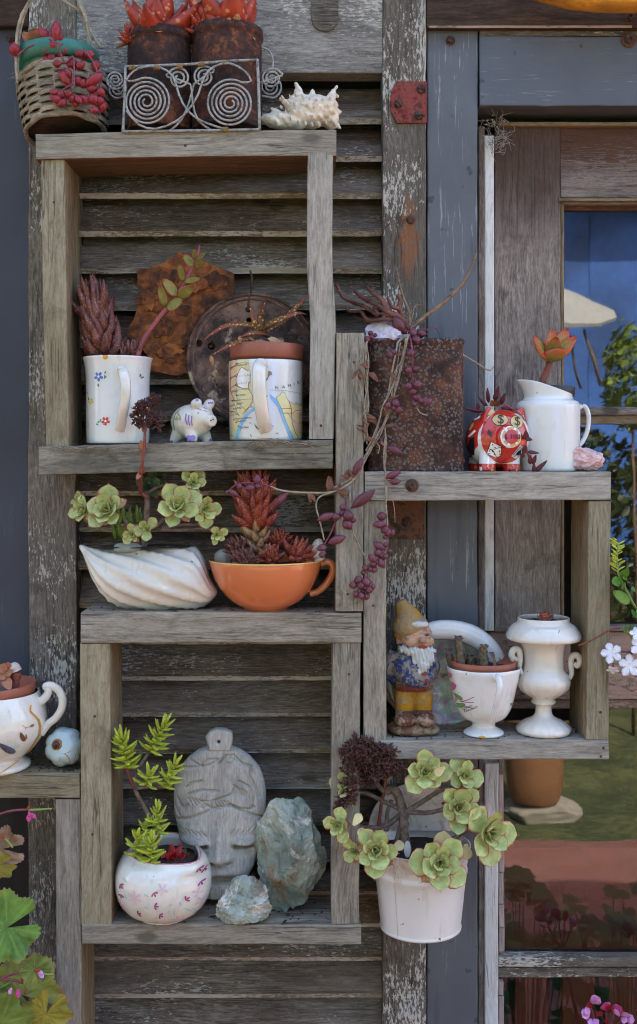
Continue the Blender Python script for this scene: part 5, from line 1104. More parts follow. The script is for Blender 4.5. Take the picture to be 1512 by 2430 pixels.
beads(tr, Lt, Z8, [(1180, 415, 160, 56, 38), (1148, 195, 120, 40, 65), (1305, 530, 56, 50, 0), (1292, 585, 86, 46, 5), (1330, 620, 60, 50, 120), (1355, 640, 50, 46, 0), (1380, 640, 46, 30, 80), (1328, 670, 36, 30, 0), (1290, 730, 80, 44, -30), (1333, 722, 34, 32, 0), (1360, 765, 36, 26, 10), (1282, 775, 52, 50, 0), (1245, 812, 60, 40, 130), (1305, 795, 50, 40, 50), (1305, 845, 60, 42, -60), (1250, 850, 44, 36, 0), (1195, 875, 40, 38, 0), (1228, 885, 38, 36, 0), (1258, 890, 44, 36, 60), (1183, 907, 40, 32, 0), (1330, 800, 40, 28, 60),
                   (1150, 958, 56, 50, 0), (1203, 972, 54, 54, 0), (1115, 992, 60, 46, 10), (1165, 997, 52, 50, 0), (1222, 1025, 46, 42, 0), (1182, 1032, 36, 34, 0), (1135, 1055, 56, 42, 70), (1170, 1065, 46, 34, 100), (1204, 1068, 46, 38, 90), (1248, 1005, 40, 26, 90), (1005, 688, 100, 50, 20), (905, 742, 70, 44, 10), (903, 790, 44, 38, 0), (930, 535, 100, 42, 20), (995, 535, 56, 46, 0), (1080, 525, 74, 60, 100), (1075, 585, 70, 56, -50), (1110, 555, 46, 40, 0), (1045, 470, 46, 36, 90), (632, 415, 110, 40, 45), (310, 375, 66, 34, -30), (270, 368, 36, 30, 40), (420, 340, 60, 38, 10), (470, 285, 56, 40, 90), (474, 328, 40, 36, 0), (350, 330, 50, 36, 90), (1040, 510, 50, 30, 40)], .353, BEAD, LM['bead'], lambda x, y: YF - .005)
for i in range(46):
    q = rnd.choice(((540, 760), (500, 940), (440, 1200), (460, 1330), (400, 1480), (480, 1150), (570, 900), (310, 1420), (320, 1250), (330, 900), (250, 900), (300, 1340), (360, 1300), (200, 1720), (100, 1790), (180, 1690)))
    a = Lt(*Z6(q[0] + rnd.uniform(-20, 20), q[1] + rnd.uniform(-40, 40)), YF - .001); put_leaf(tr, LF['thin'], LM['brown'], a, (rnd.uniform(-.8, .8), rnd.uniform(-.4, .1), rnd.uniform(-1, .2)), (0, -1, .3), rnd.uniform(.007, .016), rnd.uniform(.8, 1.6), name='dry_leaf')
for x, y, x2, y2 in ((960, 360, 950, 260), (825, 370, 828, 440), (830, 380, 860, 430), (960, 330, 965, 270), (1000, 350, 980, 345)):
    a = Lt(*Z8(x, y), YF - .003); b = Lt(*Z8(x2, y2), YF - .006); put_leaf(tr, LF['thin'], LM['brown'], a, b - a, (0, -1, .3), (b - a).length, 1.7, name='dry_leaf')
for i in range(11):                                                            # thin dead strands tangled round the main stems
    base = rnd.choice((((620, 680), (580, 820), (540, 960), (500, 1100), (460, 1240), (400, 1400), (320, 1540), (240, 1680)), ((305, 700), (312, 860), (322, 1020), (318, 1180), (305, 1330), (318, 1450)), ((600, 700), (560, 880), (500, 1080), (440, 1220), (380, 1380), (300, 1560))))
    stem(tr, [Lt(*Z6(x + rnd.gauss(0, 16), y + rnd.gauss(0, 10)), YF - rnd.uniform(0, .004)) for x, y in base], [.0007, .0005], MT['straw'], 4, rough=.5)
# pig bank
Z9 = zoom(1780, 1500, .46296); YP = .04; kp2 = K(YP)
rp = thing('pig_bank', 'red and white glossy pig bank with dollar eyes, dice and cards', 'money box', S(1176, 1120, YP))
dv = Vector((.16, -.987, 0)); sv = Vector((.987, .16, 0))
parts = [xf(ellipsoid((0, 0, 76), (76, 72, 69), 26, 18), Matrix((dv, sv, Vector((0, 0, 1)))).transposed().to_4x4()), ellipsoid((12, -22, 82), (66, 54, 65), 24, 16), tube([dv * 60 + Vector((4, 0, 80)), dv * 74 + Vector((4, 0, 80)), dv * 82 + Vector((4, 0, 80))], [27, 26.5, 25], 24)]
for a, b in ((40, 26), (42, -34), (-38, 30), (-38, -34)): q = dv * a + sv * b; parts.append(tube([q * .8 + Vector((0, 0, 52)), q * 1.0 + Vector((0, 0, 20)), q * 1.02], [25, 20, 21], 14))
for b in (44, -26):
    q = dv * 36 + sv * b + Vector((0, 0, 128)); parts.append(xf(tube([Vector((0, 0, -22)), Vector((0, 0, 0)), Vector((0, 0, 26))], [26, 20, 4], 14, flat=.5), Matrix.Translation(q) @ Matrix.Rotation(R(22 if b > 0 else -10), 4, 'Y')))
pm = remesh(([Vector(v) * kp2 for v in join(*parts)[0]], join(*parts)[1]), .0015, 8)
pm.materials.append(MT['white']); pm.materials.append(MT['redglaze'])
for q in pm.polygons:
    cc = q.center / kp2; al_ = cc.dot(dv)
    if (al_ < 44 and cc.z > 34 + max(0, al_) * .6 and cc.z < 150) or cc.z < 19 or (cc.z > 136 and al_ > 20): q.material_index = 1
obj('body', pm, None, rp); bb = bvh_of(pm); RU, RV = 1176, 1120
def rpr(mat, lp, **kw): pr(rp, bb, RU, RV, kp2, MT[mat], [Z9(*q) for q in lp], **kw)
rpr('redglaze', disc2(480, 545, 200, 36, 222), off=.0003)
for (x, y, rx, ry, dx) in ((440, 402, 62, 46, 0), (578, 418, 54, 50, 0)):
    rpr('pblack', disc2(x, y, rx + 5, 24, ry + 5), off=.0005); rpr('gold', disc2(x, y, rx, 24, ry), off=.0008)
    prt(rp, bb, RU, RV, kp2, MT['ink'], '$', *Z9(x, y + 30), 30, -8, off=.0012, align='CENTER')
rpr('pwhite', disc2(520, 545, 92, 30, 90), off=.0005); rpr('gold', disc2(523, 543, 82, 30, 80), off=.0008); 
for an in (20, 65, 130, 200, 250, 310): rpr('pwhite', [(523 + rr_ * math.cos(R(a2)), 543 - rr_ * math.sin(R(a2))) for rr_, a2 in ((82, an - 9), (82, an + 9), (60, an + 9), (60, an - 9))], off=.001)
rpr('redglaze', disc2(523, 543, 60, 28), off=.0012); prt(rp, bb, RU, RV, kp2, MT['ink'], '$ 100', *Z9(525, 562), 16, 0, off=.0016, align='CENTER')
rpr('pblack', [(352, 580), (452, 622), (448, 692), (412, 726), (326, 690), (336, 640)], off=.0006); rpr('pwhite', [(360, 588), (440, 622), (375, 650), (345, 640)], off=.0009); rpr('pwhite', [(340, 645), (372, 655), (412, 720), (332, 688)], off=.0009); rpr('pwhite', [(378, 652), (442, 628), (444, 690), (416, 718)], off=.0009)
for x, y in ((372, 608), (392, 632), (350, 660), (345, 684), (373, 660), (392, 688), (430, 660), (415, 712), (436, 684)): rpr('pblack', disc2(x, y, 6, 8), off=.0012)
for dx, dy in ((0, 0), (14, 12), (28, 24)): rpr('pwhite' if True else '', [(535 + dx, 705 + dy), (605 + dx * .6, 610 + dy * .6), (640 + dx * .2, 630 + dy * .8), (575 + dx * .4, 728 + dy * .3)], off=.0005 + dx * .00002)
for q in (([(548, 690), (615, 612)]), ([(558, 712), (628, 620)]), ([(535, 705), (575, 730), (640, 660)])): prs(rp, bb, RU, RV, kp2, MT['ink'], [Z9(*w_) for w_ in q], 1.1, off=.0012)
rpr('pblack', [(607, 648), (618, 672), (612, 690), (600, 688), (588, 702), (585, 690), (572, 690), (580, 668)], off=.0014); rpr('pblack', [(340, 480), (366, 510), (360, 552), (330, 515)], off=.0006); rpr('pblack', [(640, 508), (660, 530), (652, 560), (636, 545)], off=.0006)
for pts in ([(345, 345), (378, 305), (412, 335), (345, 362)], [(580, 330), (612, 318), (640, 350), (642, 382)]): rpr('gold', pts, off=.0006)
for pts, m_ in (([(190, 535), (238, 482), (246, 495), (200, 545)], 'pwhite'), ([(200, 480), (225, 430), (240, 420), (232, 450), (208, 490)], 'gold'), ([(190, 640), (200, 560), (232, 540), (225, 600), (240, 700), (215, 680)], 'pblack'), ([(230, 395), (270, 365), (300, 360), (285, 385), (245, 402)], 'pwhite')): rpr(m_, pts, off=.0005)
rpr('gold', [(370, 838), (356, 822), (360, 814), (368, 818), (376, 812), (384, 820)], off=.0005); rpr('gold', disc2(585, 822, 12, 6), off=.0005); rpr('pblack', [(525, 815), (536, 828), (528, 840), (515, 828)], off=.0005); rpr('pwhite', [(272, 800), (286, 795), (292, 820), (278, 836)], off=.0005)
# purple plant in the pig
pu = thing('purple_succulent', 'dark purple succulent growing out of the pig bank and trailing beside it', 'plant', P(1176, 985, .045)); Lp = loc_fn(pu)
for x, y, L, wd, an in ((370, 175, 140, 40, 100), (448, 160, 140, 48, 75), (502, 205, 110, 46, 70), (325, 230, 120, 34, 140), (240, 305, 190, 34, 8), (285, 270, 60, 40, 110), (560, 295, 150, 30, -10), (640, 310, 120, 30, -12), (692, 365, 70, 50, 60), (680, 340, 60, 40, 30)):
    a = R(an); d = Vector((math.cos(a) if x > 300 or an > 90 else -math.cos(a), -.25, math.sin(a))).normalized(); s = L * .2746 * SC * 1.05; p = Lp(*Z9(x, y), .036); put_leaf(pu, LF['lance'], LM['purple'], p - d * s * .5, d, (0, -1, .3), s, wd / L / .40 * .95, 1.6)
stem(pu, [Lp(*Z9(x, y), .02) for x, y in ((500, 255), (580, 290), (670, 360), (700, 480), (690, 600), (720, 690), (760, 770))], .0011, MT['stemplum'])
for x, y, L, wd, an in ((700, 520, 90, 60, 95), (725, 555, 66, 44, -20), (690, 640, 80, 56, 80), (765, 672, 100, 36, -10), (735, 728, 90, 46, 95), (772, 730, 90, 46, 70), (768, 805, 110, 42, 95), (830, 790, 150, 46, 45), (672, 690, 60, 40, 80), (160, 740, 60, 30, 90)):
    a = R(an); d = Vector((math.cos(a), -.2, math.sin(a))).normalized(); s = L * .2746 * SC; p = Lp(*Z9(x, y), .004); put_leaf(pu, LF['lance'], LM['purple'], p - d * s * .5, d, (0, -1, .2), s, wd / L / .40 * .95, 1.6)
for x, y, x2, y2 in ((430, 270, 445, 215), (440, 270, 470, 225), (420, 270, 400, 215)): a = Lp(*Z9(x, y), .03); b = Lp(*Z9(x2, y2), .024); put_leaf(pu, LF['oval'], LM['brown'], a, b - a, (0, -1, 0), (b - a).length, 1.3, name='dry_leaf')
# jug
YJg = .048; kj = K(YJg); jg = thing('white_jug', 'tall white glazed milk jug with a curved spout', 'jug', S(1301, 1120, YJg))
pf = prof_smooth([(68, 0), (71, 2), (73, 8), (74, 80), (75, 150), (74, 158), (70, 165), (60, 170), (57, 176)], 3) + [(57, 176 + 42 * i / 8) for i in range(1, 9)]
pr_ = [(.01, 0)] + pf + [(54, 219)] + [(52, 176 + 42 * (1 - i / 8)) for i in range(0, 9)] + [(55, 160), (55, 150), (.01, 150)]
V, F = lathe(pr_, 64)
out = []
for v in V:
    a = math.atan2(v.y, v.x)
    if v.z > 176:
        t = (v.z - 176) / 42; hh = 5 + 39 * ((1 - math.cos(a)) / 2) ** 1.25; z = 176 + t * hh; sp_ = max(0, math.cos((a - math.pi)) ) ** 6
        v = Vector((v.x * (1 + .08 * t * (1 - math.cos(a)) / 2) - sp_ * t * t * 14, v.y * (1 + .02 * t) * (1 - .35 * sp_ * t), z - 3 * sp_ * t * t))
    out.append(v * kj)
obj('body', fix_normals(mesh(out, F)), MT['white'], jg)
handle(jg, [Vector(q) * kj for q in ((70, 4, 146), (82, 4, 156), (92, 4, 148), (97, 4, 126), (94, 4, 98), (84, 4, 74), (70, 4, 56))], [11 * kj, 10 * kj, 10 * kj], MT['white'], .55, up=(1, 0, .3))
bp, _, kbp = vessel('plant_pot', 'black plastic pot tucked inside the white jug', 'pot', 1311, 974, .052, [(40, 0), (44, 34), (49, 36), (50, 56)], MT['blackpot'], 3, 40)
bp.rotation_euler = (0, R(4), 0); soil(bp, 46, 44, kbp)
cr_ = thing('crassula_cutting', 'green crassula cutting with red edged leaves in the white jug', 'plant', P(1300, 940, .045)); Lq = loc_fn(cr_); Z10b = zoom(1750, 1000, .5285)
stem(cr_, [Lq(*Z10b(x, y), .045) for x, y in ((790, 1060), (800, 985), (825, 920), (852, 845))], [.0042, .004, .0036], MT['stemred'], 9, rough=.3)
for x, y, L, wd, d in ((698, 682, 0, 1.0, (-.1, -.6, .8)), (842, 608, 0, .95, (.5, -.5, .2)), (1002, 625, 0, .9, (-.3, -.5, .4)), (1076, 690, 0, 1.05, (-.3, -.6, .8)), (950, 778, 0, 1.5, (0, .3, 1)), (800, 720, 0, .8, (0, -.5, .5)), (905, 650, 0, 1.0, (0, -.6, .3))):
    a = Lq(*Z10b(850, 832), .042); Yt = .012 if y > 770 else (.03 if wd > .97 else .05); b = Lq(*Z10b(x, y), Yt); put_leaf(cr_, LF['fat'], LM['crass'], a, b - a, d, (b - a).length, wd, 1)
rock('rose_quartz', 'pink rose quartz chunk at the end of the window box top', 'quartz', S(1391, 1120, .03), (.046, .04, .031), 36, MT['rose'], 12, .16, cr=(.55, .85))
# ------------------------------------------------------------------ inside the window box
ZG = zoom(1450, 2300, .3638)
def worn(name, col, under=(176, 158, 136), amt=.5, sc=45, rough=.85):
    g = G(name); v = g.coord(rand=False); n = g.noise(v, sc * 3, 8, .75, .6); n2 = g.noise(v, sc, 4, .6)
    f = g.math('ADD', g.math('MULTIPLY', n, .6), g.math('MULTIPLY', n2, .4)); m_ = g.ramp(f, [(amt - .025, 0), (amt + .025, 1)])
    cl = g.mix(m_, g.mix(n2, c(*[int(q * .75) for q in col]), c(*col)), g.mix(n, c(*[int(q * .7) for q in under]), c(*under)))
    g.p(Base_Color=cl, Roughness=rough, Specular_IOR_Level=.2).bump(g.math('ADD', n, m_), .5, .0012); return g.m
YN = .036; kn = K(YN); gn = thing('garden_gnome', 'weathered painted garden gnome with yellow cap, blue coat and white beard', 'gnome', S(979, 1757, YN))
def gm(name, parts, mat, vox=.0013, sm=3, disp=None):
    V, F = join(*parts); return obj(name, remesh(([Vector(v) * kn for v in V], F), vox, sm, disp or (lambda q: .0004 * mnoise.noise(q * 300))), mat, gn)
gm('base', [xf(ellipsoid((0, 0, 0), (62, 48, 20)), Matrix.Translation((0, -2, 14))), ellipsoid((-10, -20, 12), (48, 30, 13)), ellipsoid((30, -16, 12), (34, 30, 13))], worn('gnome_base', (128, 92, 72), (170, 148, 122), .5))
gm('shoes', [xf(ellipsoid((0, 0, 0), (27, 36, 17)), Matrix.Translation((-20, -22, 38))), xf(ellipsoid((0, 0, 0), (25, 36, 17)), Matrix.Translation((28, -24, 38))), ellipsoid((-18, 0, 50), (24, 24, 14)), ellipsoid((26, 0, 50), (22, 24, 14))], worn('gnome_shoes', (112, 72, 56), (178, 150, 128), .52))
gm('trousers', [tube([Vector((-18, 2, 50)), Vector((-18, 0, 85)), Vector((-14, 0, 122))], [22, 25, 26], 16), tube([Vector((26, 2, 50)), Vector((26, 0, 85)), Vector((22, 0, 122))], [20, 23, 26], 16)], worn('gnome_trousers', (204, 150, 50), (180, 156, 114), .52))
gm('belt', [xf(lathe([(.1, -9), (44, -9), (47, 0), (43, 9), (.1, 9)], 24), Matrix.Translation((2, 0, 112)) @ Matrix.Diagonal((1, .8, 1, 1)))], worn('gnome_belt', (120, 56, 40), (150, 120, 104), .53))
gm('coat', [ellipsoid((2, -2, 152), (50, 42, 46)), ellipsoid((8, -12, 138), (44, 36, 32)), ellipsoid((0, 0, 178), (46, 34, 30)), tube([Vector((-40, 2, 190)), Vector((-57, 4, 160)), Vector((-54, 10, 134)), Vector((-40, 18, 118))], [17, 15, 13, 11], 12), tube([Vector((42, 4, 184)), Vector((54, 8, 156)), Vector((50, 14, 130))], [15, 14, 12], 12)], worn('gnome_coat', (54, 74, 132), (164, 154, 142), .505))
gm('head', [ellipsoid((8, -4, 232), (39, 36, 34)), ellipsoid((20, -40, 228), (9, 9, 9)), ellipsoid((-6, -32, 222), (15, 11, 12)), ellipsoid((36, -28, 222), (13, 11, 12)), ellipsoid((-31, -4, 222), (9, 8, 13)), ellipsoid((18, -33, 211), (14, 7, 7)), ellipsoid((16, -30, 243), (26, 7, 5))], worn('gnome_face', (212, 168, 138), (168, 144, 126), .55), .0011)
gm('mouth', [ellipsoid((20, -39, 211), (12, 4, 4.5))], worn('gnome_mouth', (168, 72, 54), (176, 110, 90), .62), .0007, 1)
for x in (2, 31): gm('eye', [ellipsoid((x, -36, 238), (5, 2.5, 2.2))], worn('gnome_eye%d' % x, (92, 66, 56), (150, 116, 96), .6), .0006, 1)
gm('beard', [ellipsoid((16, -24, 198), (38, 20, 16)), ellipsoid((22, -32, 182), (27, 13, 24)), tube([Vector((24, -36, 170)), Vector((20, -40, 158)), Vector((12, -42, 148))], [15, 10, 4], 10), ellipsoid((-20, -14, 202), (16, 20, 10))], worn('gnome_beard', (222, 220, 216), (170, 158, 146), .6), .0011, 2, lambda q: .0011 * math.sin(q.x * 1500 + 300 * q.z + 3 * mnoise.noise(q * 200)))
gm('hair', [ellipsoid((12, -32, 262), (20, 9, 8)), ellipsoid((26, -28, 262), (10, 8, 7))], worn('gnome_hair', (222, 220, 216), (176, 168, 160), .62), .001, 1)
gm('cap', [xf(ellipsoid((0, 0, 0), (44, 42, 34)), Matrix.Translation((-4, 2, 252))), tube([Vector((-6, 2, 262)), Vector((-14, 2, 284)), Vector((-24, 2, 302)), Vector((-30, 2, 314))], [36, 27, 17, 11], 16), ellipsoid((-22, 6, 236), (22, 30, 22))], worn('gnome_cap', (204, 154, 60), (174, 150, 120), .49))
for x, z in ((24, 148), (29, 134)): gm('button', [ellipsoid((x, -49 if z > 140 else -48, z), (5, 3, 5))], worn('gnome_button%d' % x, (168, 64, 48), (150, 110, 90), .62), .0007, 1)
# abalone shell
def pearl():
    g = G('mother_of_pearl'); v = g.coord(rand=False); n = g.noise(v, 40, 6, .6, 1.5)
    g.p(Base_Color=g.ramp(n, [(.3, c(110, 98, 88)), (.42, c(150, 120, 136)), (.5, c(120, 150, 130)), (.58, c(172, 158, 148)), (.7, c(120, 90, 70))]), Roughness=.25, Metallic=.15, Coat_Weight=.5).bump(g.noise(v, 70, 6, .7), .6, .003); return g.m
ab = thing('abalone_shell', 'large abalone shell with a white pearly rim leaning behind the gnome and teacup', 'seashell', S(1053, 1757, .068)); ka = K(.068)
V, F = [], []; NR, NA = 14, 64
for i in range(NR + 1):
    r = i / NR
    for j in range(NA):
        a = 2 * math.pi * j / NA; w_ = 1 + .03 * math.sin(2 * a + 1) + .02 * mnoise.noise(Vector((math.cos(a) * 3, math.sin(a) * 3, 0)))
        V.append(Vector((136 * r * math.cos(a) * w_, -30 * r * r + 4 * mnoise.noise(Vector((r * 4 * math.cos(a), r * 4 * math.sin(a), 2))), 122 + 116 * r * math.sin(a) * w_)) * ka)
for i in range(NR):
    for j in range(NA): F.append((i * NA + j, i * NA + (j + 1) % NA, (i + 1) * NA + (j + 1) % NA, (i + 1) * NA + j))
me = mesh(V, F); o_ = obj('bowl', me, pearl(), ab); sm_ = o_.modifiers.new('s', 'SOLIDIFY'); sm_.thickness = .003; sm_.offset = -1
rp_ = [Vector((130 * math.cos(a) * 1.02, -26, 122 + 110 * math.sin(a) * 1.02)) * ka for a in [R(-14 + 6 * i) for i in range(26)]]
obj('rim', mesh(*tube(rp_, [.004, .011, .013, .012, .005], 10, flat=.55, up=(0, -1, 0))), plain('pearl_white', (214, 212, 210), .18, .06, 40, coat=.6), ab)
obj('crust', mesh(*tube([Vector((134 * math.cos(a), -20, 122 + 114 * math.sin(a))) * ka for a in [R(195 + 8 * i) for i in range(20)]], .008, 8, flat=.6, rough=.5)), plain('shell_crust', (140, 116, 96), .8, .25, 80, bumpd=.002), ab)
# rose teacup
ZT = zoom(1750, 2000, .5291)
tc, tb, kc_ = vessel('rose_teacup', 'white footed teacup with a pink rose on its side', 'teacup', 1148, 1748, .03, prof_smooth([(45, 0), (48, 3), (45, 9), (30, 17), (27, 23), (32, 30), (52, 42), (66, 66), (75, 100), (82, 132), (88, 160)], 3), MT['white'], 3, 60, fn=lambda r, z, a: 1 + (.012 * math.sin(9 * a) if z > .06 else 0))
tc.location = S(1148, 1757 - 2, .028)
handle(tc, [Vector(q) * kc_ for q in ((14, -82, 148), (18, -104, 152), (19, -116, 136), (15, -112, 108), (11, -100, 84), (9, -86, 62), (8, -72, 46))], [9 * kc_, 9 * kc_, 7 * kc_, 9 * kc_], MT['white'], .8)
bb = bvh_of(tb.data); TU, TV = 1148, 1742
def tpr(mat, lp, **kw): pr(tc, bb, TU, TV, kc_, MT[mat], [ZT(*q) for q in lp], **kw)
for x, y, L, wd, an in ((70, 1410, 90, 40, -75), (85, 1500, 110, 44, -70), (110, 1580, 90, 30, -70), (75, 1460, 80, 36, -60)): pr(tc, bb, TU, TV, kc_, MT['prose' if L != 110 else 'pink2'], petal2(*ZT(x, y - 30), L * .31, wd * .31, R(an)), off=.0003)
for x, y, L, wd, an in ((115, 1445, 70, 46, 35), (130, 1530, 64, 40, -10), (130, 1560, 80, 44, -40), (60, 1370, 50, 24, -70), (520, 1510, 40, 30, 30)): pr(tc, bb, TU, TV, kc_, MT['proseleaf'], petal2(*ZT(x, y), L * .31, wd * .31, R(an)), off=.0005)
for pts in ([(160, 1500), (205, 1475), (248, 1445)], [(160, 1495), (200, 1495), (248, 1488)], [(165, 1525), (210, 1530), (250, 1535)]): prs(tc, bb, TU, TV, kc_, MT['ptwig'], [ZT(*q) for q in pts], 1.5, off=.0004)
prt(tc, bb, TU, TV, kc_, MT['ink'], 'Queen', *ZT(172, 1562), 9, 32, shear=.3); prt(tc, bb, TU, TV, kc_, MT['ink'], 'Elizabeth', *ZT(188, 1580), 9, 32, shear=.3)
tpr('pgold', [(275, 1775), (300, 1752), (335, 1752), (345, 1770), (325, 1788), (295, 1792)], off=.0006)
t2, _, kt2 = vessel('plant_pot', 'terracotta plastic pot sitting inside the rose teacup', 'pot', 1148, 1690, .028, [(48, 0), (70, 88), (76, 90), (77, 112)], MT['terra'], 3, 96); soil(t2, 72, 98, kt2)
t2.location = tc.location + Vector((0, 0, 62 * kt2))
st = thing('stapelia', 'knobbly dark stemmed stapelia in the pot of the rose teacup', 'plant', P(1148, 1592, .028)); Ls = loc_fn(st)
MT['stapelia'] = plain('dark_succulent_stem', (82, 70, 52), .5, .35, 120, dirt=((92, 50, 62), 50, .52, .7))
for i, (pts, r, Y) in enumerate((([(115, 1300), (95, 1200), (85, 1120)], 30, .028), ([(175, 1300), (175, 1180), (162, 1090), (160, 1040)], 36, .018), ([(250, 1300), (250, 1230), (255, 1165)], 38, .026), ([(350, 1300), (350, 1210), (345, 1150), (355, 1105)], 36, .014), ([(215, 1300), (205, 1200)], 32, .036), ([(300, 1300), (305, 1190)], 30, .034))):
    path = smooth_path([Ls(*ZT(x, y), Y) for x, y in pts], 8); parts = [tube(path, [r * F6 * SC, r * F6 * SC * .95, r * F6 * SC * .7], 8)]
    for j, p in enumerate(path[2::3]):
        for q in range(4):
            a = q * math.pi / 2 + j * .8; d = Vector((math.cos(a), math.sin(a), .35)); parts.append(tube([p, p + d * r * F6 * SC * 1.25], [.0026, .0006], 5))
    obj('stem', remesh(join(*parts), .0011, 1), MT['stapelia'], st)
for i in range(7): stem(st, [Ls(*ZT(390 + i * 6, 1150), .03), Ls(*ZT(420 + i * 4, 1200 + i * 9), .02), Ls(*ZT(440 + rnd.uniform(-20, 15), 1290), .012)], .0005, MT['twig'], 4, 'dry_root')
# urn
def flute(r, z, a):
    zz = z / K(.036)
    if 66 < zz < 134: return 1 + .035 * abs(math.sin(9 * a)) * math.sin((zz - 66) / 68 * math.pi)
    if 4 < zz < 44: return 1 + .03 * abs(math.sin(8 * a)) * math.sin((zz - 4) / 40 * math.pi)
    if 220 < zz < 262: return 1 + .016 * abs(math.sin(14 * a))
    return 1
ur, ub, ku = vessel('white_urn', 'white fluted pedestal urn with scroll handles', 'urn', 1290, 1748, .036, prof_smooth([(58, 0), (63, 3), (64, 12), (50, 26), (24, 40), (19, 56), (20, 66), (27, 70), (29, 75), (25, 80), (34, 86), (55, 102), (63, 122), (58, 138), (49, 150), (47, 170), (49, 196), (55, 212), (62, 219), (83, 221), (88, 228), (85, 238), (74, 254), (63, 262), (61, 272)], 3), MT['ivory'], 4, 250, fn=flute, n=72)
ur.location = S(1290, 1757 - 2, .034); soil(ur, 56, 262, ku)
for sx in (-1, 1):
    pts = [Vector((sx * q[0] * (.92 if sx < 0 else 1), -10, q[1] + (14 if sx < 0 else 0))) * ku for q in ((54, 124), (64, 140), (62, 165), (66, 182), (78, 184), (84, 172), (78, 160), (70, 166))]
    handle(ur, pts, [5 * ku, 7 * ku, 8 * ku, 8 * ku, 6 * ku], MT['ivory'], .9)
ub_ = thing('bud_succulent', 'tiny reddish brown succulent bud in the white urn', 'plant', P(1292, 1479, .03))
rosette(ub_, (0, 0, 0), (0, -.3, 1), .0155, 16, LF['fat'], leafmat('dull_red_bud', (150, 84, 66), (176, 108, 86), (140, 76, 60)), 8, 5, 60, .6, 1.1)
for i in range(8): put_leaf(ub_, LF['thin'], LM['hawdry'], (rnd.uniform(-.018, .018), -.008, .001), (rnd.uniform(-1, 1), -.2, .2), (0, 0, 1), .012, 1.6, name='dry_leaf')
# ------------------------------------------------------------------ cropped shelf at left
ZE = zoom(0, 2600, .28797)
ec, eb, ke = vessel('leaf_teacup', 'cropped cream teacup painted with autumn leaves and mended with gold seams', 'teacup', -20, 1830, .03, prof_smooth([(86, 0), (91, 4), (90, 12), (76, 20), (74, 26), (98, 44), (120, 74), (130, 108), (127, 140), (116, 166), (110, 178)], 3), MT['cream'], 4, 120)
ec.location = S(-20, 1836 + 4, .028) + Vector((0, 0, .002))
handle(ec, [Vector(((u - -20) * ke, -.006, (1838 - v) * ke)) for u, v in (ZE(*q) for q in ((500, 780), (580, 800), (660, 730), (690, 640), (650, 600), (720, 585), (820, 640), (880, 760), (870, 900), (790, 1030), (680, 1120), (580, 1250)))], [11 * ke, 10 * ke, 9 * ke, 10 * ke, 10 * ke, 9 * ke, 10 * ke], MT['cream'], .8)
bb = bvh_of(eb.data); EU, EV = -20, 1824
def epr(mat, lp, **kw): pr(ec, bb, EU, EV, ke, MT[mat], [ZE(*q) for q in lp], **kw)
for x, y, L, wd, an, mt in ((165, 1140, 250, 130, 50, 'pslate'), (180, 1150, 200, 60, 58, 'pbrown'), (130, 1080, 170, 110, 80, 'ppale'), (-30, 1120, 180, 130, 40, 'ppale'), (250, 1180, 160, 100, 20, 'ppale'), (420, 1030, 150, 62, 78, 'pbrown'), (-20, 1200, 60, 60, 0, 'ppale')):
    pr(ec, bb, EU, EV, ke, MT[mt], petal2(*ZE(x, y), L * .1708, wd * .1708, R(an), 14), off=.0003 + (.0003 if mt != 'ppale' else 0))
pr(ec, bb, EU, EV, ke, MT['porange'], disc2(*ZE(540, 980), 3.6, 10), off=.0004); pr(ec, bb, EU, EV, ke, MT['porange'], petal2(*ZE(478, 1075), 14, 5, R(95)), off=.0004)
for pts in ([(440, 945), (480, 990), (540, 985)], [(475, 985), (480, 1010)], [(100, 1215), (160, 1160), (185, 1130)], [(0, 1030), (60, 960), (90, 900)]): prs(ec, bb, EU, EV, ke, MT['pbrown'], [ZE(*q) for q in pts], .8)
prs(ec, bb, EU, EV, ke, MT['pgold'], [ZE(*q) for q in ((505, 720), (510, 790), (560, 860), (600, 940), (610, 1030), (590, 1150), (520, 1270), (440, 1390), (330, 1500), (180, 1580), (0, 1640))], lambda t: 3.2 * K(.03) if t < .45 else 1.7 * K(.03)) if False else prs(ec, bb, EU, EV, ke, MT['pgold'], [ZE(*q) for q in ((505, 720), (510, 790), (560, 860), (600, 940), (610, 1030), (590, 1150), (520, 1270), (440, 1390), (330, 1500), (180, 1580), (0, 1640))], 2.6, off=.0006)
t3, _, kt3 = vessel('plant_pot', 'terracotta plastic pot sitting inside the leaf painted teacup', 'pot', -20, 1780, .028, [(70, 0), (100, 118), (106, 120), (112, 152)], MT['terra'], 4, 134); soil(t3, 104, 136, kt3, MT['grit'])
t3.location = ec.location + Vector((0, 0, 44 * kt3)); t3.rotation_euler = (0, R(-3), 0)
pl_ = thing('pruned_succulent', 'pruned succulent stump with dusky leaves in the leaf painted teacup', 'plant', P(30, 1660, .03)); Lz = loc_fn(pl_)
stem(pl_, [Lz(*ZE(x, y), .02) for x, y in ((200, 700), (205, 560), (215, 430), (225, 310))], [.0058, .0055, .006, .0066], MT['stemred'], 9, rough=.3); stem(pl_, [Lz(*ZE(x, y), .018) for x, y in ((225, 300), (200, 250), (150, 250))], [.0062, .006, .005], plain('pale_callus', (200, 188, 176), .8, .1), 8, 'callus', rough=.4)
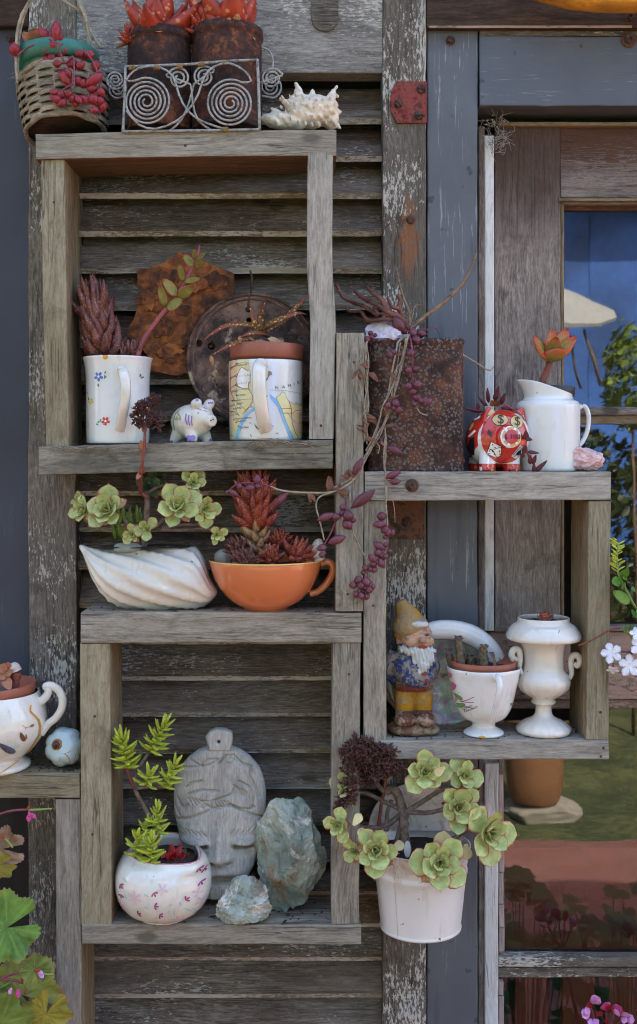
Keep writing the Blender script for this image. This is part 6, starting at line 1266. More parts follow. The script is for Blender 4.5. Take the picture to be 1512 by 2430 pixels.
for x, y, L, wd, an in ((40, 350, 150, 120, 170), (110, 320, 140, 90, 20), (20, 270, 160, 100, 160), (100, 450, 170, 110, -60), (125, 210, 80, 50, 120), (-10, 330, 130, 110, 200), (60, 250, 120, 90, 60)):
    a = R(an); d = Vector((math.cos(a), -.2, math.sin(a))); put_leaf(pl_, LF['fat'], LM['rosy'], Lz(*ZE(x, y), .012) - d * L * .5 * .1708 * SC, d, (0, -1, .3), L * .1708 * SC * 1.2, wd / L / .55, 1)
pk = thing('ceramic_pumpkin', 'small cracked pale blue ceramic pumpkin beside the shelf post', 'ornament', S(153, 1836, .03)); kk = K(.03)
V, F = lathe([(max(.3, 46 * math.sin(math.pi * i / 20) ** .85), -42 * math.cos(math.pi * i / 20) * (.93 if 3 < i < 17 else .86)) for i in range(21)], 64, lambda r, z, a: 1 + .13 * abs(math.cos(3.5 * a)) ** .7 - .1)
Mp = Matrix.Translation((0, 0, 48)) @ Matrix.Rotation(R(68), 4, 'X') @ Matrix.Rotation(R(-18), 4, 'Y')
def pumpkinmat():
    g = G('crazed_blue_glaze'); v = g.coord(rand=False); n = g.noise(v, 50, 4, .6)
    cl = g.mix(n, c(158, 182, 186), c(196, 212, 212)); dn = g.node('ShaderNodeVectorMath', 0, {'operation': 'ADD'}, _0=v, _1=g.node('ShaderNodeVectorMath', 0, {'operation': 'SCALE'}, _0=g.node('ShaderNodeTexNoise', 1, Vector=v, Scale=70.0), Scale=.006))
    e = g.voro(dn, 75, 'DISTANCE_TO_EDGE'); cm = g.math('MULTIPLY', g.ramp(e, [(.01, 1), (.045, 0)]), g.ramp(g.noise(v, 28, 2), [(.44, 0), (.56, 1)])); cl = g.mix(cm, cl, c(140, 100, 60))
    cl = g.mix(g.ramp(g.noise(v, 30, 5, .7), [(.6, 0), (.7, .7)]), cl, c(176, 130, 70)); g.p(Base_Color=cl, Roughness=.3, Coat_Weight=.2); return g.m
obj('body', fix_normals(mesh([Mp @ v * kk for v in V], F)), pumpkinmat(), pk)
sd = Mp.to_3x3() @ Vector((0, 0, 1)); sc_ = Mp @ Vector((0, 0, 33))
obj('stem', mesh(*tube([sc_ * kk, (sc_ + sd * 6) * kk, (sc_ + sd * 9) * kk], [10 * kk, 9 * kk, 6 * kk], 10, rough=.4)), MT['bolt'], pk)
obj('rust_ring', mesh(*tube([(sc_ + sd * 1.5 + (Mp.to_3x3() @ Vector((math.cos(a * .35), math.sin(a * .35), 0))) * 11) * kk for a in range(18)], 3.2 * kk, 6, closed=True, rough=.5)), plain('rust_ring', (150, 98, 52), .8, .3, 200), pk)
# ------------------------------------------------------------------ inside the lower box
ZM = zoom(600, 2800, .5291)
MK = thing('wooden_mask', 'carved grey wooden mask with closed eyes leaning on the slats', 'mask', S(522, 2194, .06)); kM = K(.06)
YY = [326, 340, 370, 420, 500, 600, 700, 850, 950, 1050, 1150, 1250, 1330, 1400, 1450, 1482]; HW = [40, 90, 160, 230, 300, 338, 350, 346, 322, 304, 284, 256, 215, 180, 160, 150]
def grv(x, y, pts, wd, dp):
    best = 9e9
    for (x0, y0), (x1, y1) in zip(pts, pts[1:]):
        dx, dy = x1 - x0, y1 - y0; t = max(0, min(1, ((x - x0) * dx + (y - y0) * dy) / (dx * dx + dy * dy + 1e-9))); best = min(best, (x - x0 - t * dx) ** 2 + (y - y0 - t * dy) ** 2)
    return -dp * math.exp(-best / (wd * wd))
def ga(x, y, cx, cy, sx, sy): return math.exp(-((x - cx) / sx) ** 2 - ((y - cy) / sy) ** 2)
GRV = [([(210, 890), (330, 870), (480, 800), (620, 770), (760, 840), (870, 885)], 9, 7), ([(250, 500), (330, 490), (400, 480), (300, 440)], 6, 6), ([(400, 470), (440, 430), (520, 425), (460, 470), (400, 480)], 6, 5), ([(530, 460), (580, 400), (640, 400), (700, 460), (770, 490)], 6, 6), ([(590, 430), (610, 410), (640, 430), (620, 460), (590, 450)], 5, 5), ([(280, 640), (340, 600), (400, 590)], 6, 5), ([(300, 690), (400, 655), (520, 665)], 6, 6), ([(215, 730), (240, 780), (270, 800), (300, 770)], 6, 6), ([(400, 790), (420, 760), (470, 790), (480, 740), (620, 690), (640, 650)], 6, 6), ([(640, 780), (690, 800), (770, 805), (790, 790)], 6, 6), ([(680, 590), (760, 640), (790, 720), (780, 790)], 6, 6), ([(770, 500), (760, 560), (800, 640), (830, 720)], 7, 6), ([(200, 800), (230, 860)], 6, 5)]
for i in range(6): GRV.append(([(300 + i * 26, 720 + i * 4), (330 + i * 26, 770 - i * 6)], 4, 4)); GRV.append(([(640 + i * 24, 620 + i * 14), (690 + i * 16, 690 + i * 14)], 5, 4))
for i in range(5): GRV.append(([(490 + i * 26, 735 + i * 2), (520 + i * 26, 790 - i * 4)], 4, 4)); GRV.append(([(240 + i * 40, 950 + i * 6), (270 + i * 42, 975 + i * 8)], 4, 3)); GRV.append(([(620 + i * 45, 985 - i * 6), (640 + i * 46, 955 - i * 6)], 4, 3))
def mask_h(x, y):
    hw = float(np.interp(y, YY, HW)); q = min(1, abs(x - 530) / hw); h = 62 * (1 - q ** 2.6) ** .55 * (1 - .25 * max(0, (y - 900) / 600))
    h += 58 * ga(x, y, 530, 1160, 54, 62) + 34 * ga(x, y, 530, 1060, 40, 110) + 24 * ga(x, y, 462, 1172, 28, 30) + 24 * ga(x, y, 600, 1176, 28, 30)
    h += 44 * ga(x, y, 345, 1050, 98, 34) + 44 * ga(x, y, 735, 1047, 88, 34) - 18 * ga(x, y, 345, 1130, 90, 34) - 14 * ga(x, y, 735, 1128, 80, 34) + 10 * ga(x, y, 330, 960, 130, 40) + 10 * ga(x, y, 740, 955, 130, 40)
    h += grv(x, y, [(232, 1078), (330, 1098), (430, 1084)], 14, 58) + grv(x, y, [(645, 1086), (740, 1094), (815, 1074)], 14, 58)
    h += 14 * ga(x, y, 530, 1285, 130, 30) - 46 * ga(x, y, 545, 1345, 100, 30) * (1 if y > 1310 else .6)
    h -= 34 * ga(x, y, 475, 1203, 24, 10) + 34 * ga(x, y, 590, 1206, 24, 10)
    for p, w_, d in GRV:
        if min(a[1] for a in p) - 30 < y < max(a[1] for a in p) + 30: h += grv(x, y, p, w_ + 2.5, d * 2.0)
    return h
NXm, NYm = 170, 230; V, F = [], []
for j in range(NYm + 1):
    y = 326 + (1482 - 326) * j / NYm; hw = float(np.interp(y, YY, HW))
    for i in range(NXm + 1):
        t = -1 + 2 * i / NXm; t = math.sin(t * math.pi / 2) * .35 + t * .65; x = 530 + t * hw; u, v = ZM(x, y)
        V.append(Vector(((u - 522) * kM, -mask_h(x, y) * .3138 * kM * 1.6, (2147 - v) * kM)))
zmin = min(v.z for v in V); dz = -zmin
for v in V: v.z = v.z + 0
for j in range(NYm):
    for i in range(NXm): F.append((j * (NXm + 1) + i, (j + 1) * (NXm + 1) + i, (j + 1) * (NXm + 1) + i + 1, j * (NXm + 1) + i + 1))
mkm = wood('mask_wood', 'z', (142, 138, 131), (172, 168, 160), (192, 188, 180), crack=.35, blotch=(150, 130, 106), bl=.35, fine=.7, wave=.004)
mo = obj('face', mesh(V, F), mkm, MK); sd_ = mo.modifiers.new('s', 'SOLIDIFY'); sd_.thickness = .006; sd_.offset = -1
hk = fill2d([[((ZM(x, y)[0] - 522) * kM, (2147 - ZM(x, y)[1]) * kM) for x, y in ((470, 350), (455, 300), (445, 262), (470, 230), (510, 216), (570, 222), (612, 240), (616, 285), (606, 350))], [((ZM(x, y)[0] - 522) * kM, (2147 - ZM(x, y)[1]) * kM) for x, y in disc2(528, 295, 27, 14)]], .012, .0025)
obj('hanging_loop', hk, mkm, MK, (0, -.009, 0))
def bigp(z): return (1.0 + .30 * max(0, z) ** 1.5 - .1 * max(0, -z), -.05 * z)
rock('green_rock', 'tall jagged green and white quartz rock beside the mask', 'rock', S(690, 2194, .036), (.09, .06, .143), 41, MT['greenrock'], 22, .13, bigp, sub_=5, cr=(.55, .88))
rock('green_rock', 'low green and brown quartz rock in front of the mask', 'rock', S(577, 2194, .012), (.069, .05, .054), 52, MT['greenrock'], 16, .13, sub_=5, cr=(.55, .88))
# round floral pot
ZP = zoom(300, 3200, .4299); YR = .028; kr = K(YR); fp = thing('floral_pot', 'round white spouted pot painted with pink and purple flowers', 'pot', S(388, 2194, YR))
pf = prof_smooth([(56, 0), (62, 2), (64, 6), (88, 18), (108, 48), (115, 82), (112, 112), (100, 138), (86, 152), (82, 158)], 4)
V, F = lathe([(.01, 0)] + pf + [(79, 160), (75, 158), (76, 148), (90, 130), (90, 118), (.01, 118)], 72); out = []
for v in V:
    a = math.atan2(v.y, v.x); w_ = max(0, math.cos(a + R(38))) ** 5
    if v.z > 120:
        t = (v.z - 120) / 40; d = Vector((math.cos(R(-38)), math.sin(R(-38)), 0)); v = v + d * (w_ * t * 30) + Vector((0, 0, -w_ * t * 2 + t * 10 * math.sin(a)))
    out.append(v * kr)
fme = fix_normals(mesh(out, F)); obj('body', fme, MT['cream'], fp); bb = bvh_of(fme); FU, FV = 388, 2180
for (x, y, r, mt, n) in ((620, 790, 70, 'ppink', 6), (480, 920, 70, 'ppink', 6), (870, 700, 60, 'ppink', 5), (1000, 1030, 72, 'ppink', 6), (905, 1100, 72, 'ppink', 6), (560, 1090, 64, 'ppink', 5), (1200, 880, 60, 'ppink', 5), (1170, 780, 50, 'ppink', 4)):
    for i in range(n): pr(fp, bb, FU, FV, kr, MT[mt], petal2(*ZP(x, y), r * .255, r * .12, .4 + 6.283 * i / n), off=.0003)
for (x, y, an) in ((470, 715, 30), (480, 800, 80), (800, 845, 0), (840, 940, 20), (640, 945, -30), (755, 1125, 0), (795, 725, 50), (1070, 820, -40), (1195, 695, 60), (1140, 1000, 30), (1180, 570, 60), (1220, 600, 60)):
    for q in (-50, 10, 65): pr(fp, bb, FU, FV, kr, MT['pmag'], petal2(*ZP(x, y), 10.5, 5.5, R(an + q)), off=.0005)
for (x, y, L, an) in ((520, 780, 70, -65), (490, 650, 70, -30), (400, 760, 50, -40), (700, 740, 80, -20), (570, 1000, 80, -20), (600, 1050, 60, -40), (770, 1050, 80, 40), (790, 990, 60, 40), (970, 870, 130, -88), (930, 860, 50, 60), (1060, 890, 120, -50), (1120, 920, 90, -60), (920, 940, 70, 80), (1160, 870, 60, 70), (700, 865, 70, -10), (1020, 820, 60, -75)):
    pr(fp, bb, FU, FV, kr, MT['pteal'], petal2(*ZP(x, y), L * .255 * .75, 4.2, R(-an)), off=.0003)
obj('rim', mesh(*tube([v_ * 1.0 for v_ in [out[(1 + len(pf) - 1 + 1) * 72 + i] for i in range(0, 72, 2)]], 1.6 * kr, 6, closed=True)), flatc('pink_rim', (190, 128, 146)), fp)
soil(fp, 78, 140, kr)
sd = thing('sedum', 'yellow green sedum with finger leaves in the round floral pot', 'plant', P(360, 2052, .028)); Lsd = loc_fn(sd); Z5b = zoom(0, 2500, .5952)
stem(sd, [Lsd(*Z5b(x, y), .02) for x, y in ((1020, 1660), (1050, 1500), (1060, 1400), (1000, 1280), (945, 1180), (900, 1080), (920, 980), (985, 880), (1030, 800))], [.003, .0028, .0024, .002], MT['stemgrey'], 7); stem(sd, [Lsd(*Z5b(x, y), .018) for x, y in ((900, 1090), (860, 990), (840, 900), (825, 800))], [.0022, .0016], MT['stemred'], 6)
stem(sd, [Lsd(*Z5b(x, y), .016) for x, y in ((920, 1100), (1010, 1090), (1090, 1080), (1160, 960))], [.0018, .0014], MT['stemgrey'], 6); stem(sd, [Lsd(*Z5b(x, y), .01) for x, y in ((945, 1640), (950, 1560), (945, 1480))], [.0022, .0018], MT['stemgrey'], 6)
def sprig(p0, p1, n, L, Y, seed):
    rr = random.Random(seed); a = Lsd(*Z5b(*p0), Y); b = Lsd(*Z5b(*p1), Y - .012); A = (b - a).normalized(); U = A.orthogonal().normalized(); Wv = A.cross(U); s = sub('sprig', sd, (0, 0, 0))
    for i in range(n):
        f = i / (n - 1); p = a.lerp(b, f); an = i * GA; rad = U * math.cos(an) + Wv * math.sin(an); inc = R(78 - 58 * f ** 3 + rr.uniform(-8, 8)); d = A * math.cos(inc) + rad * math.sin(inc)
        put_leaf(s, LF['finger'], LM['sedum'], p, d, A * math.sin(inc) - rad * math.cos(inc), L * rr.uniform(.85, 1.1) * (1 - .3 * f ** 2), 1.1)
sprig((1010, 850), (1110, 660), 30, .021, .014, 1); sprig((860, 960), (815, 760), 30, .022, .01, 2); sprig((985, 1080), (1010, 990), 16, .020, .004, 3); sprig((1100, 1090), (1185, 930), 22, .0195, .008, 4); sprig((1060, 1400), (1060, 1240), 20, .0185, .006, 5); sprig((960, 1420), (1000, 1320), 14, .017, .024, 6); sprig((920, 1560), (930, 1420), 18, .0195, .0, 7); sprig((1010, 1600), (1020, 1450), 20, .0205, -.006, 8)
rst = thing('red_star_succulent', 'small crimson star shaped succulent in the round floral pot', 'plant', P(405, 2050, .03)); Lrs = loc_fn(rst)
rosette(rst, Lrs(*ZP(905, 600), .022), (.1, -.6, .8), .026, 12, LF['lance'], LM['redstar'], 4, 10, 80, .5, 1.3); rosette(rst, Lrs(*ZP(985, 610), .03), (.5, -.5, .6), .02, 8, LF['lance'], LM['redstar'], 6, 20, 80, .5, 1.3)
for i in range(9): put_leaf(rst, LF['thin'], LM['hawdry'], Lrs(*ZP(960 + i * 12, 520 + (i % 3) * 20), .04), (rnd.uniform(-1, 1), -.3, rnd.uniform(0, 1)), (0, -1, 0), .014, 2.2, name='dry_leaf')
# ------------------------------------------------------------------ hanging bucket with aeonium
ZB = zoom(1250, 2900, .5291); YBk = .028; kB = K(YBk)
bu, bub, _ = vessel('white_bucket', 'white enamel half bucket hanging on the shutter stile, full of aeonium', 'bucket', 998, 2199, YBk, [(93, 0), (96, 2), (97, 6), (95, 8)] + [(95 + 20 * i / 14, 10 + 182 * i / 14 ) for i in range(9)] + [(109, 132), (111, 136), (111, 142), (108.5, 146)] + [(109 + 8 * i / 6, 150 + 45 * i / 6) for i in range(7)], MT['enamel'], 2, 172, n=72, fn=lambda r, z, a: 1 + .006 * mnoise.noise(Vector((math.cos(a) * 2, math.sin(a) * 2, z * 30))))
soil(bu, 112, 176, kB)
obj('rim', mesh(*tube([Vector((117 * math.cos(R(5 * i)), 117 * math.sin(R(5 * i)), 197)) * kB for i in range(72)], 2 * kB, 6, closed=True)), MT['enamel'], bu)
bp2 = fill2d([[(x * kB, z * kB) for x, z in [(118 * math.cos(R(a)), 196 + 116 * math.sin(R(a))) for a in range(0, 181, 6)]], [(x * kB, z * kB) for x, z in disc2(64, 262, 5, 8)]], .0014, .0006); obj('back_plate', bp2, MT['enamel'], bu, (0, 100 * kB, 0))
obj('seam', mesh(*tube([Vector((-.62 * r_, -.785 * r_, z)) * kB for r_, z in ((95.5, 4), (103.5, 80), (110, 130), (112, 138), (110, 148), (117.5, 194))], .7 * kB, 5)), MT['enamel'], bu)
a2 = thing('aeonium', 'large pale green aeonium with red edged rosettes spilling from the hanging bucket', 'plant', P(998, 2010, YBk)); L2 = loc_fn(a2)
for pts, r in (([(720, 960), (690, 800), (690, 690), (660, 570), (640, 510), (600, 485), (560, 510)], (.006, .0055, .005)), ([(640, 880), (670, 760), (685, 690)], (.0034, .003)), ([(690, 660), (560, 760), (450, 775), (300, 770)], (.0036, .003, .0026)), ([(650, 630), (520, 570), (420, 520), (340, 510)], (.003, .0026, .0024)), ([(700, 660), (820, 590), (940, 510), (1030, 470)], (.0034, .003, .0026)), ([(700, 655), (820, 665), (900, 660), (990, 640)], (.003, .0028, .0026)), ([(560, 510), (500, 460), (460, 380), (430, 320)], (.0034, .003, .0028)), ([(500, 780), (520, 620), (545, 480), (550, 400)], (.0024, .002, .0018)), ([(1040, 880), (1130, 820), (1200, 790)], (.003, .0026)), ([(560, 800), (570, 650), (600, 570)], (.0028, .0024))):
    stem(a2, [L2(*ZB(x, y), .016 + .012 * math.sin(x * .004)) for x, y in pts], list(r), MT['stemred'] if pts[0] == (500, 780) else MT['stemgrey'], 8, 'branch')
for (x, y, r, n, Y, f) in ((855, 370, 165, 17, -.004, (-.1, -1, .45)), (1135, 385, 128, 15, .004, (.25, -1, .3)), (1095, 615, 165, 17, -.014, (.05, -1, .2)), (1300, 805, 200, 16, -.012, (.5, -1, .15)), (955, 1040, 190, 17, -.044, (0, -1, .35)), (490, 945, 165, 16, -.036, (-.15, -1, .3)), (335, 945, 100, 12, -.024, (-.5, -1, 0)), (205, 755, 115, 13, -.012, (-.4, -1, .1)), (265, 450, 120, 12, .004, (-.3, -1, .3)), (265, 560, 80, 8, .006, (-.3, -1, -.4))):
    rosette(a2, L2(*ZB(x, y), Y), f, r * .3138 * SC * 1.25, max(8, n - 2), LF['aeon'], LM['aeon'], int(x * 2 + y), 5, 86, .26, 1.08, depth=.22)
    rosette(a2, L2(*ZB(x, y), Y + .004), f, r * .3138 * SC, 2, LF['aeonb'], LM['rosy'] if r < 150 else LM['hawdry'], int(x), 94, 112, .8, .8, name='withered_leaves')
for (x, y, x2, y2, w_) in ((960, 1000, 1000, 790, 1.0), (600, 940, 680, 900, 1.1), (420, 860, 390, 830, 1), (1160, 900, 1170, 1010, 1.0), (310, 760, 355, 690, 1.0), (1000, 320, 960, 350, 1)):
    a = L2(*ZB(x, y), -.03); b = L2(*ZB(x2, y2), -.026); put_leaf(a2, LF['aeon'], leafmat('pale_old_leaf%d' % x, (196, 186, 132), (208, 196, 146), (190, 104, 92)), a, b - a, (0, -1, .2), max(.016, (b - a).length), w_)
floret_head(a2, [L2(*ZB(x, y), -.004 + rnd.uniform(-.008, .008)) for x, y in ((290, 150), (340, 130), (400, 140), (430, 160), (320, 190), (370, 200), (240, 290), (290, 270), (340, 260), (390, 260), (440, 280), (470, 210), (510, 190), (560, 200), (590, 210), (500, 250), (540, 280), (580, 310), (610, 350), (500, 330), (450, 340), (400, 330), (350, 330), (390, 390), (420, 430), (480, 390), (300, 400), (330, 440), (270, 430), (250, 490), (300, 500), (290, 560), (230, 560), (215, 590), (235, 210), (540, 360), (640, 330))], MT['driedflower'], .0085, 18, 9)
rock('plant_label', 'small white plastic tag stuck in the bucket soil', 'plant label', P(967, 2035, .0), (.008, .0012, .02), 4, plain('white_tag', (206, 204, 200), .5), 0, 0, flat=False)
# ------------------------------------------------------------------ plants at the picture's edges
ZL = zoom(0, 3100, .46296)
def geranium_leaf(r, seed, ruff=.06):
    rr = random.Random(seed); V, F = [Vector((0, 0, 0))], []; at, ae_ = [0], [0]; N, M = 132, 14
    for i in range(1, M + 1):
        for j in range(N):
            a = -math.pi * .93 + 2 * math.pi * .93 * j / (N - 1); lob = 1 + .11 * math.cos(a * 7) + .09 * abs(math.sin(a * 24)) + .04 * mnoise.noise(Vector((a * 9, seed, 0))); q = i / M; rad = r * q * (1 + (lob - 1) * q)
            z = r * (.07 * q * q + ruff * q ** 3 * (.35 * math.sin(a * 7 + seed) + 1.1 * mnoise.noise(Vector((a * 2.6, seed * 1.7, q * 2)))) + .02 * mnoise.noise(Vector((rad / r * math.cos(a) * 9, rad / r * math.sin(a) * 9, seed))) - .018 * abs(math.cos(a * 3.5)) ** 30 * q)
            V.append(Vector((rad * math.cos(a), rad * math.sin(a), z))); at.append(q); ae_.append(max(abs(math.cos(a * 3.5)) ** 40, .6 * abs(math.cos(a * 10.5 + q * 5)) ** 30))
    for j in range(N - 1): F.append((0, 1 + j, 2 + j))
    for i in range(M - 1):
        for j in range(N - 1): b = 1 + i * N; F.append((b + j, b + N + j, b + N + j + 1, b + j + 1))
    me = mesh(V, F)
    for nm, arr in (('t', at), ('e', ae_)): A = me.attributes.new(nm, 'FLOAT', 'POINT'); A.data.foreach_set('value', arr)
    return me
def germat(name, base, mid, vein, rim):
    g = G(name); v = g.coord(); n = g.noise(v, 40, 5, .65); cl = g.ramp(n, [(.35, c(*[int(q * .84) for q in base])), (.65, c(*[int(q * .95) for q in mid]))])
    cl = g.mix(g.math('MULTIPLY', g.attr('e'), .4), cl, c(*vein)); cl = g.mix(g.math('MULTIPLY', g.ramp(g.attr('t'), [(.86, 0), (1, 1)]), g.ramp(g.noise(v, 30, 3), [(.4, 0), (.6, 1)])), cl, c(*rim))
    g.p(Base_Color=cl, Roughness=.6, Subsurface_Weight=.1, Subsurface_Radius=(.003, .003, .001)).bump(n, .3, .002); return g.m
gg = thing('geranium', 'green and yellowing geranium leaves with small pink flowers at the bottom left edge', 'plant', P(20, 2430, -.03)); Lg = loc_fn(gg)
for i, (x, y, r, up, rot, mt) in enumerate(((60, 1320, 270, (.2, -1, .5), 200, ((76, 116, 30), (112, 148, 44), (140, 168, 76), (140, 134, 66))), (180, 1900, 310, (.1, -1, .35), 150, ((108, 120, 36), (146, 146, 56), (160, 162, 84), (150, 108, 74))), (400, 2070, 190, (.3, -1, .1), 250, ((140, 132, 30), (166, 150, 50), (170, 160, 80), (160, 120, 80))), (20, 640, 170, (.5, -1, .1), 180, ((134, 100, 70), (168, 130, 98), (150, 118, 92), (110, 76, 56))), (0, 2150, 260, (-.1, -1, .2), 120, ((86, 112, 34), (120, 136, 50), (140, 156, 80), (120, 110, 60))), (300, 1680, 120, (.2, -.6, .8), 90, ((84, 104, 36), (110, 124, 50), (130, 140, 70), (130, 96, 60))), (0, 780, 120, (.1, -1, -.3), 200, ((120, 128, 40), (150, 140, 60), (150, 150, 80), (150, 108, 80))))):
    u_ = Vector(up).normalized(); M = Matrix.Translation(Lg(*ZL(x, y), -.03 - .006 * i)) @ frame(Vector((math.cos(R(rot)), 0, math.sin(R(rot)))), u_)
    obj('leaf', geranium_leaf(r * .2746 * SC, i * 3 + 1, .14 if i != 3 else .26), germat('geranium_leaf_%d' % i, *mt), gg, mtx=M)
for pts in ([(-60, 360), (60, 320), (150, 305), (250, 300)], [(-40, 1790), (60, 1740), (180, 1705), (320, 1690)], [(0, 1760), (90, 1770), (200, 1800)]): stem(gg, [Lg(*ZL(x, y), -.05) for x, y in pts], .0014, MT['stemplum'])
stem(gg, [Lg(*ZL(x, y), -.05) for x, y in ((250, 305), (340, 300), (450, 292))], [.0018, .001], MT['stemgreen']); stem(gg, [Lg(*ZL(x, y), -.06) for x, y in ((330, 1700), (400, 1725), (470, 1725))], [.0018, .001], MT['stemgreen']); stem(gg, [Lg(*ZL(x, y), -.06) for x, y in ((20, 530), (70, 580), (110, 630))], [.0018, .001], MT['stemgreen'])
for (x, y, L, an, mt) in ((250, 320, 60, -70, 'magpetal'), (258, 330, 90, -100, 'magpetal'), (270, 330, 70, -50, 'magpetal'), (330, 1710, 80, -40, 'pinkpetal'), (320, 1700, 70, -15, 'pinkpetal'), (100, 1840, 70, -110, 'pinkpetal'), (155, 1850, 90, -85, 'magpetal'), (230, 300, 50, 40, 'redstar'), (300, 1695, 60, 10, 'redstar'), (180, 1790, 60, 60, 'redstar'), (20, 520, 50, -60, 'redstar'), (210, 1840, 80, -60, 'brown')):
    a = R(an); put_leaf(gg, LF['petal'], LM[mt], Lg(*ZL(x, y), -.062), (math.cos(a), -.15, math.sin(a)), (0, -1, .3), L * .2746 * SC * .8, .9, name='petal')
ZQ = zoom(1850, 2900, .4922)
g2 = thing('geranium', 'pink geranium flower head poking up at the bottom right corner', 'plant', P(1460, 2440, .0)); Lg2 = loc_fn(g2)
for (x, y, x2, y2, mt) in ((1045, 2255, 1110, 2225, 'pinkpetal'), (1050, 2260, 1085, 2245, 'pinkpetal'), (1035, 2310, 985, 2370, 'pinkpetal'), (1040, 2320, 1000, 2330, 'pinkpetal'), (1050, 2390, 1040, 2440, 'pinkpetal'), (1060, 2395, 1100, 2430, 'pinkpetal'), (1290, 2380, 1330, 2410, 'pinkpetal'), (1310, 2380, 1390, 2400, 'pinkpetal'), (1300, 2370, 1340, 2350, 'pinkpetal'), (1220, 2330, 1285, 2300, 'magpetal'), (1170, 2320, 1160, 2270, 'magpetal'), (1230, 2340, 1270, 2340, 'pinkpetal'), (1180, 2330, 1200, 2290, 'redstar'), (1090, 2370, 1130, 2340, 'redstar'), (1150, 2400, 1180, 2420, 'redstar'), (1050, 2290, 1020, 2270, 'redstar')):
    a = Lg2(*ZQ(x, y), .01); b = Lg2(*ZQ(x2, y2), .0); put_leaf(g2, LF['petal'], LM[mt], a, b - a, (0, -1, .3), (b - a).length * 1.1, 1.1 if mt != 'redstar' else .6, name='petal')
for p in ((1045, 2300), (1060, 2380), (1170, 2310), (1230, 2330), (1300, 2380)): stem(g2, [Lg2(*ZQ(1180, 2560), .02), Lg2(*ZQ((p[0] + 1180) / 2, 2470), .015), Lg2(*ZQ(*p), .01)], [.0014, .0009], MT['stemplum'])
ZR = zoom(2200, 1700, .4936)
pb_ = thing('plumbago', 'plumbago sprig with pale white flowers and green leaves at the right edge', 'plant', P(1512, 1640, .03)); Lb2 = loc_fn(pb_)
for pts, r, mt in (([(900, 1700), (780, 1560), (690, 1470), (640, 1380), (600, 1300), (560, 1220), (545, 1100), (550, 960)], (.0018, .0015, .001), 'stemgreen'), ([(230, 1790), (330, 1750), (420, 1700), (500, 1655), (580, 1640)], (.0009, .0012), 'stemred'), ([(580, 1640), (650, 1690), (760, 1740)], (.0014, .0012), 'stemgreen'), ([(520, 1838), (600, 1838), (680, 1836)], (.001, .0009), 'stemplum'), ([(600, 1890), (700, 1830)], (.001, .001), 'stemplum'), ([(620, 1660), (680, 1760), (700, 1840)], (.0012, .001), 'stemgreen'), ([(515, 2010), (545, 2090)], (.0014, .001), 'stemgreen')):
    stem(pb_, [Lb2(*ZR(x, y), -.008) for x, y in pts], list(r), MT[mt], 6)
def flower5(x, y, r, f, seed):
    s = sub('flower', pb_, Lb2(*ZR(x, y), -.016)); A = Vector(f).normalized(); U = A.orthogonal().normalized(); Wv = A.cross(U)
    for i in range(5):
        an = seed + i * 2 * math.pi / 5; rad = U * math.cos(an) + Wv * math.sin(an); put_leaf(s, LF['petal'], LM['petal'], (0, 0, 0), rad + A * .1, A, r, 1.05, name='petal')
    obj('tube', mesh(*tube([Vector((0, 0, 0)), -A * r * 1.2], [.0009, .0007], 6)), MT['stemplum'], s)
F13 = .4936 / 1.6859
flower5(500, 1850, 88 * F13 * SC, (-.3, -1, .2), .5); flower5(645, 1950, 96 * F13 * SC, (.1, -1, .1), 1.4); flower5(510, 1985, 54 * F13 * SC, (-.2, -.6, -.6), .2); flower5(730, 1800, 90 * F13 * SC, (.2, -1, .3), .9); flower5(700, 1690, 60 * F13 * SC, (.2, -1, .5), .3)
for (x, y, x2, y2, w_) in ((575, 1265, 492, 1280, 1.2), (650, 1445, 495, 1350, .8), (580, 1250, 635, 1150, .9), (600, 1330, 580, 1270, .9), (690, 1330, 650, 1335, .9), (620, 1660, 580, 1650, 1.2), (640, 1650, 690, 1640, 1.0), (700, 1520, 665, 1550, 1.5), (620, 1240, 585, 1250, .8), (760, 1480, 690, 1530, .9)):
    a = Lb2(*ZR(x, y), -.008); b = Lb2(*ZR(x2, y2), -.02); put_leaf(pb_, LF['oval'], LM['greenleaf'], a, b - a, (0, -1, .3), (b - a).length, w_)
for i in range(40):
    y = 935 + i * 6.5; x = 545 + rnd.uniform(-4, 4) - 10 * math.sin(i); sx = rnd.choice((-1, 1)); a = Lb2(*ZR(x, y), -.008); d = Vector((sx, rnd.uniform(-.6, .2), .55)); put_leaf(pb_, LF['finger'], LM['sedum'], a, d, (0, -1, .3), rnd.uniform(.006, .011), .9, name='bud')
# ------------------------------------------------------------------ small things on the house
ya = thing('yellow_board', 'curved yellow painted board edge hanging above the door', 'board', P(1420, 0, .05))
pts = [P(u, v, .05) - ya.location for u, v in ((1230, -34), (1300, -12), (1360, 2), (1420, 8), (1480, 10), (1560, 8), (1680, -4), (1800, -30))]
obj('board', mesh(*tube(smooth_path(pts, 5), [.008, .0085, .0085, .008], 12, flat=2.4, up=(0, 1, 0))), plain('yellow_varnish', (196, 140, 48), .45, .2, 25, dirt=((120, 72, 36), 16, .52, .5)), ya)
cw = thing('cobweb', 'dusty grey cobweb clump in the corner of the door frame', 'cobweb', P(1172, 290, .11)); parts = []; rr = random.Random(5)
for i in range(70):
    p = Vector((rr.gauss(0, .006), rr.uniform(-.012, .012), rr.uniform(-.04, .006))); p.x += -.3 * p.z * (rr.random() - .3); q = p + Vector((rr.gauss(.003, .008), rr.gauss(0, .005), rr.gauss(0, .010))); parts.append(tube(smooth_path([p, p.lerp(q, .5) + Vector((rr.gauss(0, .004), 0, rr.gauss(0, .004))), q], 3), .0003, 4))
o_ = obj('threads', mesh(*join(*parts)), plain('dusty_web', (140, 134, 126), .95, .2, 200), cw); o_['kind'] = 'stuff'
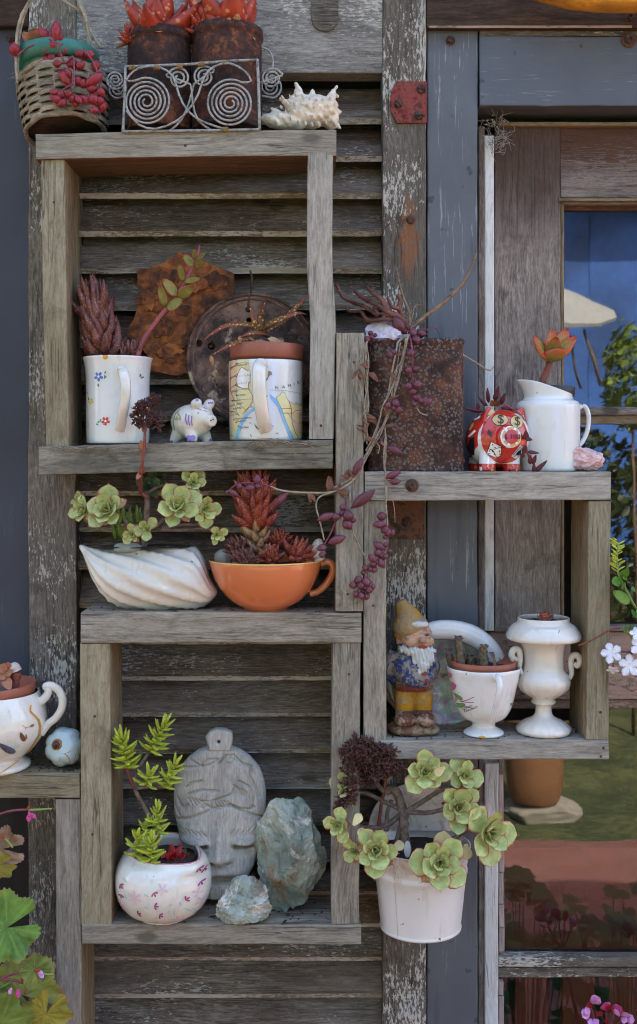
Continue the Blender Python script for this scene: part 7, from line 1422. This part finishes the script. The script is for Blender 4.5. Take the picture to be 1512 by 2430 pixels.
parts = [ellipsoid((rr.gauss(.006, .010), rr.uniform(-.01, .01), rr.gauss(.001, .003)), (.0016, .0016, .0012), 5, 4) for i in range(30)]
tag(obj('dust', mesh(*join(*parts), smooth=False), plain('web_dust', (128, 114, 96), .95, .3, 300, bumpd=.002), cw), kind='stuff')
# grit and dry scraps lying on the shelves
dbs = []
for (u0, u1, vf) in ((920, 1390, 1757), (200, 780, 2194), (100, 780, 1048), (200, 790, 1454), (0, 180, 1836)):
    for i in range(60):
        p = Vector(((rr.uniform(u0, u1) - UC) * SC, rr.uniform(.004, .08), (VC - vf) * SC + .0009)); dbs.append(xf(ellipsoid((0, 0, 0), (rr.uniform(.0006, .0022), rr.uniform(.0006, .0016), .0006), 5, 4), Matrix.Translation(p) @ Matrix.Rotation(rr.uniform(0, 3), 4, 'Z')))
lv = LF['thin']; lvv, lvf = [v.co.copy() for v in lv.vertices], [tuple(p.vertices) for p in lv.polygons]
for (u0, u1, vf) in ((925, 1390, 1757), (280, 780, 2194), (220, 780, 1454), (80, 180, 1836)):
    for i in range(7):
        dbs.append(xf((lvv, lvf), Matrix.Translation(((rr.uniform(u0, u1) - UC) * SC, rr.uniform(.002, .05), (VC - vf) * SC + .0025)) @ Matrix.Rotation(rr.uniform(0, 6.3), 4, 'Z') @ Matrix.Scale(rr.uniform(.006, .013), 4)))
gr = obj('grit', mesh(*join(*dbs), smooth=False), MT['soil']); tag(gr, 'scattered dark grit and dry crumbs lying on the shelf boards', 'grit', kind='stuff')
fib = []
for (u, v, n) in ((225, 1062, 16), (640, 1048, 16), (700, 1052, 10), (150, 1064, 10)):
    for i in range(n):
        p = P(u + rr.uniform(-40, 40), v + rr.uniform(-4, 3), -.004); q = p + Vector((rr.gauss(0, .014), rr.uniform(-.006, 0), rr.gauss(-.001, .003))); fib.append(tube([p, p.lerp(q, .5) + Vector((0, 0, .001)), q], [.0005, .0002], 4))
tag(obj('dry_fibres', mesh(*join(*fib)), MT['straw']), 'dry straw fibres frayed along the front of the mug shelf', 'fibres', kind='stuff')
# ------------------------------------------------------------------ the garden behind the camera that the panes mirror, and added sky-blocking trees
def PR(u, v, d):
    T = DIST + YG + d; k = SC * T / DIST; return Vector(((u - UC) * k, YG - d, (VC - v) * k))
um = thing('parasol', 'beige garden parasol mirrored in the upper window pane', 'parasol', Vector((PR(960, 0, 5.0).x, YG - 5.0, GZ)))
ctr = PR(960, 520, 5.0) - um.location; V, F = [Vector(ctr)], []; NU = 8
for i, (q, dz) in enumerate(((.3, -.08), (.6, -.174), (.85, -.255), (1.0, -.30), (1.0, -.32), (.98, -.30))):
    for j in range(NU * 4):
        a = 2 * math.pi * j / (NU * 4); e = 1 - .07 * (1 - abs(math.cos(a * NU / 2)) ) ; V.append(ctr + Vector((1.3 * q * e * math.cos(a), 1.3 * q * e * math.sin(a), dz - .03 * (1 - abs(math.cos(a * NU / 2))) * q)))
n_ = NU * 4; Rt_ = Matrix.Translation(ctr) @ Matrix.Rotation(R(-15), 4, 'X') @ Matrix.Rotation(R(10), 4, 'Y') @ Matrix.Translation(-ctr); V = [Rt_ @ v for v in V]
for j in range(n_): F.append((0, 1 + j, 1 + (j + 1) % n_))
for i in range(5):
    for j in range(n_): b = 1 + i * n_; F.append((b + j, b + n_ + j, b + n_ + (j + 1) % n_, b + (j + 1) % n_))
obj('canopy', mesh(V, F, False), plain('beige_canvas', (196, 192, 182), .9, .06), um); obj('pole', mesh(*tube([Vector((ctr.x, 0, 0)), Vector((ctr.x, 0, ctr.z))], .02, 10)), W['beam', 'z'], um)
for a_, b_ in (((1345, 775), (1380, 925)), ((1385, 780), (1427, 915))): obj('strap', mesh(*tube([PR(*a_, 4.4) - um.location, PR(*b_, 4.4) - um.location], .008, 6)), W['tan', 'z'], um)
rr = random.Random(11)
shd = thing('garden_shed', 'blue painted board shed mirrored in the upper window pane', 'shed', Vector((3.0, -6.6, GZ)))
MT['shedblue'] = plain('blue_shed_paint', (66, 106, 174), .6, .25, 2)
for i in range(8):
    me_ = mesh(*sweep(rrect(.2342, .012, .003, 1), 3.4, 'z', 2), smooth=False); obj('board', me_, MT['shedblue'], shd, (-1.7 + i * .47, 0, 1.7))
me_ = mesh(*sweep(rrect(.08, .3, .01, 1), 4.0, 'x', 2), smooth=False); obj('eave', me_, plain('shed_eave', (112, 84, 110), .7), shd, (0, .1, 3.46))
def foliage(ctr, rad, n, s):
    V, F = [], []
    for i in range(n):
        d = Vector((rr.gauss(0, 1), rr.gauss(0, 1), rr.gauss(0, 1))).normalized() * rr.uniform(.45, 1) ** .5
        p = ctr + Vector((d.x * rad[0], d.y * rad[1], d.z * rad[2])) * (1 + .25 * mnoise.noise(d * 2.5)); nn = Vector((rr.gauss(0, 1), rr.gauss(0, 1), rr.gauss(.5, 1))).normalized(); a = nn.orthogonal().normalized() * s * rr.uniform(.5, 1.2); b = nn.cross(a) * .55; k0 = len(V)
        V += [p - a, p + b, p + a + nn * s * .2, p - b]; F.append((k0, k0 + 1, k0 + 2, k0 + 3))
    return mesh(V, F, False)
MT['treeleaf'] = leafmat('garden_tree_leaf', (52, 64, 32), (80, 90, 46), (72, 84, 42), var=.3)
for i, (x, d, h, rx, lab) in enumerate(((-5.0, 7.6, 8.0, 3.2, 'added broad sky blocking tree at the far left of the mirrored lawn'), (-1.4, 8.4, 7.4, 3.0, 'added rounded sky blocking tree behind the photographer'), (1.9, 5.7, 1.5, .9, 'bushy garden shrub mirrored in the middle window pane'), (3.9, 5.6, 1.75, 1.1, 'dense garden shrub mirrored at the right of the panes'), (7.6, 8.0, 8.0, 3.2, 'added tall sky blocking tree at the far right of the mirrored lawn'), (-8.6, 5.0, 8.0, 3.0, 'added tall sky blocking tree level with the left end of the house'), (1.8, 10.2, 8.4, 3.2, 'added tall sky blocking tree standing behind the blue shed'), (5.0, 10.6, 8.4, 3.0, 'added tall sky blocking tree rising over the right corner of the blue shed'))):  # tall trees added unseen to block low sky; the two shrubs are mirrored
    t = thing('shrub_and_added_tree', lab, 'tree', Vector((x, -d, GZ)), 'trees and shrubs across the lawn')
    if i in (2, 3): s_l = .045
    else: s_l = .12
    obj('crown', foliage(Vector((0, 0, h * .58)), (rx, rx * .8, h * .5), 5200, s_l), MT['treeleaf'], t); obj('trunk', mesh(*tube(smooth_path([Vector((0, 0, -.05)), Vector((.05, 0, h * .3)), Vector((-.03, .05, h * .6))], 4), [.11, .07, .03], 9)), MT['twig'], t)
for i, (x, z, dd, lab) in enumerate(((1250, 2175, .62, 'leafy pot plant whose dark outline is mirrored in the lower pane'), (1490, 2190, .66, 'second leafy pot plant mirrored at the right of the lower pane'))):
    b0 = PR(x, z, dd); t = thing('pot_plant', lab, 'plant', Vector((b0.x, b0.y, GZ)))
    obj('pot', mesh(*lathe(scl([(.01, 0), (60, 0), (85, 150), (92, 150), (92, 180), (80, 180), (78, 160), (.01, 160)], .001), 20)), MT['terra'], t)
    for j in range(46):
        a = j * GA; tipp = Vector((math.cos(a) * rr.uniform(.01, .13), math.sin(a) * .09, b0.z - GZ + rr.triangular(-.22, .09, -.04))); stem(t, [Vector((0, 0, .15)), Vector((tipp.x * .4, tipp.y * .4, tipp.z * .6)), tipp], [.0012, .0009], MT['stemgreen'])
        M = Matrix.Translation(tipp) @ frame(Vector((math.cos(a), math.sin(a), .2)), Vector((math.cos(a) * .5, math.sin(a) * .5 + .4, 1))); obj('leaf', geranium_leaf(rr.uniform(.012, .032), j % 6), LM['greenleaf'], t, mtx=M)
lt = thing('climbing_shrub', 'sunlit light green climber mirrored at the right of the upper pane', 'shrub', Vector((PR(1500, 0, 4.6).x, YG - 4.6, GZ)))
obj('crown', foliage(Vector((0, 0, PR(0, 900, 4.6).z - GZ)), (.16, .2, .30), 800, .03), leafmat('light_climber_leaf', (120, 142, 60), (158, 172, 84), (140, 156, 70)), lt); obj('trunk', mesh(*tube([Vector((0, 0, -.02)), Vector((.03, 0, .9)), Vector((0, 0, 1.7))], [.012, .006], 7)), MT['twig'], lt)
gp_ = thing('garden_urn', 'orange terracotta garden pot mirrored in the lower window pane', 'pot', Vector((PR(1268, 0, 3.25).x, YG - 3.25, PR(0, 1898, 3.25).z)))
obj('body', mesh(*lathe(prof_smooth([(.09, 0), (.10, .01), (.115, .06), (.125, .14), (.135, .3), (.15, .34), (.15, .37), (.13, .37), (.12, .3), (.01, .3)], 3), 32)), plain('orange_terracotta', (158, 112, 74), .8, .1, 8), gp_)
rock('garden_boulder', 'pale garden boulder under the mirrored terracotta pot', 'boulder', Vector((PR(1268, 0, 3.25).x + .02, YG - 3.25, GZ - .03)), (.33, .3, abs(GZ - .03 - gp_.location.z) + .004), 61, plain('pale_boulder', (158, 148, 130), .9, .2, 9, bumpd=.01), 10, .05, flat=False)

# nail heads in the shelf boards
for par, lst in ((bD, ((886, 1437), (1425, 1690), (1432, 1775), (1426, 1795))), (bC, ((225, 1700), (220, 1980), (828, 1600))), (bA, ((128, 480), (762, 1010), (440, 345))), (pB, ((825, 1410), (840, 860)))):
    for u, v in lst:
        k = K(-.003); obj('nail', mesh(*xf(lathe(scl([(3.2, 0), (3.2, 1), (2.4, 1.8), (.1, 2)], k), 10), Matrix.Rotation(R(90), 4, 'X'))), MT['bolt'], par, P(u, v, -.0035 if par != bA else -.001) - par.location)
# main stems of the edge plants running down to the ground
for root, p0, mt in ((pb_, P(1660, 1672, -.008), 'stemgreen'), (g2, Lg2(*ZQ(1180, 2560), .02) + g2.location, 'stemplum'), (gg, Lg(*ZL(-60, 360), -.05) + gg.location, 'stemgreen'), (gg, Lg(*ZL(-40, 1790), -.05) + gg.location, 'stemgreen')):
    dx = .05 if p0.x > 0 else -.05
    stem(root, [Vector((p0.x + dx, p0.y, GZ)) - root.location, Vector((p0.x + dx * 1.2, p0.y, GZ + .4)) - root.location, Vector((p0.x + dx * .6, p0.y, p0.z - .15)) - root.location, p0 - root.location], [.005, .004, .002], MT[mt], 7, 'main_stem')
for i, (x, y) in enumerate(((60, 1320), (180, 1900), (400, 2070), (20, 640), (0, 2150), (300, 1680), (0, 780))):
    p = Lg(*ZL(x, y), -.028 - .006 * i); stem(gg, [Vector((-.06, 0, GZ + .5 - gg.location.z)), Vector((-.05, .01, p.z - .1)), p], [.002, .0015], MT['stemgreen'], 6, 'leaf_stalk')
